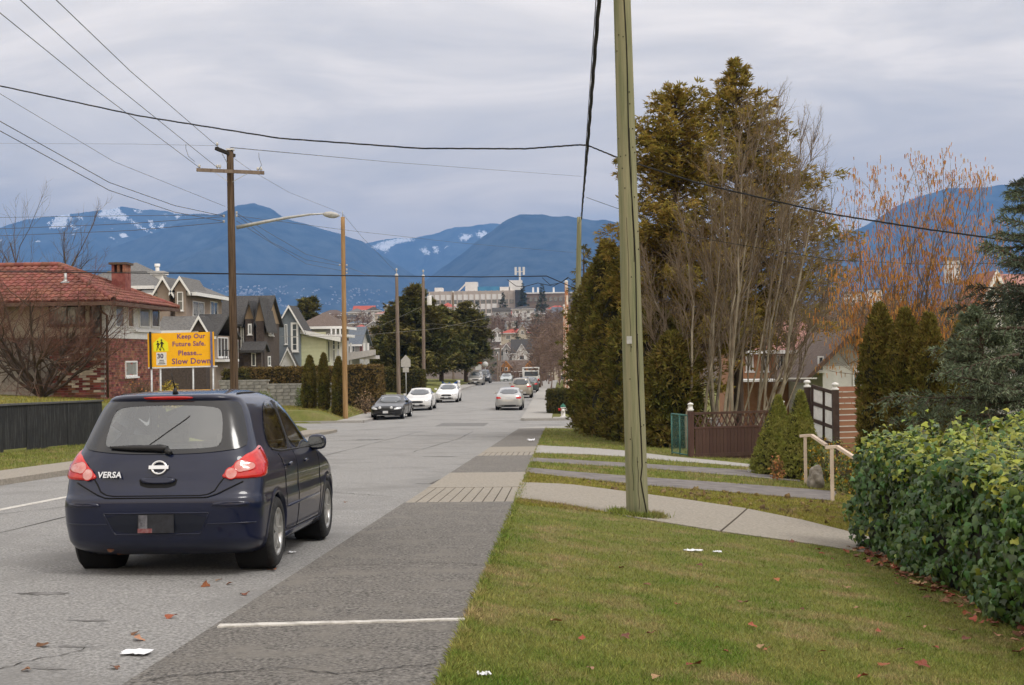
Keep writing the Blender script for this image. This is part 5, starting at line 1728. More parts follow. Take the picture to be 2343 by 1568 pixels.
# ---- red tiled house on the left
def red_house():
    Y = 57.0
    r = house_root('tiled_house', 'cream and brick house with a red clay tile roof', 200, Y)
    DEP = 7.8
    x0, x1 = hx(-260, Y), hx(240, Y)
    ze = hz(690, Y, 250)
    zb = h(-20, 58)
    zm = hz(772, Y, 250)
    xm = hx(238, Y)
    put(r, 'wall', MB().box(x0, x1 - .2, Y, Y + DEP, zm + .02, ze), cream_w)
    put(r, 'sunroom_wall', MB().box(x1 - .197, x1, Y + .02, Y + DEP - .02, zm - .02, ze - .002), white_w)
    # brick storey: mortar core and separate bricks
    wl = put(r, 'brick_wall', MB().box(x0, x1 - .05, Y + .05, Y + DEP - .05, zb - .6, zm - .021), mortar)
    bl, bh = .30, .10
    me = MB().box(-bl / 2 + .006, bl / 2 - .006, -.03, .03, -bh / 2 + .006, bh / 2 - .006).mesh('brick')
    me2 = me.copy(); me.materials.append(brick_m); me2.materials.append(brick_pale)
    xa, xb = hx(110, Y), x1
    rows = int((zm - zb + .3) / bh); n = 0
    joined = MB()
    for j in range(rows):
        for i in range(int((xb - xa) / bl)):
            x = xb - .02 - (i + .5 + (.5 if j % 2 else 0)) * bl - .03
            z = zm - .03 - (j + .5) * bh
            if random.random() < .02: continue
            if n < 290 and 4 <= j < 22:
                link('brick', me2 if random.random() < .3 else me, None, wl, (x, Y + .05 - random.uniform(.0, .012), z)); n += 1
            else:
                joined.box(x - bl / 2 + .006, x + bl / 2 - .006, Y + .02 - random.uniform(0, .012), Y + .08, z - bh / 2 + .006, z + bh / 2 - .006)
    tag(joined.build('brickwork', brick_j, wl), kind='stuff')
    # hip roof with tiles
    ov = .75
    a, b, c, d = x0 - ov, x1 + .62, Y - ov, Y + DEP + .9
    hr = hz(609, Y + DEP / 2, 60) - ze
    yc = (c + d) / 2
    f = hx(138, yc)
    z = ze - .02
    roof = put(r, 'roof', MB().add([(a, c, z), (b, c, z), (b, d, z), (a, d, z), (a, yc, z + hr), (f, yc, z + hr), (a, c, z - .12), (b, c, z - .12), (b, d, z - .12), (a, d, z - .12)],
                                  [(0, 1, 5, 4), (1, 2, 5), (2, 3, 4, 5), (6, 9, 8, 7), (0, 6, 7, 1), (1, 7, 8, 2)]), roof_redj)
    # tiles on the front slope and on the hip end
    tw, tl = .30, .40
    pm = []
    seg = 6
    vs, fs = [], []
    for k, y in ((0, 0), (1, 1)):
        for i in range(seg + 1):
            aa = math.pi * i / seg
            vs.append((-tw / 2 * math.cos(aa), y * tl * 1.08, .075 * math.sin(aa) + (.035 if y == 0 else .0)))
    for i in range(seg): fs.append((i, i + 1, seg + 1 + i + 1, seg + 1 + i))
    fs.append(tuple(range(seg + 1)))
    tb = MB().add(vs, fs, 0, False)
    tme = tb.mesh('roof_tile', False); tme.materials.append(roof_red)
    def slope(p0, ux, uy, inside, u_rng, v_rng, cap):
        nx = ux.cross(uy).normalized()
        M = Matrix((ux, uy, nx)).transposed().to_4x4()
        J = MB(); n = 0
        for j in range(v_rng):
            for i in range(u_rng):
                s_, t_ = (i + .5) * tw, j * tl
                if not inside(s_, t_ + tl * .4): continue
                p = p0 + ux * s_ + uy * t_ + nx * random.uniform(.0, .012)
                if n < cap and j < 14:
                    o = link('roof_tile', tme, None, roof)
                    o.matrix_local = Matrix.Translation(p) @ M; n += 1
                else:
                    MM = Matrix.Translation(p) @ M
                    J.add([MM @ Vector(v) for v in vs], fs)
        if J.v: tag(J.build('roof_tiles', roof_redj, roof, fix=False), kind='stuff')
    # front slope, counted from the right end
    ux, up = Vector((-1, 0, 0)), Vector((0, yc - c, hr)).normalized()
    sl = math.hypot(yc - c, hr)
    W = b - a; run = b - f
    # mirror so that the normal points up
    def in1(s_, t_): return s_ > run * t_ / sl + .05 and s_ < W - .2 and t_ < sl
    p0 = Vector((b, c, z))
    n1 = ux.cross(up)
    ux2 = -ux
    p0b = Vector((a, c, z))
    def in1b(s_, t_): return (W - s_) > run * t_ / sl + .08 and t_ < sl and s_ > 2.5
    slope(p0b, ux2, up, in1b, int(W / tw), int(sl / tl), 0)
    # the part nearest the street as single tiles is laid last
    # hip end slope
    base = Vector((b, c, z)); e1 = Vector((0, 1, 0)); apex = Vector((f, yc, z + hr))
    e2 = (apex - Vector((b, yc, z))).normalized(); s2 = (apex - Vector((b, yc, z))).length
    def in2(s_, t_): return s_ > (yc - c) * t_ / s2 + .05 and s_ < (d - c) - (d - yc) * t_ / s2 - .05 and t_ < s2
    slope(base, e1, e2, in2, int((d - c) / tw), int(s2 / tl), 40)
    # ridge and hip caps, each a short barrel
    cap = MB().tube([(0, 0, 0), (0, .42, 0)], [.13, .115], 8, caps=False).mesh('ridge_tile'); cap.materials.append(roof_red)
    def caps(p, q):
        d_ = (q - p); n = int(d_.length / .38)
        rot = Vector((0, 1, 0)).rotation_difference(d_.normalized()).to_matrix().to_4x4()
        for k in range(n):
            o = link('ridge_tile', cap, None, roof); o.matrix_local = Matrix.Translation(p + d_ * k / n + Vector((0, 0, .06))) @ rot
    A, B_, C = Vector((b, c, z)), Vector((f, yc, z + hr)), Vector((b, d, z))
    caps(A, B_); caps(Vector((f - 9, yc, z + hr)), B_); caps(C, B_)
    # small front wing with its own hip
    wx0, wx1 = hx(60, Y - 1), hx(230, Y - 1)
    # gutters, downpipe, vents
    gb = MB(); gb.box(a, b + .05, c - .12, c - .01, z - .16, z - .01); gb.box(b + .01, b + .1, c, d, z - .16, z - .01); gb.build('gutter', brown_trim, roof)
    dp = MB(); px_ = x1 + .12
    dp.tube([(px_ - .35, c - .05, z - .12), (px_, Y - .08, z - .55), (px_, Y - .08, zb)], .05, 8); put(r, 'downpipe', dp, brown_trim)
    vt = MB(); q = P(150, 655, Y + 1.6)
    zr = z + hr * (q.y - c) / (yc - c)
    vt.tube([(q.x, q.y, zr), (q.x, q.y, zr + .42)], .06, 8); vt.lathe([(.25, .02), (.08, .10), (.08, .16)], 12, 'z', (q.x, q.y, zr)); put(roof, 'vent_pipe', vt, steel) if False else vt.build('vent_pipe', steel, roof)
    # chimney of brick with arches
    cx, cyy = hx(279, Y + 5.5), Y + 5.5
    w2 = 16 * (Y + 5.5) / F
    zt = hz(605, Y + 5.5, 279)
    ch = put(roof, 'chimney', MB().box(cx - w2, cx + w2, cyy - .4, cyy + .4, z + .2, zt - .35), mortar) if False else MB().box(cx - w2, cx + w2, cyy - .4, cyy + .4, z + .2, zt - .38).build('chimney', brick_j, roof)
    mb = MB()
    for sx in (-1, 0, 1):
        mb.box(cx + sx * (w2 - .06) - .06, cx + sx * (w2 - .06) + .06, cyy - .4, cyy + .4, zt - .378, zt - .04)
    mb.build('chimney_pier', brick_j, roof)
    MB().box(cx - w2 - .1, cx + w2 + .1, cyy - .5, cyy + .5, zt - .038, zt + .06).build('chimney_cap', mat('cap_brown', (.10, .07, .05), None, rough=.9), roof)
    # windows
    win(r, 112, 195, 697, 745, Y, brown_trim, pane_m, nv=2)
    win(r, 206, 232, 698, 765, Y, brown_trim, pane_m)
    for (ua, ub, p) in ((262, 282, pane_lit), (290, 304, pane_m), (317, 341, pane_lit), (345, 363, pane_m)):
        wine(r, ua, ub, 697, 750, x1, trim_w, p, sill=False)
    put(r, 'sill_board', MB().box(x1 + .003, x1 + .09, Y + 3.9, Y + DEP - .1, hz(761, Y + 6, 340), hz(756, Y + 6, 340)), trim_w)
    # bricks on the street side of the lower storey
    me3 = MB().box(-.03, .03, -bl / 2 + .006, bl / 2 - .006, -bh / 2 + .006, bh / 2 - .006).mesh('brickwork')
    J2 = MB()
    for j in range(rows):
        for i in range(int((DEP - .2) / bl)):
            y = Y + .08 + (i + .5 + (.5 if j % 2 else 0)) * bl; z = zm - .03 - (j + .5) * bh
            if y > Y + DEP - .2: continue
            J2.box(x1 - .08, x1 - .02 + random.uniform(0, .012), y - bl / 2 + .006, y + bl / 2 - .006, z - bh / 2 + .006, z + bh / 2 - .006)
    tag(J2.build('brickwork', brick_j, wl, loc=(0, 0, 0)), kind='stuff')
    wine(r, 285, 312, 826, 862, x1 - .03, trim_w, pane_lit)
    return r


red_house()

# the planted brick wall strip in front of the red house and white panel
# ---- taupe house behind it
def taupe_house():
    Y = 92.0
    r = house_root('taupe_house', 'taupe stucco house with white trimmed gables and grey tile roof', 430, Y)
    x0, x1, ze = vol(r, 250, 432, 672, Y, 8.8, taupe_w)
    hip(r, x0 - 3, hx(330, Y), Y + 1, Y + 13, hz(655, Y, 250), hz(603, Y + 7, 200) - hz(655, Y, 250), .5, roof_grey)
    hip(r, hx(330, Y), x1, Y, Y + 8.8, ze, hz(640, Y + 5, 430) - ze, .6, roof_grey)
    for ua, ub, vp, ve in ((358, 392, 640, 668), (398, 430, 640, 664)):
        xa, xb = hx(ua, Y - .8), hx(ub, Y - .8)
        z = hz(ve, Y - .8, ua)
        put(r, 'bay_wall', MB().box(xa + .1, xb - .1, Y - .8, Y + .5, h(xa, Y) - .2, z), taupe_w)
        gable_y(r, xa, xb, Y - .8, Y + 4, z, hz(vp, Y - .8, ua) - z, .25, roof_grey, trim_w, taupe_w)
    win(r, 362, 374, 690, 703, Y - .8); win(r, 405, 419, 668, 711, Y - .8, nh=2)
    wine(r, 440, 466, 690, 726, x1, nv=2); wine(r, 480, 497, 690, 722, x1, nv=2)
    # porch roof
    gable_x(r, hx(366, Y - 2.2), hx(450, Y - 2.2), Y - 2.2, Y + .6, hz(756, Y - 2, 400), .75, .3, roof_grey, trim_w)
    gable_y(r, hx(440, Y - 2.6), hx(472, Y - 2.6), Y - 2.6, Y - .3, hz(757, Y - 2.6, 450), .75, .2, roof_dark, trim_w, dark_w)
    put(r, 'porch_wall', MB().box(hx(366, Y - 2), hx(470, Y - 2), Y - 1.9, Y - .85, h(-25, Y) - .3, hz(757, Y - 2, 400)), dark_w)
    # right wing
    a, b, z = vol(r, 440, 488, 768, Y - 1, 6, taupe_w)
    gable_x(r, a, b, Y - 1, Y + 5, z, hz(725, Y + 2, 500) - z, .5, roof_dark, trim_w)
    wine(r, 497, 520, 772, 818, b, nv=3, nh=1)
    ya, yb_ = onx(492, 803, b).y, onx(524, 803, b).y
    rb = MB(); zr = hz(803, Y, 500); rb.box(b + .55, b + .6, ya, yb_, zr, zr + .06)
    for k in range(9):
        y = ya + (yb_ - ya) * k / 8; rb.box(b + .56, b + .59, y - .02, y + .02, zr - .55, zr - .003)
    put(r, 'balcony_rail', rb, blk); put(r, 'balcony_floor', MB().box(b + .003, b + .65, ya - .1, yb_ + .1, zr - .72, zr - .553), trim_w)
    # chimney stack
    put(r, 'chimney', MB().box(hx(325, Y + 6), hx(378, Y + 6), Y + 5.5, Y + 6.5, ze, hz(630, Y + 6, 350)), white_w)
    put(r, 'chimney_cap', MB().box(hx(322, Y + 6), hx(382, Y + 6), Y + 5.4, Y + 6.6, hz(629.5, Y + 6, 350), hz(622, Y + 6, 350)), trim_w)
    f = MB(); q = P(360, 622, Y + 6); f.tube([q, q + Vector((0, 0, .35))], .14, 10); f.lathe([(.2, .35), (.2, .55), (.001, .56)], 10, 'z', q); put(r, 'flue', f, trim_w)
    return r


taupe_house()


def dark_house():
    Y = 107.0
    r = house_root('dark_shingle_house', 'dark brown shingled house with two steep gables', 590, Y)
    x0, x1, ze = vol(r, 545, 604, 738, Y, 5.6, dark_w)
    gable_x(r, hx(500, Y), hx(606, Y), Y, Y + 5.6, ze, hz(682, Y + 2.8, 590) - ze, .4, roof_dark, roof_dark, mat('gable_tan', (.26, .19, .12), None, rough=.9))
    for ua, ub, vp, ve in ((560, 582, 694, 730), (584, 606, 686, 735)):
        xa, xb = hx(ua, Y - .7), hx(ub, Y - .7); z = hz(ve, Y - .7, ua)
        put(r, 'bay_wall', MB().box(xa + .05, xb - .05, Y - .7, Y + .4, h(xa, Y) - .3, z), dark_w)
        gable_y(r, xa, xb, Y - .7, Y + 3, z, hz(vp, Y - .7, ua) - z, .2, roof_dark, roof_dark, mat('gable_tan', (.26, .19, .12), None, rough=.9))
    win(r, 550, 558, 746, 798, Y, fw=.1, nh=2); win(r, 567, 576, 741, 766, Y - .7, fw=.1); wine(r, 613, 624, 742, 768, x1, fw=.1); wine(r, 612, 618, 815, 838, x1, fw=.1)
    gable_x(r, hx(555, Y - 1.6), hx(600, Y - 1.6), Y - 1.6, Y + .2, hz(802, Y - 1.5, 590), .5, .25, roof_dark, roof_dark)
    put(r, 'porch_wall', MB().box(hx(557, Y - 1.4), hx(597, Y - 1.4), Y - 1.4, Y - .72, h(-22, Y) - .3, hz(803, Y - 1.4, 590)), dark_w)
    win(r, 575, 585, 808, 838, Y - 1.4, sill=False)
    return r


dark_house()


def pale_house():
    Y = 115.0
    r = house_root('pale_house', 'pale yellow house with white trimmed tall gable and balcony', 700, Y)
    # tall narrow gable tower
    xa, xb = hx(634, Y - .6), hx(690, Y - .6); z = hz(752, Y - .6, 660)
    put(r, 'tower_wall', MB().box(xa + .15, xb - .15, Y - .6, Y + 1.5, h(-20, Y) - .3, z), bluegrey_w)
    gable_y(r, xa, xb, Y - .6, Y + 3, z, hz(704, Y - .6, 665) - z, .3, roof_dark, trim_w, bluegrey_w)
    win(r, 651, 657, 742, 788, Y - .6); win(r, 665, 682, 738, 805, Y - .6, nh=4, fw=.16)
    gable_y(r, hx(640, Y - 1.6), hx(676, Y - 1.6), Y - 1.6, Y - .65, hz(838, Y - 1.6, 660), 1.3, .2, roof_dark, trim_w, white_w, 'porch_roof')
    put(r, 'porch_wall', MB().box(hx(643, Y - 1.5), hx(673, Y - 1.5), Y - 1.5, Y - .65, h(-20, Y) - .3, hz(839, Y - 1.5, 660)), white_w)
    # yellow wing with a lean roof
    x0, x1 = hx(676, Y), hx(746, Y)
    zl, zr = hz(758, Y, 690), hz(776, Y, 740)
    zb = h(-18, Y) - .3
    put(r, 'yellow_wall', MB().prism([(x0, zb), (x1, zb), (x1, zr), (x0, zl)], Y + .02, Y + 2.5, 'y'), pale_w)
    rf = put(r, 'lean_roof', MB().prism([(x0 - .1, zl + .02), (x1 + 1.2, zr - .12), (x1 + 1.2, zr + .08), (x0 - .1, zl + .22)], Y - .4, Y + 4.2, 'y'), roof_brown)
    MB().prism([(x0 - .1, zl - .08), (x1 + 1.25, zr - .26), (x1 + 1.25, zr + .1), (x0 - .1, zl + .24)], Y - .47, Y - .403, 'y').build('bargeboard', trim_w, rf)
    for k in range(9):
        z = zl - .25 - k * .33
        if z > zb + .4: put(r, 'siding_board', MB().box(x0 + .08, x1 - .02, Y - .004, Y + .03, z - .13, z + .15), pale_w)
    win(r, 747, 755, 780, 830, Y + 1, sill=False); win(r, 748, 754, 764, 776, Y + 1)
    # main block behind, hip roof and glazed balcony
    a, b, ze = vol(r, 690, 768, 748, Y + 6, 7, grey_w)
    hip(r, a, b, Y + 6, Y + 13, ze, hz(715, Y + 10, 730) - ze, .6, roof_brown)
    put(r, 'balcony_slab', MB().box(hx(740, Y + 2), hx(796, Y + 2), Y + 1.5, Y + 5.9, hz(772, Y + 2, 770), hz(766, Y + 2, 770)), trim_w)
    for u in (758, 768, 778, 788):
        x = hx(u, Y + 2); put(r, 'column', MB().box(x - .1, x + .1, Y + 2.0, Y + 2.2, zb, hz(772.5, Y + 2, u)), trim_w)
        put(r, 'upper_post', MB().box(x - .06, x + .06, Y + 2.0, Y + 2.1, hz(765.5, Y + 2, u), hz(750, Y + 2, u)), trim_w)
    for u in (757, 771): win(r, u, u + 12, 778, 800, Y + 5.98, nh=2)
    put(r, 'fence_panel', MB().box(hx(762, Y - 4), hx(776, Y - 4), Y - 4.1, Y - 4, h(-16, Y), hz(826, Y - 4, 770)), white_w)
    return r


pale_house()


def deck_house():
    Y = 128.0
    r = house_root('deck_house', 'grey house with a slate roof and a long pale deck', 820, Y)
    a, b, ze = vol(r, 780, 822, 786, Y + 3, 6, grey_w)
    gable_x(r, a, b, Y + 3, Y + 9, ze, hz(752, Y + 6, 820) - ze, .5, roof_blue, trim_w, grey_w)
    p = MB().prism([(hx(790, Y), hz(826, Y, 790)), (hx(858, Y), hz(812, Y, 858)), (hx(858, Y), hz(800, Y, 858)), (hx(790, Y), hz(808, Y, 790))], Y, Y + .25, 'y')
    put(r, 'deck_front', p, mat('deck_pale', (.46, .44, .43), (.56, .53, .52), 3, .8))
    put(r, 'deck_floor', MB().box(hx(790, Y), hx(858, Y), Y + .26, Y + 2.9, hz(822, Y, 820), hz(814, Y, 820)), MATS['deck_pale'])
    for u in (793, 801, 832, 841): put(r, 'post', MB().box(hx(u, Y + .1) - .08, hx(u, Y + .1) + .08, Y + .3, Y + .46, h(-16, Y) - .3, hz(785, Y, u)), trim_w)
    win(r, 806, 812, 792, 806, Y + 3); win(r, 823, 829, 790, 806, Y + 3, frame=mat('door_red', (.25, .03, .02), None, rough=.6))
    return r


deck_house()
# ---- black retaining wall
wall_black = mat('wall_black', (.010, .011, .012), (.028, .029, .031), 4, .95, .7, 40, stretch=(1, 6, .6), c3=(.06, .06, .06), scale3=2.2, detail=8)
rw = empty('retaining_wall', (-16.5, 45, h(-16.2, 45)), 0, 'black timber faced retaining wall along the far sidewalk', 'wall')
for k in range(14):
    y0 = 25 + k * 1.76
    z0, z1 = S(y0) - .2, lerpf(y0, [25, 41.6, 49.6], [.40, .20, .05])
    o = MB().box(-16.62, -16.5 + random.uniform(-.008, .008), y0 + .006, y0 + 1.754, z0, z1).build('board', wall_black, rw, loc=-rw.location)
cp = MB(); cp.prism([(25, .404), (41.6, .204), (49.66, .054), (49.66, .11), (41.6, .26), (25, .46)], -16.66, -16.46, 'x'); cp.build('coping', mat('coping_grey', (.07, .07, .075), (.11, .11, .11), 5, .9), rw, loc=-rw.location)
MB().box(-22, -16.63, 49.5, 49.66, -1.2, .05).build('end_wall', wall_black, rw, loc=-rw.location)
# ---- block walls and hedgerow wall at the far left corner
blockw = mat('block_grey', (.20, .20, .18), (.30, .29, .27), 5, .95, .6, 20, objrand=.18)
blockj = mat('block_grey_joined', (.20, .20, .18), (.30, .29, .27), 5, .95, .6, 20, island=.18)
for lab, u0, u1, vt, vb, Y in (('low grey block wall behind the brown pole', 500, 612, 872, 915, 86.0), ('long grey block wall behind the columnar cedars', 612, 770, 880, 935, 84.5)):
    x0, x1 = hx(u0, Y), hx(u1, Y); zt, zb_ = hz(vt, Y, u0), h(hx(u1, Y), Y) - .2
    o = empty('block_wall', ((x0 + x1) / 2, Y, zb_), 0, lab, 'wall')
    put(o, 'core', MB().box(x0, x1, Y + .06, Y + .2, zb_, zt - .03), mortar)
    put(o, 'cap', MB().box(x0 - .05, x1 + .05, Y - .02, Y + .3, zt - .05, zt + .04), blockw)
    bl_, bh_ = .42, .21
    bme = MB().box(-bl_ / 2 + .012, bl_ / 2 - .012, -.06, .06, -bh_ / 2 + .012, bh_ / 2 - .012).mesh('block'); bme.materials.append(blockw)
    for j in range(int((zt - zb_) / bh_)):
        for i in range(int((x1 - x0) / bl_)):
            link('block', bme, None, o, Vector((x0 + (i + .5) * bl_ + (.1 if j % 2 else 0), Y + random.uniform(-.008, .008), zt - .06 - (j + .5) * bh_)) - o.location)
# ------------------------------------------------------------------ hospital and houses on the far hill
def hospital():
    Y = 900.0
    r = house_root('hospital_block', 'long white banded hospital block on the hilltop', 1090, Y, 'building')
    conc = mat('hospital_conc', (.42, .36, .31), (.50, .44, .39), .2, .9)
    band = mat('hospital_white', (.78, .77, .75), (.68, .67, .65), .3, .8)
    zt = hz(666, Y, 1090)
    x0, x1 = hx(982, Y), hx(1178, Y)
    put(r, 'core', MB().box(x0, x1, Y + .5, Y + 22, zt - 22, zt), conc)
    st = 7.0
    for k in range(4):
        z1 = zt - 2.2 - k * st * .86
        put(r, 'band', MB().box(x0 - .2, x1 - 8 - k * 3, Y - .1, Y + .48, z1 - 3.4, z1), band)
    n = 15
    for k in range(4):
        z1 = zt - 5.65 - k * st * .86
        for i in range(n):
            xa = x0 + (x1 - x0) * i / n
            w = MB().box(xa + .5, xa + (x1 - x0) / n - .5, Y + .1, Y + .49, z1 - 2.5, z1 - .05); put(r, 'window', w, pane_m)
    for i in range(n + 1):
        xa = x0 + (x1 - x0) * i / n
        put(r, 'pier', MB().box(xa - .35, xa + .35, Y - .5, Y - .12, zt - 20, zt + .2), conc)
    for ua, ub, va, m in ((1066, 1094, 646, band), (1166, 1196, 642, band), (996, 1014, 659, band), (1145, 1168, 657, band)):
        put(r, 'roof_block', MB().box(hx(ua, Y + 6), hx(ub, Y + 6), Y + 5, Y + 14, zt - .5, hz(va, Y + 6, ua)), m)
    put(r, 'stair_tower', MB().box(hx(1180, Y), hx(1198, Y), Y - 2, Y + 8, zt - 24, hz(664, Y, 1190)), mat('tower_dark', (.05, .05, .05), None, rough=.9))
    put(r, 'plant_housing', MB().box(hx(1094.5, Y + 6), hx(1144, Y + 6), Y + 5, Y + 14, zt - .4, hz(656, Y + 6, 1120)), mat('blue_cladding', (.05, .19, .36), (.07, .25, .42), .3, .7))
    a = MB(); q = P(1189, 640, Y + 9)
    a.tube([q - Vector((0, 0, 4)), q + Vector((0, 0, 7))], .6, 8)
    for dx in (-2.6, 0, 2.6): a.box(q.x + dx - .7, q.x + dx + .7, q.y - .6, q.y, q.z + 3, q.z + 8)
    a.bar(q + Vector((-3, 0, 5)), q + Vector((3, 0, 5)), .5, .5)
    put(r, 'antenna_mast', a, white_w)
    put(r, 'roof_ramp', MB().prism([(hx(1052, Y + 6), zt), (hx(1066, Y + 6), hz(653, Y + 6, 1066)), (hx(1066, Y + 6), hz(649, Y + 6, 1066)), (hx(1048, Y + 6), zt)], Y + 5, Y + 7, 'y'), band)


hospital()
o = house_root('hospital_wing', 'low flat brown wing with white vents right of the hospital', 1250, 920, 'building')
xa, xb = hx(1205, 920), hx(1345, 920)
put(o, 'wall', MB().box(xa, xb, 920, 940, 10, hz(672, 920, 1260)), mat('wing_brown', (.20, .15, .12), (.25, .19, .15), .2, .9))
put(o, 'roof_edge', MB().box(xa - .3, xb + .3, 919.5, 940.3, hz(671.8, 920, 1260), hz(669, 920, 1260)), trim_w)
for u in (1221, 1232, 1268): put(o, 'vent', MB().box(hx(u - 2, 925), hx(u + 2, 925), 924, 927, hz(669, 925, u) - .1, hz(658, 925, u)), trim_w)
for k in range(12): put(o, 'window', MB().box(xa + 2 + k * 3.2, xa + 4 + k * 3.2, 919.7, 919.98, hz(690, 920, 1260), hz(680, 920, 1260)), pane_m)

WALLC = {'white': white_w, 'cream': cream_w, 'grey': grey_w, 'beige': mat('wall_beige', (.48, .40, .30), (.54, .46, .36), 1, .9), 'pink': mat('wall_pink', (.52, .36, .29), None, rough=.9), 'orange': mat('wall_orange', (.58, .27, .08), None, rough=.9), 'brown': mat('wall_brown', (.17, .12, .09), None, rough=.9)}
ROOFC = {'red': mat('roof_far_red', (.36, .07, .05), (.44, .12, .09), 1, .9), 'grey': roof_grey, 'dark': roof_dark, 'brown': roof_brown, 'slate': roof_blue, 'rose': mat('roof_rose', (.33, .16, .14), (.38, .2, .17), 1, .9)}


def far_house(u0, u1, v_ridge, v_eave, v_base, Y, wc, rc, kind, label, gables=(), storeys=1):
    uc = (u0 + u1) / 2
    r = house_root('far_house', label, uc, Y, 'house', 'houses on the far hillside')
    x0, x1 = hx(u0, Y), hx(u1, Y)
    ze, zb = hz(v_eave, Y, uc), hz(v_base, Y, uc) - 1.5
    hr = hz(v_ridge, Y + 4, uc) - ze
    dp = max(7, (x1 - x0) * .75)
    put(r, 'wall', MB().box(x0, x1, Y, Y + dp, zb, ze), WALLC[wc])
    if kind == 'hip': hip(r, x0, x1, Y, Y + dp, ze, hr, .5, ROOFC[rc])
    elif kind == 'gable': gable_x(r, x0, x1, Y, Y + dp, ze, hr, .5, ROOFC[rc], trim_w, WALLC[wc])
    elif kind == 'front': gable_y(r, x0, x1, Y, Y + dp, ze, hr, .45, ROOFC[rc], trim_w, WALLC[wc])
    else: put(r, 'roof', MB().box(x0 - .4, x1 + .4, Y - .4, Y + dp + .4, ze + .003, ze + max(.3, hr)), ROOFC[rc])
    for (ga, gb, gp, ge) in gables:
        xa, xb, z = hx(ga, Y - 1), hx(gb, Y - 1), hz(ge, Y - 1, ga)
        put(r, 'bay', MB().box(xa, xb, Y - 1, Y - .003, zb, z), WALLC[wc])
        gable_y(r, xa, xb, Y - 1, Y + 4, z, hz(gp, Y - 1, ga) - z, .4, ROOFC[rc], trim_w if wc != 'orange' else WALLC['orange'], WALLC[wc])
        xm = (xa + xb) / 2; w_ = min(1.4, (xb - xa) * .4)
        winx(r, xm - w_ / 2, xm + w_ / 2, z - 1.3, z - .1, Y - 1, sill=False, fw=.12)
    n = max(2, int((x1 - x0) / 3.2))
    for s in range(storeys):
        z1 = ze - .6 - s * 2.8
        for k in range(n):
            xc = x0 + (x1 - x0) * (k + .5) / n
            if z1 - 1.4 > zb: winx(r, xc - .75, xc + .75, z1 - 1.4, z1, Y, sill=False, fw=.12, out=.06)
    return r


FH = [
    # left gap
    (838, 868, 702, 711, 728, 620, 'white', 'dark', 'hip', 'large white house with a dark hip roof highest in the left gap', (), 2),
    (796, 834, 706, 715, 735, 600, 'white', 'grey', 'hip', 'wide white house with many bright windows beside the tan pole', (), 2),
    (858, 900, 712, 718, 738, 560, 'cream', 'rose', 'hip', 'cream house with a rose roof at the edge of the dark cedars', (), 2),
    (752, 782, 712, 722, 736, 610, 'beige', 'brown', 'hip', 'beige house with a brown roof left of the tan pole', (), 1),
    (800, 828, 733, 740, 752, 470, 'white', 'slate', 'hip', 'small white house with a slate roof under the wide white one', (), 1),
    (808, 838, 743, 752, 766, 430, 'white', 'red', 'hip', 'white bungalow with a bright red roof in the left gap', (), 1),
    (838, 872, 736, 746, 758, 450, 'grey', 'grey', 'front', 'pale grey gabled house right of the red roofed bungalow', (), 1),
    (842, 880, 750, 760, 776, 400, 'pink', 'rose', 'hip', 'pink house with a rose roof low beside the cedars', (), 1),
    (786, 812, 722, 730, 744, 540, 'brown', 'dark', 'gable', 'dark brown house peeping past the tan pole', (), 1),
    (880, 893, 698, 704, 716, 640, 'white', 'grey', 'front', 'narrow white gable above the dark cedars', (), 1),
    # centre gap
    (1146, 1212, 752, 762, 786, 440, 'cream', 'red', 'hip', 'cream house with a red roof and a small gable halfway up the hill', ((1186, 1204, 744, 756),), 1),
    (1136, 1190, 783, 797, 822, 360, 'grey', 'brown', 'hip', 'grey house with round bays and a brown roof', ((1150, 1166, 788, 798), (1170, 1184, 786, 798)), 1),
    (1170, 1232, 778, 806, 828, 345, 'white', 'dark', 'gable', 'white house with a big dark roof and a bold white gable', ((1178, 1208, 789, 812),), 1),
    (1140, 1250, 826, 848, 866, 300, 'brown', 'brown', 'gable', 'brown bungalow with two orange dormers over the brow', (), 1),
    (1126, 1150, 752, 758, 772, 470, 'white', 'slate', 'front', 'small white gabled house left of the red roofed one', (), 1),
    (1128, 1168, 705, 712, 724, 640, 'grey', 'grey', 'flat', 'long low grey house below the hospital', (), 1),
    (1172, 1222, 701, 707, 726, 620, 'white', 'dark', 'hip', 'white house with a dark roof just under the hospital', (), 2),
    (1006, 1042, 693, 703, 716, 640, 'white', 'red', 'hip', 'red roofed house seen over the dark cedars', (), 1),
    (1216, 1246, 710, 718, 730, 600, 'cream', 'grey', 'hip', 'cream house partly behind conifers right of the white one', (), 1),
    (1160, 1180, 728, 736, 748, 540, 'beige', 'brown', 'gable', 'tiny beige house between bare trees on the slope', (), 1),
    # right gap
    (1790, 1880, 733, 750, 775, 240, 'pink', 'rose', 'gable', 'wide house with a rose tiled roof behind the bare tree', (), 1),
    (1935, 1975, 668, 672, 700, 800, 'white', 'grey', 'flat', 'white flat roofed block far behind the catkin tree', (), 3),
    (1985, 2020, 660, 664, 700, 820, 'white', 'grey', 'flat', 'taller white block right of the flat roofed one', (), 4),
    (2035, 2075, 672, 678, 700, 780, 'cream', 'brown', 'flat', 'cream block behind the cedar columns', (), 2),
    (2170, 2200, 590, 596, 640, 700, 'white', 'grey', 'flat', 'slim white tower block beside the spruce', (), 6),
    (1700, 1740, 800, 812, 840, 150, 'white', 'dark', 'gable', 'small white garage glimpsed through the bare stems', (), 1),
]
for t in FH: far_house(*t)
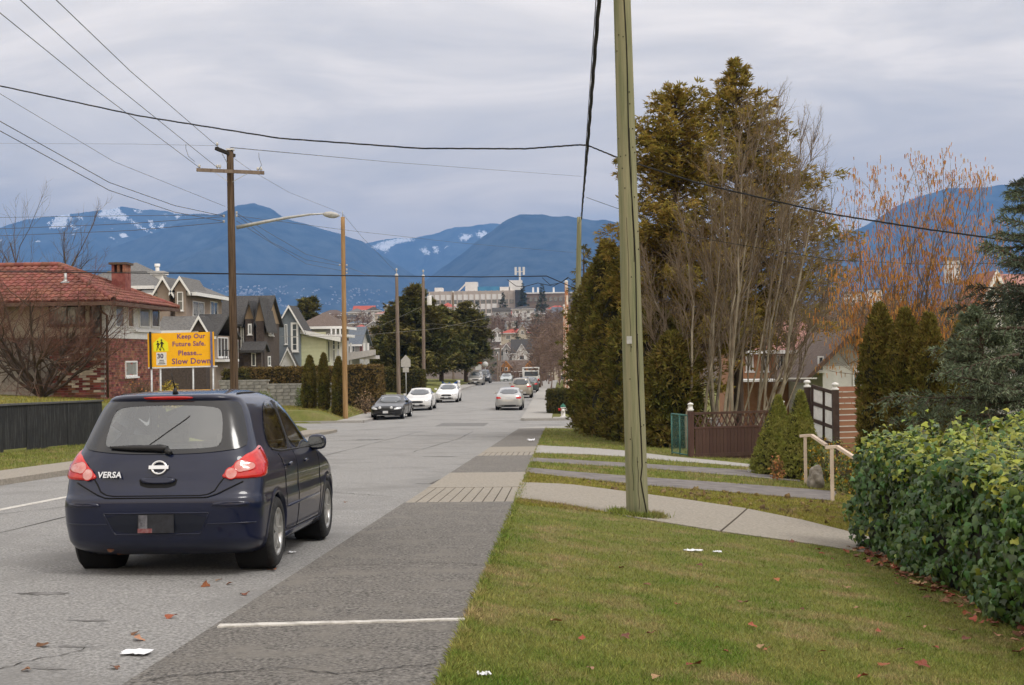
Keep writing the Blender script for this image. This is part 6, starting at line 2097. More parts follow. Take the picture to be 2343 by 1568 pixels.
# the orange dormers
r = [o for o in bpy.data.objects if o.get('label', '').startswith('brown bungalow')][0]
for ua in (1146, 1200):
    Y = 299.0
    xa, xb, z = hx(ua, Y), hx(ua + 22, Y), hz(840, Y, ua)
    put(r, 'dormer', MB().box(xa + .15, xb - .15, Y - .4, Y + 4, hz(852, Y, ua), z), WALLC['orange'])
    gable_y(r, xa, xb, Y - .4, Y + 4, z, hz(828, Y, ua) - z, .35, roof_brown, WALLC['orange'], WALLC['orange'], 'dormer_roof')
    winx(r, (xa + xb) / 2 - .35, (xa + xb) / 2 + .35, hz(849, Y, ua), z - .1, Y - .4, sill=False, fw=.1)

# ---- neighbours on the right
def right_houses():
    Y = 58.0
    r = house_root('grey_gable_house', 'grey house with a brown bargeboard gable behind the privacy fence', 1930, Y)
    xa, xb = hx(1852, Y), hx(2040, Y)
    z = hz(838, Y, 1900)
    zb = h(12, Y) - .4
    put(r, 'wall', MB().box(xa + .5, xb - .3, Y, Y + 9, zb, z), white_w)
    gable_y(r, xa + .4, xb - .2, Y, Y + 9.4, z, hz(765, Y, 1940) - z, .7, roof_brown, brown_trim, grey_w)
    win(r, 1870, 1884, 815, 850, Y); win(r, 1950, 1978, 850, 884, Y)
    put(r, 'balcony_rail', MB().box(hx(1780, Y - 1), hx(1866, Y - 1), Y - 1.1, Y - 1, hz(868, Y - 1, 1800), hz(865, Y - 1, 1800)), trim_w)
    Y = 66.0
    r = house_root('brick_neighbour', 'orange brick neighbour house half hidden by the bare stems', 1780, Y)
    xa, xb = hx(1690, Y), hx(1866, Y)
    z = hz(800, Y, 1780)
    put(r, 'wall', MB().box(xa, xb, Y + 1, Y + 9, h(10, Y) - .4, z), mat('wall_brick_orange', (.34, .17, .09), (.42, .23, .13), 6, .9))
    gable_x(r, xa, xb, Y + 1, Y + 10, z, hz(742, Y + 5, 1780) - z, .6, ROOFC['rose'], trim_w)
    for u in (1705, 1740, 1775, 1815, 1845): win(r, u, u + 18, 812, 850, Y + 1, nv=2)
    put(r, 'deck', MB().box(hx(1690, Y - 1), hx(1866, Y - 1), Y - 1.2, Y + .95, hz(872, Y, 1780), hz(867, Y, 1780)), trim_w)
    Y = 44.0
    r = house_root('rose_roof_house', 'house with a white gable and rose tile roof behind the spruce', 2310, Y)
    xa, xb = hx(2300, Y), hx(2560, Y)
    z = hz(690, Y, 2300)
    put(r, 'wall', MB().box(xa, xb, Y, Y + 4, h(16, Y) - .4, z), white_w)
    gable_x(r, xa, xb, Y, Y + 4, z, hz(640, Y + 2, 2330) - z, .5, ROOFC['rose'], trim_w, white_w)
    gable_y(r, hx(2262, Y - .8), hx(2296, Y - .8), Y - .8, Y + 2, hz(668, Y - .8, 2280), hz(634, Y - .8, 2280) - hz(668, Y - .8, 2280), .2, ROOFC['rose'], trim_w, white_w)
    put(r, 'bay', MB().box(hx(2264, Y - .8), hx(2294, Y - .8), Y - .79, Y - .003, h(16, Y) - .4, hz(669, Y - .8, 2280)), white_w)
    win(r, 2270, 2288, 690, 720, Y - .8); win(r, 2310, 2335, 700, 730, Y)


right_houses()
# ---- pale specks of town on the lower mountain slopes: far too many to count
def town():
    mb = MB()
    rr = random.Random(5)
    mts = [o for o in bpy.data.objects if o.name.startswith('mountain')]
    for _ in range(330):
        u = rr.choice((rr.gauss(610, 50), rr.gauss(820, 60), rr.gauss(560, 30), rr.uniform(440, 1000)))
        v = rr.choice((rr.gauss(668, 5), rr.gauss(690, 8), rr.uniform(650, 712)))
        best = None
        for m_ in mts:
            ok, loc, _n, _i = m_.ray_cast(Vector((0, 0, EYE)), ray(u, v).normalized())
            if ok and (best is None or loc.y < best.y): best = loc
        if best is None: continue
        k = best.y / F
        w, hh = rr.uniform(1.5, 5) * k, rr.uniform(1.0, 2.2) * k
        mb.box(best.x - w / 2, best.x + w / 2, best.y - 8, best.y + 8, best.z - 6, best.z + hh)
    tag(mb.build('town', mat('town_pale', (.50, .48, .46), (.25, .25, .27), .01, .9, island=.5)), 'pale specks of town buildings on the lower mountain slope', kind='stuff')


town()
# ------------------------------------------------------------------ vegetation tools
def nrm(a): return a / np.maximum(np.linalg.norm(a, axis=-1, keepdims=True), 1e-9)


def frames(axis, normal):
    """rotation matrices with local y along axis and local z near normal"""
    y = nrm(axis); x = nrm(np.cross(y, normal)); z = np.cross(x, y)
    return np.stack([x, y, z], -1)


def scatter(tv, tf, pos, rot, scale):
    tv = np.asarray(tv, float); tf = np.asarray(tf, int)
    N, K = len(pos), len(tv)
    s = scale[:, None, :] if scale.ndim == 2 else scale[:, None, None]
    v = np.einsum('nij,nkj->nki', rot, tv[None] * s) + pos[:, None, :]
    f = (tf[None] + (np.arange(N) * K)[:, None, None]).reshape(-1, tf.shape[1])
    return v.reshape(-1, 3), f


def spikes(a, b, r):
    """pointed twigs"""
    v, f = cones(a, b, r, r * .01, 3)
    v = v.reshape(-1, 6, 3)[:, :4].reshape(-1, 3)
    k = (np.arange(len(a)) * 4)[:, None, None]
    return v, (np.array([[0, 1, 3], [1, 2, 3], [2, 0, 3]])[None] + k).reshape(-1, 3)


def cones(a, b, r0, r1, n=3):
    """tapered twigs between points a and b"""
    a, b = np.asarray(a, float), np.asarray(b, float)
    r0 = np.broadcast_to(np.asarray(r0, float), (len(a),)); r1 = np.broadcast_to(np.asarray(r1, float), (len(a),))
    d = nrm(b - a)
    ref = np.where(np.abs(d[:, 2:3]) < .9, np.array([[0, 0, 1.0]]), np.array([[0, 1.0, 0]]))
    x = nrm(np.cross(d, ref)); y = np.cross(d, x)
    an = np.arange(n) * 2 * np.pi / n
    ring = x[:, None] * np.cos(an)[None, :, None] + y[:, None] * np.sin(an)[None, :, None]
    v = np.concatenate([a[:, None] + ring * r0[:, None, None], b[:, None] + ring * r1[:, None, None]], 1).reshape(-1, 3)
    k = np.arange(n)
    t = np.stack([k, (k + 1) % n, n + (k + 1) % n, n + k], -1)
    f = (t[None] + (np.arange(len(a)) * 2 * n)[:, None, None]).reshape(-1, 4)
    return v, f


def merge(parts):
    vs, fs, o = [], [], 0
    for v, f in parts:
        vs.append(v); fs.append(f + o); o += len(v)
    return np.concatenate(vs), np.concatenate(fs)


def rdir(n): return nrm(rng.normal(size=(n, 3)))


class Wood:
    """branching skeleton collected as tapered segments"""

    def __init__(s): s.a, s.b, s.r0, s.r1, s.tips = [], [], [], [], []

    def limb(s, p, d, L, r, seg=5, wob=.12, up=.0, taper=.35):
        pts = [np.array(p, float)]; d = np.array(d, float); d /= np.linalg.norm(d)
        for k in range(seg):
            d = d + rng.normal(size=3) * wob + np.array([0, 0, up]); d /= np.linalg.norm(d)
            q = pts[-1] + d * L / seg
            s.a.append(pts[-1]); s.b.append(q)
            s.r0.append(r * (1 - (1 - taper) * k / seg)); s.r1.append(r * (1 - (1 - taper) * (k + 1) / seg))
            pts.append(q)
        return pts, d

    def grow(s, p, d, L, r, lvl, n=(5, 4, 4), spread=.55, up=.06, ratio=.55, wob=.12, start=.25, rmin=.004):
        pts, dd = s.limb(p, d, L, r, 4 if lvl > 1 else 2, wob, up)
        if lvl <= 0:
            s.tips.append((pts[-1], dd)); return
        m = n[min(lvl, len(n)) - 1]
        for k in range(m):
            t = start + (1 - start) * (k + rng.random()) / m
            i = min(int(t * (len(pts) - 1)), len(pts) - 2)
            q = pts[i] + (pts[i + 1] - pts[i]) * (t * (len(pts) - 1) - i)
            b = pts[i + 1] - pts[i]; b /= np.linalg.norm(b)
            nd = b + nrm(rng.normal(size=3)) * spread * (1 + .4 * rng.random())
            s.grow(q, nd, L * ratio * (1.15 - .5 * t) * rng.uniform(.75, 1.2), max(rmin, r * .5 * (1 - .5 * t)), lvl - 1, n, spread, up, ratio, wob, start, rmin)

    def arrays(s, rthin=.02):
        a, b, r0, r1 = map(np.array, (s.a, s.b, s.r0, s.r1))
        thick = r0 > rthin
        out = []
        if thick.any(): out.append(cones(a[thick], b[thick], r0[thick], r1[thick], 7))
        if (~thick).any(): out.append(cones(a[~thick], b[~thick], r0[~thick], r1[~thick], 3))
        return out


def wood_obj(name, w, m, parent, split=None):
    v, f = merge(w.arrays())
    return link(name, np_mesh(name, v, f), m, parent)


DIAMOND = ([(0, 0, 0), (.5, .5, .06), (0, 1, 0), (-.5, .5, .06)], [(0, 1, 2), (0, 2, 3)])
SPRAY = ([(0, 0, 0), (.13, .5, .05), (0, 1, -.04), (-.13, .5, .05), (0, .15, 0), (.42, .45, .06), (.62, .82, -.05), (.22, .62, 0), (0, .15, 0), (-.42, .45, .06), (-.62, .82, -.05), (-.22, .62, 0)],
         [(0, 1, 2), (0, 2, 3), (4, 5, 6), (4, 6, 7), (8, 10, 9), (8, 11, 10)])
BLADE = ([(-.5, 0, 0), (.5, 0, 0), (0, 1, .12)], [(0, 1, 2)])

thuja = mat('thuja_foliage', (.095, .098, .02), (.20, .155, .04), 1.1, .85, spec=.15, island=.5, trans=.3)
thuja_bronze = mat('thuja_bronze', (.22, .185, .034), (.38, .27, .07), .8, .85, spec=.15, island=.45, trans=.42)
thuja_dark = mat('thuja_dark', (.05, .056, .016), (.11, .09, .028), 1.0, .85, spec=.15, island=.4, trans=.15)
cedar_far = mat('cedar_far', (.08, .094, .028), (.19, .16, .05), .35, .9, spec=.1, island=.45, trans=.15)
cone_green = mat('cone_spruce_green', (.19, .21, .04), (.31, .30, .085), 3, .9, spec=.1, island=.35, trans=.15)
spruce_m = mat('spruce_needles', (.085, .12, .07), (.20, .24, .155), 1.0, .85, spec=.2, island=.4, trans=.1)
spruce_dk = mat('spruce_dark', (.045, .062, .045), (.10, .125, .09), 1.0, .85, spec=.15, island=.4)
bark_pale = mat('bark_pale', (.15, .125, .09), (.33, .29, .22), 6, .95, .6, 30, stretch=(1, 1, .35))
bark_brown = mat('bark_brown', (.045, .032, .024), (.11, .08, .06), 5, .95, .6, 30, stretch=(1, 1, .35))
twig_red = mat('twig_red', (.11, .052, .036), (.19, .10, .068), 2, .95)
twig_brown = mat('twig_brown', (.10, .07, .045), (.19, .14, .09), 2, .95)
hedge_brown = mat('hedge_brown', (.10, .072, .024), (.19, .13, .05), 2, .9, spec=.1, island=.4)
grass_m = mat('grass_blades', (.13, .20, .03), (.285, .275, .08), 1.6, .9, spec=.15, island=.5, trans=.25, c3=(.38, .28, .15), scale3=1.4)
moss_m = mat('moss_grass', (.21, .22, .026), (.34, .29, .085), 3, .95, spec=.1, island=.5, trans=.2, c3=(.30, .21, .12), scale3=2.6)


def conifer(name, label, base, top, prof, nb, m, spray=.3, per=26, droop=-.1, rise=.25, trunk=.14, cat='tree', dens=None, wm=None, group=None, t0=.06, flat=0.0, side=None):
    """a conifer of separate boughs. prof: (height share, bough length) pairs"""
    base, top = np.array(base, float), np.array(top, float)
    root = empty(name, tuple(base), 0, label, cat, group)
    H = top - base
    w = Wood()
    for k in range(8):
        w.a.append(H * k / 8); w.b.append(H * (k + 1) / 8); w.r0.append(trunk * (1 - k / 8.5)); w.r1.append(trunk * (1 - (k + 1) / 8.5))
    pos, ax, nm, sz = [], [], [], []
    hs, ls = zip(*prof)
    for i in range(nb):
        t = t0 + (1 - t0) * (rng.random() if dens is None else np.interp(rng.random(), *dens))
        a = rng.random() * 2 * math.pi
        L = np.interp(t, hs, ls) * rng.uniform(.4, 1.18)
        if side is not None: L *= side(a, t)
        d = np.array([math.cos(a), math.sin(a), rise * rng.uniform(.3, 1.4) + .6 * max(0, t - .85) * 4])
        p0 = H * t
        n = max(4, int(per * max(L, .4) / 1.5))
        e = p0 + d * L + np.array([0, 0, droop * L])
        if L > .5:
            w.a.append(p0); w.b.append(p0 + d * L * .8); w.r0.append(.02 + .012 * L); w.r1.append(.006)
        s = rng.uniform(.12, 1.0, n) ** .75
        c = p0 + d * L * s[:, None] + np.array([0, 0, 1.0]) * (droop * L * s ** 2)[:, None]
        c += rng.normal(size=(n, 3)) * (.05 + .11 * L * (1.1 - s))[:, None]
        dirs = nrm(d + rng.normal(size=(n, 3)) * .55 + np.array([0, 0, -.15 + .5 * max(0, t - .8)]))
        pos.append(c); ax.append(dirs); nm.append(rdir(n) * .6 + np.array([0, 0, 1.0])); sz.append(spray * rng.uniform(.55, 1.25, n))
    pos, ax, nm, sz = map(np.concatenate, (pos, ax, nm, sz))
    v, f = scatter(*SPRAY, pos, frames(ax, nm), np.stack([sz * .8, sz, sz], -1))
    link('crown', np_mesh('crown', v, f), m, root)
    wood_obj('trunk', w, wm or bark_brown, root)
    return root


def column(name, label, base, top, R0, m, n=2600, spray=.13, cat='tree', group=None, prof=None, lump=.1):
    """a clipped or naturally narrow conifer: dense upright sprays over a solid dark core"""
    base, top = np.array(base, float), np.array(top, float)
    root = empty(name, tuple(base), 0, label, cat, group)
    H = top - base
    prof = prof or [(0, .82), (.15, 1), (.5, .92), (.8, .6), (.93, .32), (1, .04)]
    hs, ls = zip(*prof)
    t = rng.random(n) ** .95; a = rng.random(n) * 2 * math.pi
    ph = rng.random(4) * 6
    lumpf = 1 + lump * np.sin(3 * a + ph[0] + 5 * t) + lump * .7 * np.sin(7 * a + ph[1] - 9 * t)
    rr = R0 * np.interp(t, hs, ls) * lumpf * rng.uniform(.8, 1.03, n)
    pos = t[:, None] * H + np.stack([rr * np.cos(a), rr * np.sin(a), rng.normal(size=n) * .03], -1)
    ax = np.stack([np.cos(a) * .45, np.sin(a) * .45, np.full(n, 1.0)], -1) + rng.normal(size=(n, 3)) * .3
    nm = np.stack([np.cos(a), np.sin(a), np.full(n, .2)], -1) + rng.normal(size=(n, 3)) * .5
    sz = spray * rng.uniform(.6, 1.3, n)
    v, f = scatter(*SPRAY, pos, frames(ax, nm), np.stack([sz * .9, sz, sz], -1))
    link('crown', np_mesh('crown', v, f), m, root)
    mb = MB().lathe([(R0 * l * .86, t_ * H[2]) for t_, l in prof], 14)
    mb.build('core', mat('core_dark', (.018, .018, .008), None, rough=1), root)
    MB().tube([(0, 0, -.2), (0, 0, .3)], .06, 8).build('trunk', bark_brown, root)
    return root


def hedge(name, label, x0, x1, y0, y1, zb, zt, m, n=3000, leaf=.1, cat='hedge', rough=.06):
    root = empty(name, ((x0 + x1) / 2, (y0 + y1) / 2, zb), 0, label, cat)
    o = Vector(root.location)
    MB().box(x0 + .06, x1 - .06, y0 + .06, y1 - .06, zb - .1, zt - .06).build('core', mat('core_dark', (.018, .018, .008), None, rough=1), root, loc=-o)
    W, D, Hh = x1 - x0, y1 - y0, zt - zb
    areas = np.array([W * Hh, D * Hh, D * Hh, W * D]); pr = areas / areas.sum()
    k = rng.choice(4, n, p=pr)
    u, w = rng.random(n), rng.random(n)
    pos = np.zeros((n, 3)); nm = np.zeros((n, 3))
    for i, (fx, nn) in enumerate(((lambda a, b: (x0 + W * a, y0 + 0 * a, zb + Hh * b), (0, -1, 0)), (lambda a, b: (x1 + 0 * a, y0 + D * a, zb + Hh * b), (1, 0, 0)),
                                  (lambda a, b: (x0 + 0 * a, y0 + D * a, zb + Hh * b), (-1, 0, 0)), (lambda a, b: (x0 + W * a, y0 + D * b, zt + 0 * a), (0, 0, 1)))):
        s_ = k == i
        pos[s_] = np.stack(fx(u[s_], w[s_]), -1); nm[s_] = nn
    pos += rng.normal(size=(n, 3)) * rough - nm * rng.random((n, 1)) * .05
    ax = rng.normal(size=(n, 3)) * .7 + np.array([0, 0, .8]) + nm * .4
    sz = leaf * rng.uniform(.6, 1.3, n)
    v, f = scatter(*SPRAY, pos - np.array(o), frames(ax, nm + rng.normal(size=(n, 3)) * .5), np.stack([sz, sz, sz], -1))
    tag(link('foliage', np_mesh('foliage', v, f), m, root), kind='stuff')
    return root


def gp(u, v, Y):
    p = P(u, v, Y); p.z = h(p.x, p.y); return p


# ------------------------------------------------------------------ right side: tall cedars, bare tree, hedge mass
def tall_trees():
    Y = 51.0
    b = gp(1545, 980, Y); t = P(1543, 210, Y)
    conifer('cedar_tree', 'tall bronze green cedar with a blunt twin top right of the green pole', b, t,
            [(0, 2.6), (.25, 2.9), (.45, 2.6), (.62, 2.3), (.78, 2.0), (.88, 1.5), (.95, .9), (1, .2)], 380, thuja_bronze, .26, 52, -.16, .5, .2, t0=.12)
    Y = 54.0
    b = gp(1690, 980, Y); t = P(1683, 146, Y)
    conifer('cedar_tree', 'tallest bronze green cedar with a pointed leader', b, t,
            [(0, 2.0), (.3, 3.6), (.5, 3.4), (.66, 2.8), (.76, 2.2), (.86, 1.4), (.93, .75), (1, .12)], 360, thuja_bronze, .26, 48, -.14, .5, .22, t0=.22,
            side=lambda a, t: .75 + .45 * math.cos(a) if t < .6 else 1)
    # overgrown hedge mass at the corner of the garden
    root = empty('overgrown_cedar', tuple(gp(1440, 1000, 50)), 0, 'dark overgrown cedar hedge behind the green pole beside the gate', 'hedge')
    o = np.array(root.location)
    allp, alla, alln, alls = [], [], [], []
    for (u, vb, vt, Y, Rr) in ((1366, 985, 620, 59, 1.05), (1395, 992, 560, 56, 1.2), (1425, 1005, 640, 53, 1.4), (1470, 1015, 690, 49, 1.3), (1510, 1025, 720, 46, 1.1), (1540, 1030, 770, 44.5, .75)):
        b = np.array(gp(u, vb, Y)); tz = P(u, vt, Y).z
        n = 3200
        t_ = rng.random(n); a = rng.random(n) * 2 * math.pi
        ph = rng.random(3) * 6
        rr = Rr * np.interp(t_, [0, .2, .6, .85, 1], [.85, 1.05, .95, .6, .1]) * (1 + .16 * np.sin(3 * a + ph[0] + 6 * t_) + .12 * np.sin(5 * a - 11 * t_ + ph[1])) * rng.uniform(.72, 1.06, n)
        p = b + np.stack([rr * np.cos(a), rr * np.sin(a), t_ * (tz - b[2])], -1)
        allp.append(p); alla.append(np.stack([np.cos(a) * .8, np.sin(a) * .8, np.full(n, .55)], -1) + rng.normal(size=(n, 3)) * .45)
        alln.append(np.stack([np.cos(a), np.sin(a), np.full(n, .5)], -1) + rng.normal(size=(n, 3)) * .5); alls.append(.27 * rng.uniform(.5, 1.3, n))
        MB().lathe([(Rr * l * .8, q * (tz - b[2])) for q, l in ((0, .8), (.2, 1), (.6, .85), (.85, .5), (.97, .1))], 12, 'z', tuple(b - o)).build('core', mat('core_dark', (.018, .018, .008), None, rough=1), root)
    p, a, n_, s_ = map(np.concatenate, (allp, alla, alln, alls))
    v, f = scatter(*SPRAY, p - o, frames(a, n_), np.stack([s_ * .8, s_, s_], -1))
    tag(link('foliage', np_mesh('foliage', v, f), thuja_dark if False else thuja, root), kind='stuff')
    for u, vb, Y in ((1500, 1020, 45.5), (1530, 1028, 44.2)):
        b = gp(u, vb, Y) - root.location
        MB().tube([b, b + Vector((0, 0, 2.2))], [.12, .07], 8).build('trunk', bark_brown, root)

    # many stemmed bare tree
    Y = 44.0
    b = gp(1650, 985, Y)
    root = empty('bare_tree', tuple(b), 0, 'large bare tree of many pale stems behind the brown fence', 'tree')
    tw = Wood()
    tops = [(1470, 600), (1560, 480), (1620, 380), (1650, 300), (1690, 290), (1720, 250), (1745, 240), (1780, 228), (1800, 290), (1835, 285), (1865, 305), (1880, 400), (1905, 470), (1915, 560), (1890, 620), (1830, 380), (1770, 330), (1700, 420), (1600, 520), (1550, 600), (1925, 660), (1480, 720), (1850, 500), (1740, 460), (1650, 480)]
    for i, (u, v) in enumerate(tops):
        s0 = gp(1650 + (u - 1690) * .42 + rng.uniform(-30, 30), 985, Y + rng.uniform(-.7, .7)) - b
        e = P(u, v, Y + rng.uniform(-1.3, 2.2)) - b
        s0, e = np.array(s0), np.array(e)
        L = np.linalg.norm(e - s0)
        r = rng.uniform(.026, .062)
        pts = [s0]; w = Wood()
        bow = rng.normal(size=3) * .25
        K = 9
        for k in range(1, K + 1):
            t = k / K
            q = s0 + (e - s0) * t + bow * math.sin(math.pi * t) + np.array([0, 0, 1]) * .5 * math.sin(math.pi * t) + rng.normal(size=3) * .05
            w.a.append(pts[-1]); w.b.append(q); w.r0.append(r * (1 - .9 * (k - 1) / K)); w.r1.append(max(.006, r * (1 - .9 * k / K))); pts.append(q)
        wood_obj('stem', w, bark_pale, root)
        for k in range(3, K + 1):
            for j in range(8 if k > 4 else 4):
                q = pts[k - 1] + (pts[k] - pts[k - 1]) * rng.random()
                d = nrm(pts[k] - pts[k - 1]) + nrm(rng.normal(size=3)) * .6 + np.array([0, 0, .15])
                tw.grow(q, d, rng.uniform(.7, 1.7) * (1.15 - .5 * k / K), .014 * (1.2 - .6 * k / K) + .004, 2, (4, 3), .5, .08, .55, .14, .2, .003)
    tag(wood_obj('twigs', tw, mat('twig_tan', (.13, .095, .062), (.24, .185, .13), 2, .95), root), kind='stuff')


tall_trees()


def bare_tree(name, label, base, height, spread, lvl, m, mt, n=(5, 5, 5), stems=7, tilt=.5, r=.06, cat='tree', L=.5, up=.05, group=None, ratio=.58, wob=.14):
    root = empty(name, tuple(base), 0, label, cat, group)
    w = Wood()
    for i in range(stems):
        a = 2 * math.pi * (i + rng.random()) / stems
        d = np.array([math.cos(a) * tilt, math.sin(a) * tilt, 1.0]) * rng.uniform(.8, 1.1)
        w.grow(np.array([0, 0, .0]), d, height * L * rng.uniform(.85, 1.15), r * rng.uniform(.7, 1.1), lvl, n, spread, up, ratio, wob, .25, .0035 if height < 5 else .006)
    a, b, r0, r1 = map(np.array, (w.a, w.b, w.r0, w.r1))
    th = r0 > .012
    if th.any():
        link('trunk', np_mesh('trunk', *cones(a[th], b[th], r0[th], r1[th], 6)), m, root)
    tag(link('twigs', np_mesh('twigs', *cones(a[~th], b[~th], r0[~th], r1[~th], 3)), mt, root), kind='stuff')
    root['tips'] = 0
    return root, w


# ---- left bushes and trees
b = gp(95, 893, 55.5)
MBx = bare_tree('bare_bush', 'wide leafless pruned tree in front of the red tiled house', b, 3.3, .75, 3, bark_brown, twig_red, (9, 9, 8), 17, 1.25, .085, L=1.25, up=.07, ratio=.52)
b = gp(15, 800, 80)
bare_tree('bare_tree', 'leafless tree rising over the red roof at the left edge', b, 17, .5, 3, bark_brown, twig_brown, (6, 6, 6), 7, .4, .12, L=.55, up=.08, ratio=.52)
# ------------------------------------------------------------------ right hand yard: hedge, fences, shrubs
ivy_dark = mat('ivy_leaf', (.030, .070, .014), (.075, .135, .030), 3, .4, spec=.4, objrand=.5)
ivy_darkj = mat('ivy_leaf_joined', (.030, .070, .014), (.075, .135, .030), 3, .4, spec=.4, island=.6, trans=.1)
ivy_light = mat('ivy_leaf_young', (.17, .235, .03), (.34, .34, .045), 3, .4, spec=.4, objrand=.3)
ivy_lightj = mat('ivy_leaf_young_joined', (.16, .225, .03), (.33, .34, .045), 3, .4, spec=.4, island=.4, trans=.2)
IVY = ([(0, 0, 0), (.34, .06, .05), (.50, .34, .02), (.27, .48, .06), (0, 1.0, -.08), (-.27, .48, .06), (-.50, .34, .02), (-.34, .06, .05), (0, .40, .10)],
       [(8, 0, 1), (8, 1, 2), (8, 2, 3), (8, 3, 4), (8, 4, 5), (8, 5, 6), (8, 6, 7), (8, 7, 0)])


def ivy_hedge():
    X0, X1, Y0, Y1 = 3.62, 6.3, 8.2, 18.0
    zt = lambda x, y: .34 + .10 * (x - X0) + lerpf(y, [8, 18], [.12, 0])
    root = empty('ivy_hedge', (4.9, 13, h(4.9, 13)), 0, 'broad green ivy hedge with yellowing top leaves along the lawn', 'hedge')
    o = np.array(root.location)
    # dark core, lumpy
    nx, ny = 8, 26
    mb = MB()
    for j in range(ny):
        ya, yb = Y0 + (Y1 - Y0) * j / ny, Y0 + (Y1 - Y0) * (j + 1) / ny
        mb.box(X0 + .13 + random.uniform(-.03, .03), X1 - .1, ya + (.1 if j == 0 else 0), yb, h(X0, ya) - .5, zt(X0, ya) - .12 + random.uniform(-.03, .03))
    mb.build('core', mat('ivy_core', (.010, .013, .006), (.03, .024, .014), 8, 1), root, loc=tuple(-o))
    def lump(a, b): return .09 * np.sin(a * 2.1 + b * 1.3) + .06 * np.sin(a * 5.3 - b * 2.9 + 1) + .05 * np.sin(a * 9.1 + b * 7.7)
    P_, A_, N_, S_, K_ = [], [], [], [], []
    def add(p, nrmv, n, up, ksel, size):
        ax = np.array(up)[None] + rng.normal(size=(n, 3)) * .45
        P_.append(p); A_.append(ax); N_.append(np.array(nrmv)[None] + rng.normal(size=(n, 3)) * .42); S_.append(size * rng.uniform(.6, 1.25, n)); K_.append(ksel)
    n = 8800                                                   # street side face
    y = rng.uniform(Y0, Y1, n); t = rng.random(n) ** .9
    zb = np.array([h(X0, q) for q in y]); zz = np.array([zt(X0, q) for q in y])
    z = zb + .03 + (zz - zb) * t
    x = X0 + lump(y, z * 2) - .05 * (1 - t) + .12 * np.clip((t - .85) / .15, 0, 1) ** 2 + rng.uniform(-.02, .12, n) + .10 * np.clip((.12 - t) / .12, 0, 1)
    add(np.stack([x, y, z], -1), (-1, -.55, .35), n, (0, -.15, -1), (rng.random(n) < .04 + .10 * (t > .86)).astype(int), .080)
    n = 1500                                                   # near end face
    xx = rng.uniform(X0, X1, n); t = rng.random(n)
    zb = np.array([h(q, Y0) for q in xx]); z = zb + (np.array([zt(q, Y0) for q in xx]) - zb) * t
    add(np.stack([xx, Y0 - .04 + lump(xx * 2, z * 2) * .6 + rng.uniform(-.08, .08, n), z], -1), (0, -1, .35), n, (0, -.2, -1), (rng.random(n) < .06).astype(int), .080)
    n = 1300                                                   # far end face
    xx = rng.uniform(X0, X0 + 1.2, n); t = rng.random(n)
    zb = np.array([h(q, Y1) for q in xx]); z = zb + (np.array([zt(q, Y1) for q in xx]) - zb) * t
    add(np.stack([xx, Y1 + lump(xx * 2, z * 2) * .8 + rng.uniform(-.12, .03, n), z], -1), (-.5, .6, .3), n, (-.2, .2, -1), (rng.random(n) < .06).astype(int), .080)
    n = 9500                                                   # top
    x = X0 + (X1 - X0) * rng.random(n) ** 1.25; y = rng.uniform(Y0, Y1, n)
    z = np.array([zt(a, b) for a, b in zip(x, y)]) + lump(x * 2, y) * .9 + rng.uniform(-.10, .05, n) - .12 * np.clip((X0 + .15 - x) / .15, 0, 1)
    pk = rng.random(n) < .03
    z[pk] += rng.uniform(.08, .24, pk.sum())
    add(np.stack([x, y, z], -1), (-.15, -.35, 1), n, (-.3, -.8, -.25), (rng.random(n) < .62).astype(int), .078)
    # shoots standing above the top
    n = 90
    cx = rng.uniform(X0 + .3, X1, n); cyy = rng.uniform(Y0 + 4, Y1, n)
    w = Wood()
    for a, b in zip(cx, cyy):
        q = np.array([a, b, zt(a, b) - .05]); L = rng.uniform(.15, .42)
        pts, d = w.limb(q, (rng.normal() * .3, rng.normal() * .3, 1), L, .006, 3, .1)
        m_ = rng.integers(3, 7)
        pp = np.array(pts[0]) + (np.array(pts[-1]) - np.array(pts[0])) * rng.random((m_, 1))
        add(pp, (-.2, -.8, .5), m_, (0, -.5, -.4), (rng.random(m_) < .8).astype(int), .078)
    p, a, n_, s_, k_ = map(np.concatenate, (P_, A_, N_, S_, K_))
    # keep off the ground
    gz = np.array([h(q[0], q[1]) for q in p]); p[:, 2] = np.maximum(p[:, 2], gz + .04)
    R_ = frames(a, n_)
    # the leaves that show largest become single parts
    scr = (p[:, 0] / p[:, 1] < .335) & (p[:, 0] < X0 + .1) & (p[:, 1] < 15)
    big = np.where(scr)[0]
    big = big[np.argsort(-(s_[big] / p[big, 1]))][:290]
    mask = np.ones(len(p), bool); mask[big] = False
    leaf = np_mesh('leaf', np.array(IVY[0]), np.array(IVY[1])); leaf2 = leaf.copy()
    leaf.materials.append(ivy_dark); leaf2.materials.append(ivy_light)
    for i in big:
        ob = link('leaf', leaf2 if k_[i] else leaf, None, root)
        M = Matrix(R_[i].tolist()).to_4x4(); M.translation = Vector(p[i] - o)
        ob.matrix_local = M @ Matrix.Scale(float(s_[i]), 4)
    for kk, mm, nm in ((0, ivy_darkj, 'dark_foliage'), (1, ivy_lightj, 'young_foliage')):
        q = mask & (k_ == kk)
        v, f = scatter(*IVY, p[q] - o, R_[q], s_[q])
        tag(link(nm, np_mesh(nm, v, f), mm, root), kind='stuff')
    tag(wood_obj('shoots', w, twig_brown, root), kind='stuff').location = tuple(-o)


ivy_hedge()

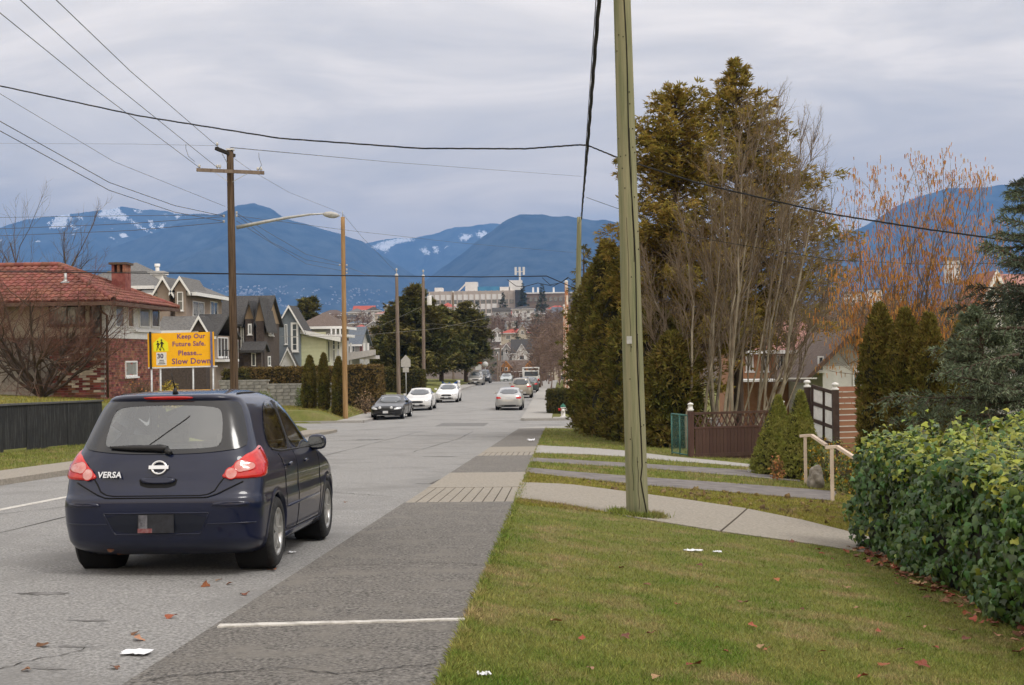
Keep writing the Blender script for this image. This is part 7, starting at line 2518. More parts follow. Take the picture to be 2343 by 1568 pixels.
# ---- brown fence with lattice
fence_m = mat('fence_brown', (.060, .030, .022), (.095, .052, .04), 4, .8, .3, 30, stretch=(1, 1, .3), objrand=.12)
def brown_fence():
    a, b = G(1581, 1046), G(1770, 1053)
    Y = a.y
    b = P(1790, 1050, Y + 1.0)
    root = empty('brown_fence', a, 0, 'low brown vinyl fence with a lattice band along its top', 'fence')
    d = Vector((b.x - a.x, b.y - a.y, 0)); L = d.length; rz = math.atan2(d.y, d.x)
    root.rotation_euler = (0, 0, rz)
    Hh = 103 * Y / F
    z0 = lambda s: h(a.x + d.x * s / L, a.y + d.y * s / L) - a.z
    n = int(L / .105)
    pm = MB().box(-.049, .049, -.012, .012, -.3, Hh * .62).mesh('plank'); pm.materials.append(fence_m)
    for k in range(n): link('plank', pm, None, root, (.12 + (k + .5) * .105, .003 * (k % 2), .02))
    MB().box(.06, L, -.025, .025, Hh * .62, Hh * .66).build('middle_rail', fence_m, root)
    MB().box(.06, L, -.03, .03, Hh * .93, Hh * .985).build('top_rail', fence_m, root)
    MB().box(.06, L, -.03, .03, -.02, .08).build('bottom_rail', fence_m, root)
    z1, z2 = Hh * .662, Hh * .928; st = (z2 - z1)
    for k in range(int(L / (st * .5))):
        x = .12 + k * st * .5
        if x + st * .5 > L - .06: break
        MB().bar((x, -.008, z1), (x + st * .5, -.008, z2), .008, .035).build('lattice_slat', fence_m, root)
        MB().bar((x + st * .5, .008, z1), (x, .008, z2), .008, .035).build('lattice_slat', fence_m, root)
    for x in (0.0, L):
        MB().box(x - .065, x + .065, -.065, .065, -.4, Hh + .02).build('post', fence_m, root)
        c = MB().lathe([(.07, 0), (.085, .02), (.085, .05), (.06, .06), (.06, .16), (.085, .165), (.07, .20), (.001, .23)], 14, 'z', (x, 0, Hh + .022))
        c.build('post_lamp', white_metal, root)
    return a


fa = brown_fence()
# ---- wire gate beside it
gm = mat('gate_green', (.04, .13, .11), (.07, .18, .15), 6, .6)
def wire_gate():
    a = P(1537, 1035, fa.y + 1.2); a.z = h(a.x, a.y)
    b = P(1574, 1040, fa.y + .05)
    root = empty('wire_gate', a, math.atan2(b.y - a.y, b.x - a.x), 'green chain link gate between the dark hedge and brown fence', 'gate')
    L = math.hypot(b.x - a.x, b.y - a.y); Hh = 1.12
    fr = MB()
    for x in (0, L * .5, L): fr.tube([(x, 0, -.1), (x, 0, Hh)], .022, 8)
    for z in (.06, Hh): fr.tube([(0, 0, z), (L, 0, z)], .02, 8)
    fr.build('frame', gm, root)
    ms = MB()
    k = -Hh
    while k < L:
        for sgn in (1, -1):
            x0, z0_, x1, z1_ = k, 0.06, k + Hh, Hh
            if sgn < 0: z0_, z1_ = z1_, z0_
            pa, pb = [x0, z0_], [x1, z1_]
            def clip(p, q):
                if p[0] < 0:
                    t = (0 - p[0]) / (q[0] - p[0]); return [0, p[1] + (q[1] - p[1]) * t]
                return p
            pa2 = clip(pa, pb)
            if pb[0] > L:
                t = (L - pa[0]) / (pb[0] - pa[0]); pb2 = [L, pa[1] + (pb[1] - pa[1]) * t]
            else: pb2 = pb
            if pa2[0] < L: ms.tube([(pa2[0], .004 * sgn, pa2[1]), (pb2[0], .004 * sgn, pb2[1])], .0028, 3, caps=False)
        k += .07
    tag(ms.build('mesh_wire', gm, root), kind='stuff')


wire_gate()

# ---- privacy screen with white squares and slatted screen
slat_m = mat('cedar_slat', (.20, .085, .05), (.30, .14, .085), 4, .7, .3, 20, stretch=(.3, .3, 2), objrand=.15)
post_m = mat('dark_post', (.035, .020, .016), (.06, .038, .03), 6, .8)
def privacy():
    Y = 33.0
    k = Y / F
    a = P(1848, 1010, Y); b = P(1912, 1010, Y - 1.1); c = P(1990, 1010, Y - .9)
    zg = h(a.x, Y) - .2
    root = empty('lattice_screen', (a.x, a.y, zg), 0, 'dark framed screen of white squares beside the shrubs', 'screen')
    o = Vector(root.location)
    for p, vt in ((a, 886), (b, 893)):
        zt = P(0, vt, p.y).z if False else hz(vt, p.y, 1880)
        q = p - o
        MB().box(q.x - .07, q.x + .07, q.y - .07, q.y + .07, -.3, zt - zg).build('post', post_m, root)
        MB().lathe([(.08, 0), (.09, .03), (.05, .05), (.05, .09), (.085, .10), (.07, .15), (.001, .17)], 12, 'z', (q.x, q.y, zt - zg + .003)).build('post_lamp', white_metal, root)
    va, vb = (888, 1000), (902, 1012)
    def pt(s, t):                                             # s across, t down
        u = 1858 + (1910 - 1858) * s; y = a.y + (b.y - a.y) * (.12 + .8 * s)
        v0 = 884 + (900 - 884) * s; v1 = 1000 + (1020 - 1000) * s
        return P(u, v0 + (v1 - v0) * t, y) - o
    for i in range(2):
        for j in range(3):
            q = [pt((i + e) / 2 + (.06 if e == 0 else -.06), (j + f_) / 3 + (.05 if f_ == 0 else -.05)) for e, f_ in ((0, 0), (1, 0), (1, 1), (0, 1))]
            n = Vector((0, .02, 0))
            MB().add(q + [p + n for p in q], [(0, 1, 2, 3), (7, 6, 5, 4), (0, 4, 5, 1), (1, 5, 6, 2), (2, 6, 7, 3), (3, 7, 4, 0)]).build('white_panel', white_metal, root)
    for j in range(4):
        MB().bar(pt(-.02, j / 3), pt(1.02, j / 3), .04, .075).build('cross_rail', post_m, root)
    for i in range(3):
        MB().bar(pt(i / 2, -.02), pt(i / 2, 1.15), .05, .06, up=(0, 1, 0)).build('upright', post_m, root)
    root = empty('slatted_screen', (b.x, b.y, zg), 0, 'reddish brown screen of horizontal slats beside the cedar columns', 'screen')
    o2 = Vector(root.location)
    p0, p1 = b - o2, c - o2
    L = Vector((p1.x - p0.x, p1.y - p0.y, 0)).length
    rz = math.atan2(p1.y - p0.y, p1.x - p0.x)
    root.rotation_euler = (0, 0, rz)
    zt = hz(884, b.y, 1940) - zg
    sm = MB().box(.06, L, -.012, .012, -.052, .052).mesh('slat'); sm.materials.append(slat_m)
    for k_ in range(13): link('slat', sm, None, root, (0, random.uniform(-.004, .004), zt - .06 - k_ * .128))
    MB().box(L - .08, L + .04, .02, .12, -.3, zt).build('post', post_m, root)
    MB().box(.01, .09, .02, .10, -.3, zt).build('post', post_m, root)


privacy()

# ---- clipped cones, cedar columns
for (u, vb, vt, Y, rpx, lab) in ((1772, 1075, 914, 31.5, 52, 'left of two clipped conical spruces by the driveway'), (1824, 1083, 905, 30.3, 54, 'right of two clipped conical spruces by the handrail')):
    b = P(u, vb, Y); b.z = min(h(b.x, Y), b.z)
    t = P(u + 8, vt, Y)
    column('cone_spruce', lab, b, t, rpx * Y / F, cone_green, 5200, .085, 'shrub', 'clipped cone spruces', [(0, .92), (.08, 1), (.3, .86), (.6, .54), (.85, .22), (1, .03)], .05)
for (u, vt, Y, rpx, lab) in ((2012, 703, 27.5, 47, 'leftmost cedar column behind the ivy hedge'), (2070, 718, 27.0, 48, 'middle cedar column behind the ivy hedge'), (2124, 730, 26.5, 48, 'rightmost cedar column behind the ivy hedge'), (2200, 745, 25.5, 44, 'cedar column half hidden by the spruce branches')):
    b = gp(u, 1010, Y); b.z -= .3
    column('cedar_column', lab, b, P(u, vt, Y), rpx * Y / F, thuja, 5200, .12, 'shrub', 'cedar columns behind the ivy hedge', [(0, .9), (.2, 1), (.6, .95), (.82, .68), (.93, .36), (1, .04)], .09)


# ---- blue spruce at the right edge
def spruce():
    Y = 20.5
    b = gp(2420, 1000, Y); t = P(2400, 330, Y)
    root = empty('spruce_tree', tuple(b), 0, 'blue green spruce with drooping branches at the right edge', 'tree')
    b = np.array(b); H = np.array(t) - b
    w = Wood()
    for k in range(10): w.a.append(H * k / 10); w.b.append(H * (k + 1) / 10); w.r0.append(.16 * (1 - k / 11)); w.r1.append(.16 * (1 - (k + 1) / 11))
    pos, ax, sz, dk = [], [], [], []
    def needles(p, q, r, n, dark=False):
        p, q = np.array(p), np.array(q)
        d = nrm(q - p)
        s = rng.random(n)
        c = p + (q - p) * s[:, None]
        side = rdir(n); side -= d * (side @ d)[:, None]; side = nrm(side)
        pos.append(c); ax.append(d * .75 + side * .8); sz.append(r * rng.uniform(.7, 1.25, n)); dk.append(np.full(n, dark))
    def bough(p0, a, L, up=.1, dark=False):
        d = np.array([math.cos(a), math.sin(a), up])
        pts = [np.array(p0)]
        K = 7
        for k in range(1, K + 1):
            s = k / K
            q = np.array(p0) + d * L * s + np.array([0, 0, -.20 * L * s ** 1.4 + .15 * L * max(0, s - .7) ** 1.2])
            w.a.append(pts[-1]); w.b.append(q); w.r0.append(.028 * (1 - .85 * (k - 1) / K)); w.r1.append(.028 * (1 - .85 * k / K))
            needles(pts[-1], q, .06, 30, dark); pts.append(q)
            for sg in (-1, 1):
                for j in range(2):
                    l2 = L * .34 * (1.1 - .65 * s) * rng.uniform(.7, 1.2)
                    aa = a + sg * rng.uniform(.7, 1.1)
                    e = q + np.array([math.cos(aa) * l2, math.sin(aa) * l2, -l2 * rng.uniform(.25, .6)])
                    w.a.append(q); w.b.append(e); w.r0.append(.008); w.r1.append(.003)
                    needles(q, e, .05, max(10, int(l2 * 62)), dark)
                    if l2 > .3:
                        for _ in range(2):
                            m_ = q + (e - q) * rng.uniform(.35, .8)
                            e2 = m_ + (e - q) * .35 + np.array([rng.normal() * .08, rng.normal() * .08, -l2 * .45])
                            needles(m_, e2, .05, 16, dark)
    for i in range(120):
        tt = rng.uniform(.03, .97)
        L = np.interp(tt, [0, .15, .4, .7, 1], [2.1, 2.1, 1.75, 1.15, .25]) * rng.uniform(.7, 1.1)
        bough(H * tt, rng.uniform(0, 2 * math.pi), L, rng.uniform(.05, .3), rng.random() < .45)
    # the long branches that reach into the picture, and the upright leader
    for (u0, v0, u1, v1, yy) in ((2330, 930, 2045, 905, 19.6), (2320, 860, 2140, 800, 19.6), (2320, 900, 2150, 855, 19.2), (2300, 960, 2050, 960, 19.9), (2340, 760, 2210, 760, 19.4), (2360, 620, 2255, 560, 20), (2400, 540, 2290, 500, 20), (2330, 820, 2180, 850, 19.0)):
        p, q = np.array(P(u0, v0, yy)) - b, np.array(P(u1, v1, yy - .2)) - b
        d = q - p; L = np.linalg.norm(d[:2])
        bough(p - np.array([0, 0, -.05]), math.atan2(d[1], d[0]), L, d[2] / L + .14)
    p, q = np.array(P(2262, 930, 19.4)) - b, np.array(P(2234, 705, 19.4)) - b
    for k in range(6):
        s0, s1 = k / 6, (k + 1) / 6
        w.a.append(p + (q - p) * s0); w.b.append(p + (q - p) * s1); w.r0.append(.035 * (1 - s0) + .008); w.r1.append(.035 * (1 - s1) + .008)
        needles(p + (q - p) * s0, p + (q - p) * s1, .06, 46)
        for j in range(5):
            bough(p + (q - p) * (s0 + j / 30), rng.uniform(0, 6.28), .62 * (1.15 - s0), .35)
    pos, ax, sz, dk = map(np.concatenate, (pos, ax, sz, dk))
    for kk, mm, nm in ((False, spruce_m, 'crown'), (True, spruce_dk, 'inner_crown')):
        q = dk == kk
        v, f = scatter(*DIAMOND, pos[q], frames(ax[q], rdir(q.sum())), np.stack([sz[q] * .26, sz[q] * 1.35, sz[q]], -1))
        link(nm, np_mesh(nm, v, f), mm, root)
    wood_obj('trunk', w, bark_brown, root)


spruce()

# ---- hazel with catkins
def hazel():
    Y = 36.0
    b = gp(2030, 980, Y)
    root = empty('hazel_tree', tuple(b), 0, 'leafless hazel hung with orange catkins behind the cedar columns', 'tree')
    b = np.array(b)
    tips = []
    hb_ = mat('hazel_bark', (.12, .085, .055), (.22, .165, .11), 3, .9)
    for (u, v) in ((1950, 470), (1990, 440), (2030, 470), (2060, 450), (2100, 420), (2130, 405), (2160, 410), (2190, 410), (2220, 440), (2250, 470), (2275, 520), (2280, 590), (2240, 560), (1945, 560), (1935, 650), (1960, 700), (2010, 560), (2080, 540), (2150, 520), (2200, 600), (2110, 640), (2040, 660), (1985, 620), (2260, 680), (1925, 760), (1940, 830)):
        e = np.array(P(u, v, Y + rng.uniform(-1.2, 1.2))) - b
        s0 = np.array([rng.normal() * .25 + .35, rng.normal() * .25, .2])
        pts = [s0]; K = 8; w = Wood()
        for k in range(1, K + 1):
            t = k / K
            q = s0 + (e - s0) * t + np.array([0, 0, .45]) * math.sin(math.pi * t) + rng.normal(size=3) * .05
            w.a.append(pts[-1]); w.b.append(q); w.r0.append(.03 * (1.05 - .9 * (k - 1) / K)); w.r1.append(.03 * (1.05 - .9 * k / K)); pts.append(q)
        for k in range(3, K + 1):
            for j in range(3):
                q = pts[k - 1] + (pts[k] - pts[k - 1]) * rng.random()
                d = nrm(pts[k] - pts[k - 1]) + nrm(rng.normal(size=3)) * .7 + np.array([0, 0, .25])
                w.grow(q, d, rng.uniform(.45, 1.0), .009, 1, (4,), .6, .08, .6, .12, .2, .0035)
        wood_obj('stem', w, hb_, root); tips += [t[0] for t in w.tips]
    tips = np.array(tips)
    sel = tips[tips[:, 2] > 1.6]
    sel = np.repeat(sel, 4, 0) + rng.normal(size=(len(sel) * 4, 3)) * .09
    n = len(sel)
    L = rng.uniform(.06, .14, n)
    cat_m = mat('catkin_orange', (.40, .17, .03), (.54, .27, .07), 3, .9, island=.35)
    vv, ff = cones(sel, sel + np.stack([rng.normal(size=n) * .01, rng.normal(size=n) * .01, -L], -1), .010, .006, 4)
    tag(link('catkins', np_mesh('catkins', vv, ff), cat_m, root), kind='stuff')


hazel()

# ---- yellow leaved shrub, stone, handrail
def leafy_shrub(name, label, c, r, hgt, n, mats, size=.075, stems=26):
    root = empty(name, tuple(c), 0, label, 'shrub')
    w = Wood()
    for _ in range(stems):
        a = rng.random() * 6.28
        w.grow(np.array([0, 0, 0]), (math.cos(a) * .8 * r / hgt, math.sin(a) * .8 * r / hgt, 1), hgt * rng.uniform(.5, .8), .010, 1, (5,), .7, .03, .5, .15, .3, .003)
    tag(wood_obj('stems', w, twig_brown, root), kind='stuff')
    for mm, fr, nm in mats:
        k = int(n * fr)
        d = rdir(k); d[:, 2] = np.abs(d[:, 2])
        p = d * np.array([r, r, hgt]) * (rng.random((k, 1)) ** .4)
        p[:, 2] += .05
        v, f = scatter(*IVY, p, frames(rdir(k) + np.array([0, 0, -.4]), d + rdir(k) * .6), np.stack([.6 * np.ones(k), np.ones(k) * 1.1, np.ones(k)], -1) * (size * rng.uniform(.6, 1.3, k))[:, None])
        tag(link(nm, np_mesh(nm, v, f), mm, root), kind='stuff')
    return root


yl = mat('leaf_yellow', (.45, .30, .015), (.56, .34, .03), 4, .6, island=.35, trans=.2)
gl_ = mat('leaf_midgreen', (.07, .11, .02), (.13, .17, .03), 4, .5, island=.4, trans=.15)
org = mat('leaf_orange', (.36, .15, .045), (.45, .24, .09), 4, .7, island=.35, trans=.2)
c = gp(1892, 1095, 29.4); leafy_shrub('leafy_shrub', 'yellow and green leafed shrub around the pale handrail', c, .6, .95, 900, ((gl_, .62, 'green_leaves'), (yl, .30, 'yellow_leaves')))
c = gp(1955, 1090, 26.6); leafy_shrub('leafy_shrub', 'green and yellow shrub between handrail and ivy hedge', c, .42, .95, 700, ((gl_, .7, 'green_leaves'), (yl, .25, 'yellow_leaves')))
c = gp(1778, 1085, 29.3); leafy_shrub('leafy_shrub', 'small orange leafed shrub between the conical spruces', c, .16, .55, 190, ((org, 1.0, 'orange_leaves'),), .06, 8)
# stone
def rock(label, c, rx, ry, rz, m):
    bm = bmesh.new(); bmesh.ops.create_icosphere(bm, subdivisions=4, radius=1)
    for v in bm.verts:
        n = v.co.copy()
        k = 1 + .16 * math.sin(n.x * 3.1 + 1) * math.cos(n.y * 2.7) + .10 * math.sin(n.z * 5 + n.x * 4) + .05 * math.sin(n.y * 11 + n.z * 9)
        v.co = Vector((n.x * rx, n.y * ry, n.z * rz)) * k
    me = bpy.data.meshes.new('garden_stone'); bm.to_mesh(me); bm.free()
    for p in me.polygons: p.use_smooth = True
    return tag(link('garden_stone', me, m, None, c), label, 'stone')


c = G(1866, 1118); rock('rounded grey garden stone at the end of the driveway strips', c + Vector((0, 0, .16)), .17, .17, .27, mat('stone_grey', (.16, .14, .11), (.33, .30, .26), 6, .95, .9, 14))
# handrail
rail_m = mat('rail_beige', (.62, .50, .41), (.70, .58, .48), 6, .6)
def handrail():
    a, b = G(1843, 1108), G(1904, 1147)
    root = empty('handrail', a, 0, 'pale beige metal handrail at the edge of the lawn', 'handrail')
    ta, tb = P(1837, 998, a.y), P(1895, 1022, b.y)
    for p, t in ((a, ta), (b, tb)):
        q, t2 = p - a, Vector((p.x, p.y, t.z)) - a
        MB().box(q.x - .028, q.x + .028, q.y - .028, q.y + .028, q.z - .2, t2.z).build('post', rail_m, root)
    def railseg(pts):
        for p, q in zip(pts, pts[1:]): MB().bar(p - a, q - a, .075, .05).build('rail', rail_m, root)
    t1 = P(1828, 998, a.y + .12); t2 = P(1858, 996, a.y); t3 = P(1896, 1021, b.y + .8); t4 = P(1890, 1025, b.y); t5 = P(1912, 1023, b.y - .05); t6 = P(1950, 1046, b.y - .9)
    railseg([P(1829, 998, a.y), P(1856, 996, a.y), P(1890, 1019, a.y - .4)]); railseg([P(1888, 1024, b.y), P(1914, 1022, b.y), P(1955, 1048, b.y - .3)])


handrail()

# ------------------------------------------------------------------ far left garden: columnar cedars, hedges
for (u, vb, vt, Y, rpx, lab) in ((708, 930, 817, 81.5, 16, 'leftmost of three columnar cedars on the corner lawn'), (740, 932, 812, 81, 13, 'slimmest of three columnar cedars on the corner lawn'), (774, 938, 820, 80.5, 15, 'rightmost of three columnar cedars beside the tan pole')):
    b = gp(u, vb, Y); b.z -= .05
    column('columnar_cedar', lab, b, P(u, vt, Y), rpx * Y / F, thuja, 2600, .15, 'shrub', 'columnar cedars on the corner lawn')


def far_hedge(lab, u0, u1, vt, Y, dep, m, n, leaf=.16, name='clipped_hedge'):
    x0, x1 = hx(u0, Y), hx(u1, Y)
    return hedge(name, lab, x0, x1, Y, Y + dep, min(h(x0, Y), h(x1, Y)) - .1, hz(vt, Y, u0), m, n, leaf)


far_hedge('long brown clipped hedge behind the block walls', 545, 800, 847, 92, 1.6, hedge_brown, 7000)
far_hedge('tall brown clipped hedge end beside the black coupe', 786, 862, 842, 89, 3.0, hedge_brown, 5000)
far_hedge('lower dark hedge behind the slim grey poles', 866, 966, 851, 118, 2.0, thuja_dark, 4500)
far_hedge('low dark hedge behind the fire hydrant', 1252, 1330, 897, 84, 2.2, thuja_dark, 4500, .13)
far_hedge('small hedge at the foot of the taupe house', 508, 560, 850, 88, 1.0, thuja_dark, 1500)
c = gp(835, 922, 86.5); leafy_shrub('leafy_shrub', 'dry tan fan shaped shrub before the hedge end', c, .75, 1.5, 300, ((mat('leaf_tan', (.26, .17, .10), (.34, .23, .14), 4, .9, island=.3), 1.0, 'dry_leaves'),), .10, 40)
c = gp(388, 905, 56); leafy_shrub('leafy_shrub', 'yellow green rounded shrub under the yellow sign', c, .55, 1.1, 1500, ((mat('leaf_yellowgreen', (.27, .22, .02), (.40, .29, .03), 4, .8, island=.3), 1.0, 'leaves'),), .08)
c = gp(600, 900, 80); leafy_shrub('leafy_shrub', 'low green shrub before the block wall', c, .9, 1.0, 1100, ((gl_, 1.0, 'leaves'),), .10)
c = gp(690, 900, 83.4); leafy_shrub('leafy_shrub', 'pale green shrub beside the leftmost columnar cedar', c, .5, 1.3, 700, ((gl_, 1.0, 'leaves'),), .10)
c = gp(318, 925, 54.5); leafy_shrub('leafy_shrub', 'brown dry shrub at the corner of the red tiled house', c, .7, 1.2, 260, ((org, .4, 'dry_leaves'),), .07, 60)
# ------------------------------------------------------------------ big dark cedars, far conifers, bare woods
def far_cedar(label, u, vt, Y, prof, nb, per, spray, m=cedar_far, name='cedar_tree', trunk=.3, t0=.1, side=None):
    b = gp(u, 880, Y); t = P(u, vt, Y)
    return conifer(name, label, b, t, prof, nb, m, spray, per, -.15, .35, trunk, 'tree', t0=t0, side=side)


far_cedar('broad dark cedar behind the slim grey poles', 950, 660, 150, [(0, 3.6), (.2, 4.2), (.5, 3.9), (.75, 2.6), (.9, 1.2), (1, .2)], 420, 25, .58, t0=.12)
far_cedar('round topped dark cedar beside the street', 1066, 698, 180, [(0, 2.8), (.25, 3.3), (.55, 3.1), (.8, 2.2), (.93, 1.1), (1, .3)], 340, 25, .58, t0=.22)
far_cedar('dark cedar between the two larger ones', 1010, 704, 172, [(0, 3.4), (.3, 3.8), (.6, 3.0), (.85, 1.6), (1, .2)], 260, 26, .6, t0=.15)
far_cedar('dark cedar at the left end of the cedar group', 895, 715, 158, [(0, 3.0), (.4, 3.0), (.7, 2.2), (1, .2)], 220, 26, .6, t0=.1)
far_cedar('squat dark tree behind the pale yellow house', 706, 692, 190, [(0, 2.6), (.5, 2.6), (.85, 2.0), (1, .8)], 200, 22, .7)
for (u, vt, Y, sc_, lab) in ((1240, 652, 640, 1.0, 'tall dark conifer right of the hospital'), (1196, 650, 700, .9, 'slim dark conifer before the hospital tower'), (1150, 672, 660, .8, 'conifer before the right end of the hospital'), (1092, 690, 560, .7, 'conifer in front of the middle of the hospital'),
                            (1060, 692, 600, .6, 'small conifer left of the hospital middle'), (1230, 690, 430, .7, 'conifer halfway down the far slope'), (1180, 735, 380, .55, 'small conifer above the red roofed house'), (1310, 640, 420, 1.0, 'conifer behind the corner pole'), (1335, 560, 110, .35, 'green conifer tip left of the big cedar')):
    b = gp(u, 800, Y); t = P(u, vt, Y)
    Hh = max(4.0, min(t.z - b.z, 26 * sc_ + 4)); b.z = t.z - Hh
    R0 = Hh * .24
    conifer('far_conifer', lab, b, t, [(0, R0), (.3, R0 * .8), (.7, R0 * .4), (1, .1)], 110, spruce_dk if Y > 200 else thuja, max(.5, Y / F * 4.5), 12, -.25, .1, .3, 'tree', group='conifers on the far slope')


def bare_mass(label, us, vs_top, vbase, Yr, n, m, tw=.05, name='bare_woodland'):
    """a far leafless wood that reads as one mass"""
    a, b, r = [], [], []
    for _ in range(n):
        u = rng.uniform(us[0], us[1]); Y = rng.uniform(*Yr)
        vt = np.interp(u, np.linspace(us[0], us[1], len(vs_top)), vs_top) + rng.uniform(0, 45)
        t = np.array(P(u, vt, Y)); g = h(t[0], Y)
        Hh = rng.uniform(4.5, 8.5)
        base = np.array([t[0], Y, max(g, t[2] - Hh)])
        top = base + np.array([rng.normal() * .5, rng.normal() * .5, Hh])
        for k in range(4):
            a.append(base + (top - base) * k / 4); b.append(base + (top - base) * (k + 1) / 4); r.append(.09 * (1 - k / 4.6))
        for k in range(28):
            q = base + (top - base) * rng.uniform(.2, 1)
            e = q + nrm(rng.normal(size=3) * np.array([1, 1, .5]) + np.array([0, 0, .55])) * rng.uniform(.8, 2.4)
            a.append(q); b.append(e); r.append(tw)
            for _k in range(2):
                q2 = q + (e - q) * rng.uniform(.3, .9); a.append(q2); b.append(q2 + nrm(rng.normal(size=3) + np.array([0, 0, .5])) * rng.uniform(.4, 1.1)); r.append(tw * .6)
    r = np.array(r)
    v, f = spikes(np.array(a), np.array(b), r * 1.25)
    tag(link(name, np_mesh(name, v, f), m), label, 'woodland', kind='stuff')


wood_far = mat('twig_far', (.13, .085, .062), (.21, .145, .11), .08, .95, island=.3)
bare_mass('brown leafless wood along the right of the far street', (1222, 1330), (800, 750, 720, 700), 880, (140, 300), 120, wood_far, .035)
bare_mass('leafless trees on the slope below the hospital', (1120, 1330), (720, 715, 710, 700), 800, (420, 640), 170, wood_far, .08)
bare_mass('leafless trees on the left hillside', (720, 900), (735, 715, 715, 720), 800, (430, 640), 110, wood_far, .08)
bare_mass('leafless trees and bushes beyond the right hand gardens', (1680, 2342), (700, 690, 690, 680, 690), 900, (130, 420), 330, wood_far, .06)
bare_mass('brown leafless thicket behind the tall bare tree', (1560, 1960), (700, 680, 690, 700), 900, (70, 100), 60, twig_brown, .02)
bare_mass('leafless bushes down in the dip behind the cars', (1110, 1240), (835, 845, 850), 880, (235, 300), 40, wood_far, .035)


def far_green():
    """scattered evergreen bushes that nobody could count on the far slopes"""
    n = 170
    pos, ax, nm, sz = [], [], [], []
    for _ in range(n):
        Y = rng.uniform(250, 880); x = rng.uniform(-.34, .34) * Y
        z = h(x, Y); Rr = rng.uniform(1.5, 3.6)
        k = 60
        d = rdir(k); d[:, 2] = np.abs(d[:, 2])
        pos.append(np.array([x, Y, z]) + d * Rr * np.array([1, 1, rng.uniform(.8, 1.8)]) * rng.uniform(.6, 1, (k, 1))); ax.append(d + rdir(k)); nm.append(d); sz.append(rng.uniform(.6, 1.4, k))
    p, a, n_, s_ = map(np.concatenate, (pos, ax, nm, sz))
    v, f = scatter(*SPRAY, p, frames(a, n_), s_)
    tag(link('far_bushes', np_mesh('far_bushes', v, f), mat('far_bush', (.03, .045, .02), (.075, .075, .03), .1, .95, island=.4)), 'evergreen bushes scattered over the far slopes', 'bushes', kind='stuff')


far_green()


# filler houses over the far hillside, mostly glimpsed between trees
rr = random.Random(21)
names = [(w, r_) for w in ('white', 'cream', 'grey', 'beige', 'pink', 'brown') for r_ in ('red', 'grey', 'dark', 'brown', 'slate', 'rose')]
rr.shuffle(names)
spots = []
for i in range(34):
    Y = 260 + i * 17
    spots.append((rr.choice((rr.uniform(730, 900), rr.uniform(1120, 1300)) if Y < 430 else (rr.uniform(730, 900), rr.uniform(1120, 1300), rr.uniform(1760, 2342), rr.uniform(1760, 2342))), Y))
for i, (u, Y) in enumerate(spots):
    w, r_ = names[i]
    x = hx(u, Y); z = h(x, Y); wd = rr.uniform(8, 13); st = rr.choice((1, 1, 2))
    root = empty('far_house', (x, Y, z), 0, '%s house with a %s %s roof on the far slope' % (w, r_, ('hip', 'gabled')[i % 2]), 'house', 'houses on the far hillside')
    ze = z + 2.8 * st + .4
    put(root, 'wall', MB().box(x - wd / 2, x + wd / 2, Y, Y + 8, z - 2.5, ze), WALLC[w])
    if i % 2 == 0: hip(root, x - wd / 2, x + wd / 2, Y, Y + 8, ze, 2.0, .5, ROOFC[r_])
    else: gable_x(root, x - wd / 2, x + wd / 2, Y, Y + 8, ze, 2.2, .5, ROOFC[r_], trim_w, WALLC[w])
    for s in range(st):
        for k in range(3):
            xc = x - wd / 2 + wd * (k + .5) / 3
            winx(root, xc - .8, xc + .8, ze - 2.0 - 2.8 * s, ze - .6 - 2.8 * s, Y, sill=False, fw=.12)

# ------------------------------------------------------------------ grass, leaves, litter
def blades(name, label, pts, size, m, lean=.5):
    n = len(pts)
    ax = np.stack([rng.normal(size=n) * lean, rng.normal(size=n) * lean, np.ones(n)], -1)
    sz = size * rng.uniform(.5, 1.4, n)
    v, f = scatter(*BLADE, pts, frames(ax, rdir(n)), np.stack([sz * .16, sz, sz], -1))
    tag(link(name, np_mesh(name, v, f), m), label, 'grass', kind='stuff')


# ground heights on a table for speed
GX, GY = np.arange(-22, 13, .2), np.arange(2, 96, .4)
GH = np.array([[h(x, y) for x in GX] for y in GY])
def hv(x, y):
    i = np.clip((y - GY[0]) / .4, 0, len(GY) - 1.001); j = np.clip((x - GX[0]) / .2, 0, len(GX) - 1.001)
    i0, j0 = i.astype(int), j.astype(int); a, b = i - i0, j - j0
    return GH[i0, j0] * (1 - a) * (1 - b) + GH[i0 + 1, j0] * a * (1 - b) + GH[i0, j0 + 1] * (1 - a) * b + GH[i0 + 1, j0 + 1] * a * b


def strip_poly(up, lo): return [G(*p)[:2] for p in up] + [G(*p)[:2] for p in lo[::-1]]


PATHS = [strip_poly(U1 + U2, L1 + L2), strip_poly([(1208, 1071), (1484, 1094), (1917, 1126)], [(1202, 1082), (1478, 1112), (1903, 1147)]), strip_poly([(1214, 1048), (1482, 1063), (1840, 1088)], [(1214, 1057), (1482, 1073), (1829, 1103)]),
         strip_poly([(1230, 1020), (1429, 1032), (1738, 1066)], [(1224, 1037), (1429, 1046), (1738, 1072)])]


def off_paths(x, y):
    ok = np.ones(len(x), bool)
    for poly in PATHS:
        px = np.array([p[0] for p in poly]); py = np.array([p[1] for p in poly])
        c = np.zeros(len(x), bool); j = len(px) - 1
        for i in range(len(px)):
            cond = (py[i] > y) != (py[j] > y)
            xin = (px[j] - px[i]) * (y - py[i]) / (py[j] - py[i] + 1e-12) + px[i]
            c ^= cond & (x < xin); j = i
        ok &= ~c
    return ok


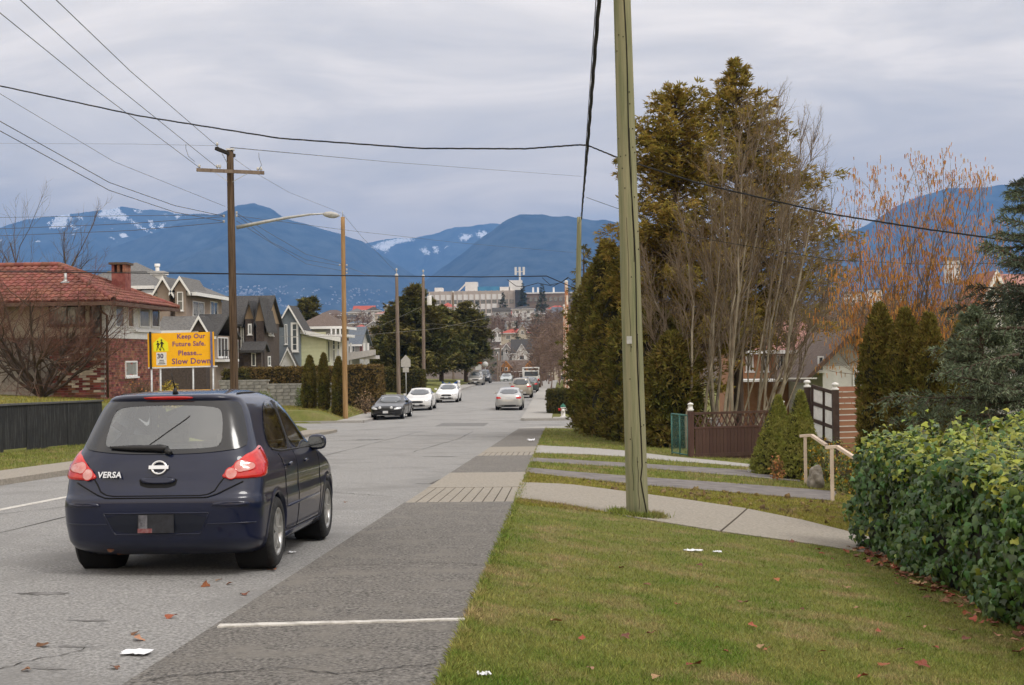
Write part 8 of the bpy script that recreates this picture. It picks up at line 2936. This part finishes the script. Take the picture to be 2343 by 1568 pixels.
def field(n, x0, x1, y0, y1, near=True):
    u = rng.random(n)
    y = 1 / (1 / y0 + u * (1 / y1 - 1 / y0)) if near else rng.uniform(y0, y1, n)
    x = rng.uniform(0, 1, n)
    e = -.6 - .008 * np.minimum(y, 66)
    lo = e + .01 if x0 is None else np.full(n, x0)
    x = lo + x * (x1 - lo)
    k = off_paths(x, y)
    x, y = x[k], y[k]
    return np.stack([x, y, hv(x, y) - .004], -1)


blades('lawn_grass', 'short green lawn grass in the foreground', field(260000, None, 3.75, 6.6, 19.6), .034, grass_m, .8)
p = field(110000, None, 5.0, 19.0, 27.5); blades('moss_grass', 'mossy yellow green grass between the driveway strips', p, .05, moss_m, 1.0)
p = field(60000, None, 6.0, 27.0, 66.0); blades('lawn_grass', 'green grass before the dark cedar hedge', p, .07, grass_m, .8)
p = field(40000, -16.4, -12.22, 26, 66, False); blades('verge_grass', 'green grass verge before the black retaining wall', p, .08, grass_m, .8)
p = field(26000, -21.5, -16.7, 40, 66, False); blades('bank_grass', 'mossy grass bank above the black retaining wall', p, .09, moss_m, .8)
p = field(26000, -21.5, -12.75, 79, 95, False); blades('corner_grass', 'mossy grass of the far corner lawn', p, .10, moss_m, .8)
# ragged longer grass along the lawn edges and round the big pole
n = 9000
y = 1 / (1 / 6.6 + rng.random(n) * (1 / 60 - 1 / 6.6)); x = -.6 - .008 * np.minimum(y, 66) + np.abs(rng.normal(size=n)) * .05 - .025
blades('edge_grass', 'ragged grass overhanging the sidewalk edge', np.stack([x, y, hv(np.maximum(x, -.59 - .008 * y + .02), y)], -1), .05, grass_m, 1.0)
n = 2600
a = rng.random(n) * 6.28; r_ = .22 + np.abs(rng.normal(size=n)) * .09
bx, by = B.x + r_ * np.cos(a), B.y + r_ * np.sin(a)
blades('grass_tuft', 'tuft of longer grass round the foot of the big pole', np.stack([bx, by, hv(bx, by)], -1), .085, grass_m, .8)
# clods of dug moss and soil between the strips
def clods():
    n = 230
    y = rng.uniform(20.5, 26.5, n); x = rng.uniform(.2, 5.0, n)
    k = off_paths(x, y); x, y = x[k], y[k]; n = len(x)
    bm = bmesh.new(); bmesh.ops.create_icosphere(bm, subdivisions=1, radius=1)
    tv = np.array([v.co[:] for v in bm.verts]); tf = np.array([[v.index for v in f.verts] for f in bm.faces]); bm.free()
    s_ = rng.uniform(.012, .055, n)
    v, f = scatter(tv, tf, np.stack([x, y, hv(x, y) + .01], -1), frames(rdir(n), rdir(n)), np.stack([s_ * 1.5, s_, s_ * .7], -1))
    v += rng.normal(size=v.shape) * .012
    tag(link('soil_clods', np_mesh('soil_clods', v, f), mat('soil_clod', (.09, .06, .03), (.20, .15, .05), 12, 1, island=.4)), 'brown clods of dug moss and soil beside the driveway strips', 'soil', kind='stuff')


clods()

# ---- fallen leaves
leaf_mats = [mat('fallen_red', (.20, .045, .022), (.28, .08, .035), 8, .7, objrand=.3), mat('fallen_tan', (.32, .17, .09), (.40, .24, .13), 8, .7, objrand=.3), mat('fallen_brown', (.13, .055, .03), (.2, .09, .05), 8, .8, objrand=.3)]
leaf_meshes = []
for k in range(6):
    nseg = 14; vs, fs = [], []
    lob = 3 + k % 3
    for i in range(nseg):
        a = 2 * math.pi * i / nseg
        r_ = .5 * (1 + .28 * math.cos(lob * a)) * random.uniform(.85, 1.1)
        vs.append((r_ * math.cos(a), r_ * math.sin(a) * .75, .18 * math.sin(a * 2 + k) * r_ + random.uniform(0, .12)))
    vs.append((0, 0, .02))
    for i in range(nseg): fs.append((i, (i + 1) % nseg, nseg))
    vs += [(.5, 0, .02), (.85, .05, .03), (.5, .03, .02)]; fs.append((nseg + 1, nseg + 2, nseg + 3))
    for m_ in leaf_mats:
        me = MB().add(vs, fs).mesh('fallen_leaf', False); me.materials.append(m_); leaf_meshes.append(me)
spots = [(1740, 1488), (1755, 1494), (1835, 1402), (1960, 1398), (1970, 1558), (2010, 1452), (1490, 1457), (1430, 1465), (1775, 1333), (1640, 1352), (1880, 1272), (1905, 1285), (1880, 1310), (1940, 1300), (1985, 1290), (1935, 1350), (1700, 1385), (1550, 1390), (1330, 1470), (1270, 1430), (1480, 1345), (1420, 1305), (1600, 1300), (1810, 1245), (1850, 1258), (1870, 1262),
         (2080, 1420), (2120, 1440), (2140, 1490), (2180, 1450), (2210, 1470), (2060, 1495), (2020, 1530), (2110, 1530), (1720, 1440), (1660, 1500), (1590, 1530), (1880, 1500), (1350, 1540), (1500, 1560)]
G_ = 'fallen leaves on the lawn'
def fallen(u, v, sz, lab, g, gz=None):
    p = G(u, v) if gz is None else gz
    o = link('fallen_leaf', random.choice(leaf_meshes), None, None, p + Vector((0, 0, .028)), (random.uniform(-.35, .35), random.uniform(-.35, .35), random.uniform(0, 6.28)))
    o.scale = (sz, sz, sz)
    tag(o, lab, 'leaf', g)
for u, v in spots: fallen(u, v, random.uniform(.05, .10), 'dry fallen leaf lying loose on the open lawn', G_)
rr2 = random.Random(3)
for k in range(190):
    y = rr2.uniform(9.2, 17.8); x = 3.62 - abs(rr2.gauss(0, .2)) + .05
    p = Vector((x, y, h(x, y)))
    fallen(0, 0, rr2.uniform(.06, .12), 'fallen red brown leaf gathered along the foot of the ivy hedge', 'fallen leaves along the hedge', p)
# leaves in the gutter and on the street
road_spots = [(625, 1306), (318, 1466), (262, 1530), (310, 1452), (470, 1342), (525, 1337), (500, 1330), (560, 1362), (390, 1415), (720, 1165), (740, 1155), (790, 1150), (620, 1250), (100, 1480), (60, 1535)]
def on_road(u, v):
    d = ray(u, v); o = Vector((0, 0, EYE)); t = 3.0
    while t < 90:
        p = o + d * t
        gz = road_z(p.x, p.y) if p.x < CURB_R else S(p.y)
        if p.z < gz + .003: return Vector((p.x, p.y, gz))
        t += .03
    return o + d * 90
for u, v in road_spots: fallen(0, 0, random.uniform(.05, .10), 'dry brown leaf lying flat on the street by the hatchback', 'fallen leaves on the street', on_road(u, v) - Vector((0, 0, .018)))

# ---- litter
paper = mat('paper_white', (.78, .79, .82), (.66, .67, .70), 14, .8)
def crumple(name, label, p, sx, sy, sz, rz=0.0):
    bm = bmesh.new(); bmesh.ops.create_grid(bm, x_segments=8, y_segments=8, size=.5)
    for v in bm.verts:
        v.co = Vector((v.co.x * sx * (1 + .2 * random.uniform(-1, 1)), v.co.y * sy * (1 + .2 * random.uniform(-1, 1)), abs(random.gauss(0, 1)) * sz * .6 + sz * .3))
    me = bpy.data.meshes.new(name); bm.to_mesh(me); bm.free()
    o = link(name, me, paper, None, p + Vector((0, 0, .012)), (0, 0, rz))
    return tag(o, label, 'litter')
crumple('crumpled_paper', 'larger scrap of white paper on the lawn before the path', G(1585, 1263), .20, .12, .012)
crumple('crumpled_paper', 'smaller scrap of white paper beside the larger one on the lawn', G(1640, 1266), .09, .07, .012)
crumple('crumpled_paper', 'white scrap of tissue at the bottom edge of the lawn', G(1107, 1550), .07, .06, .012)
crumple('crumpled_paper', 'white scrap lying where the walk meets the far grass', G(1262 - 48, 1010), .22, .3, .05)
crumple('crumpled_paper', 'white scrap on the street beside the hatchback rear wheel', on_road(668, 1267), .07, .07, .01)
crumple('crumpled_paper', 'flattened pale wrapper on the street before the hatchback', on_road(311, 1497), .17, .14, .008)
o = empty('paper_cup', G(1716, 1081), 0, 'small white tub on the edge of the farther driveway strip', 'litter')
MB().lathe([(.001, 0), (.05, 0), (.06, .08), (.055, .08), (.047, .01), (.001, .01)], 14).build('cup', paper, o)
# blue tarpaulin slung by the far cedars, white bag beside it
p = P(1029, 868, 150); p.z = h(p.x, 150)
bm = bmesh.new(); bmesh.ops.create_grid(bm, x_segments=14, y_segments=6, size=.5)
for v in bm.verts:
    x, y = v.co.x, v.co.y
    v.co = Vector((x * 1.7, y * .8, .35 + 2.6 * x * x * .6 + .12 * math.sin(x * 14 + y * 9) - y * .5 * (1 - 2 * abs(x))))
me = bpy.data.meshes.new('tarpaulin'); bm.to_mesh(me); bm.free()
tag(link('tarpaulin', me, mat('tarp_blue', (.02, .10, .45), (.03, .14, .55), 3, .5), None, p), 'bright blue tarpaulin sagging below the dark cedars', 'tarpaulin')
p = P(1048, 866, 150); p.z = h(p.x, 150)
o = empty('white_post', p, 0, 'short white post right of the blue tarpaulin', 'post')
MB().lathe([(.001, 0), (.22, 0), (.22, .5), (.12, .55), (.2, .62), (.2, .85), (.001, .9)], 12).build('body', white_w, o)
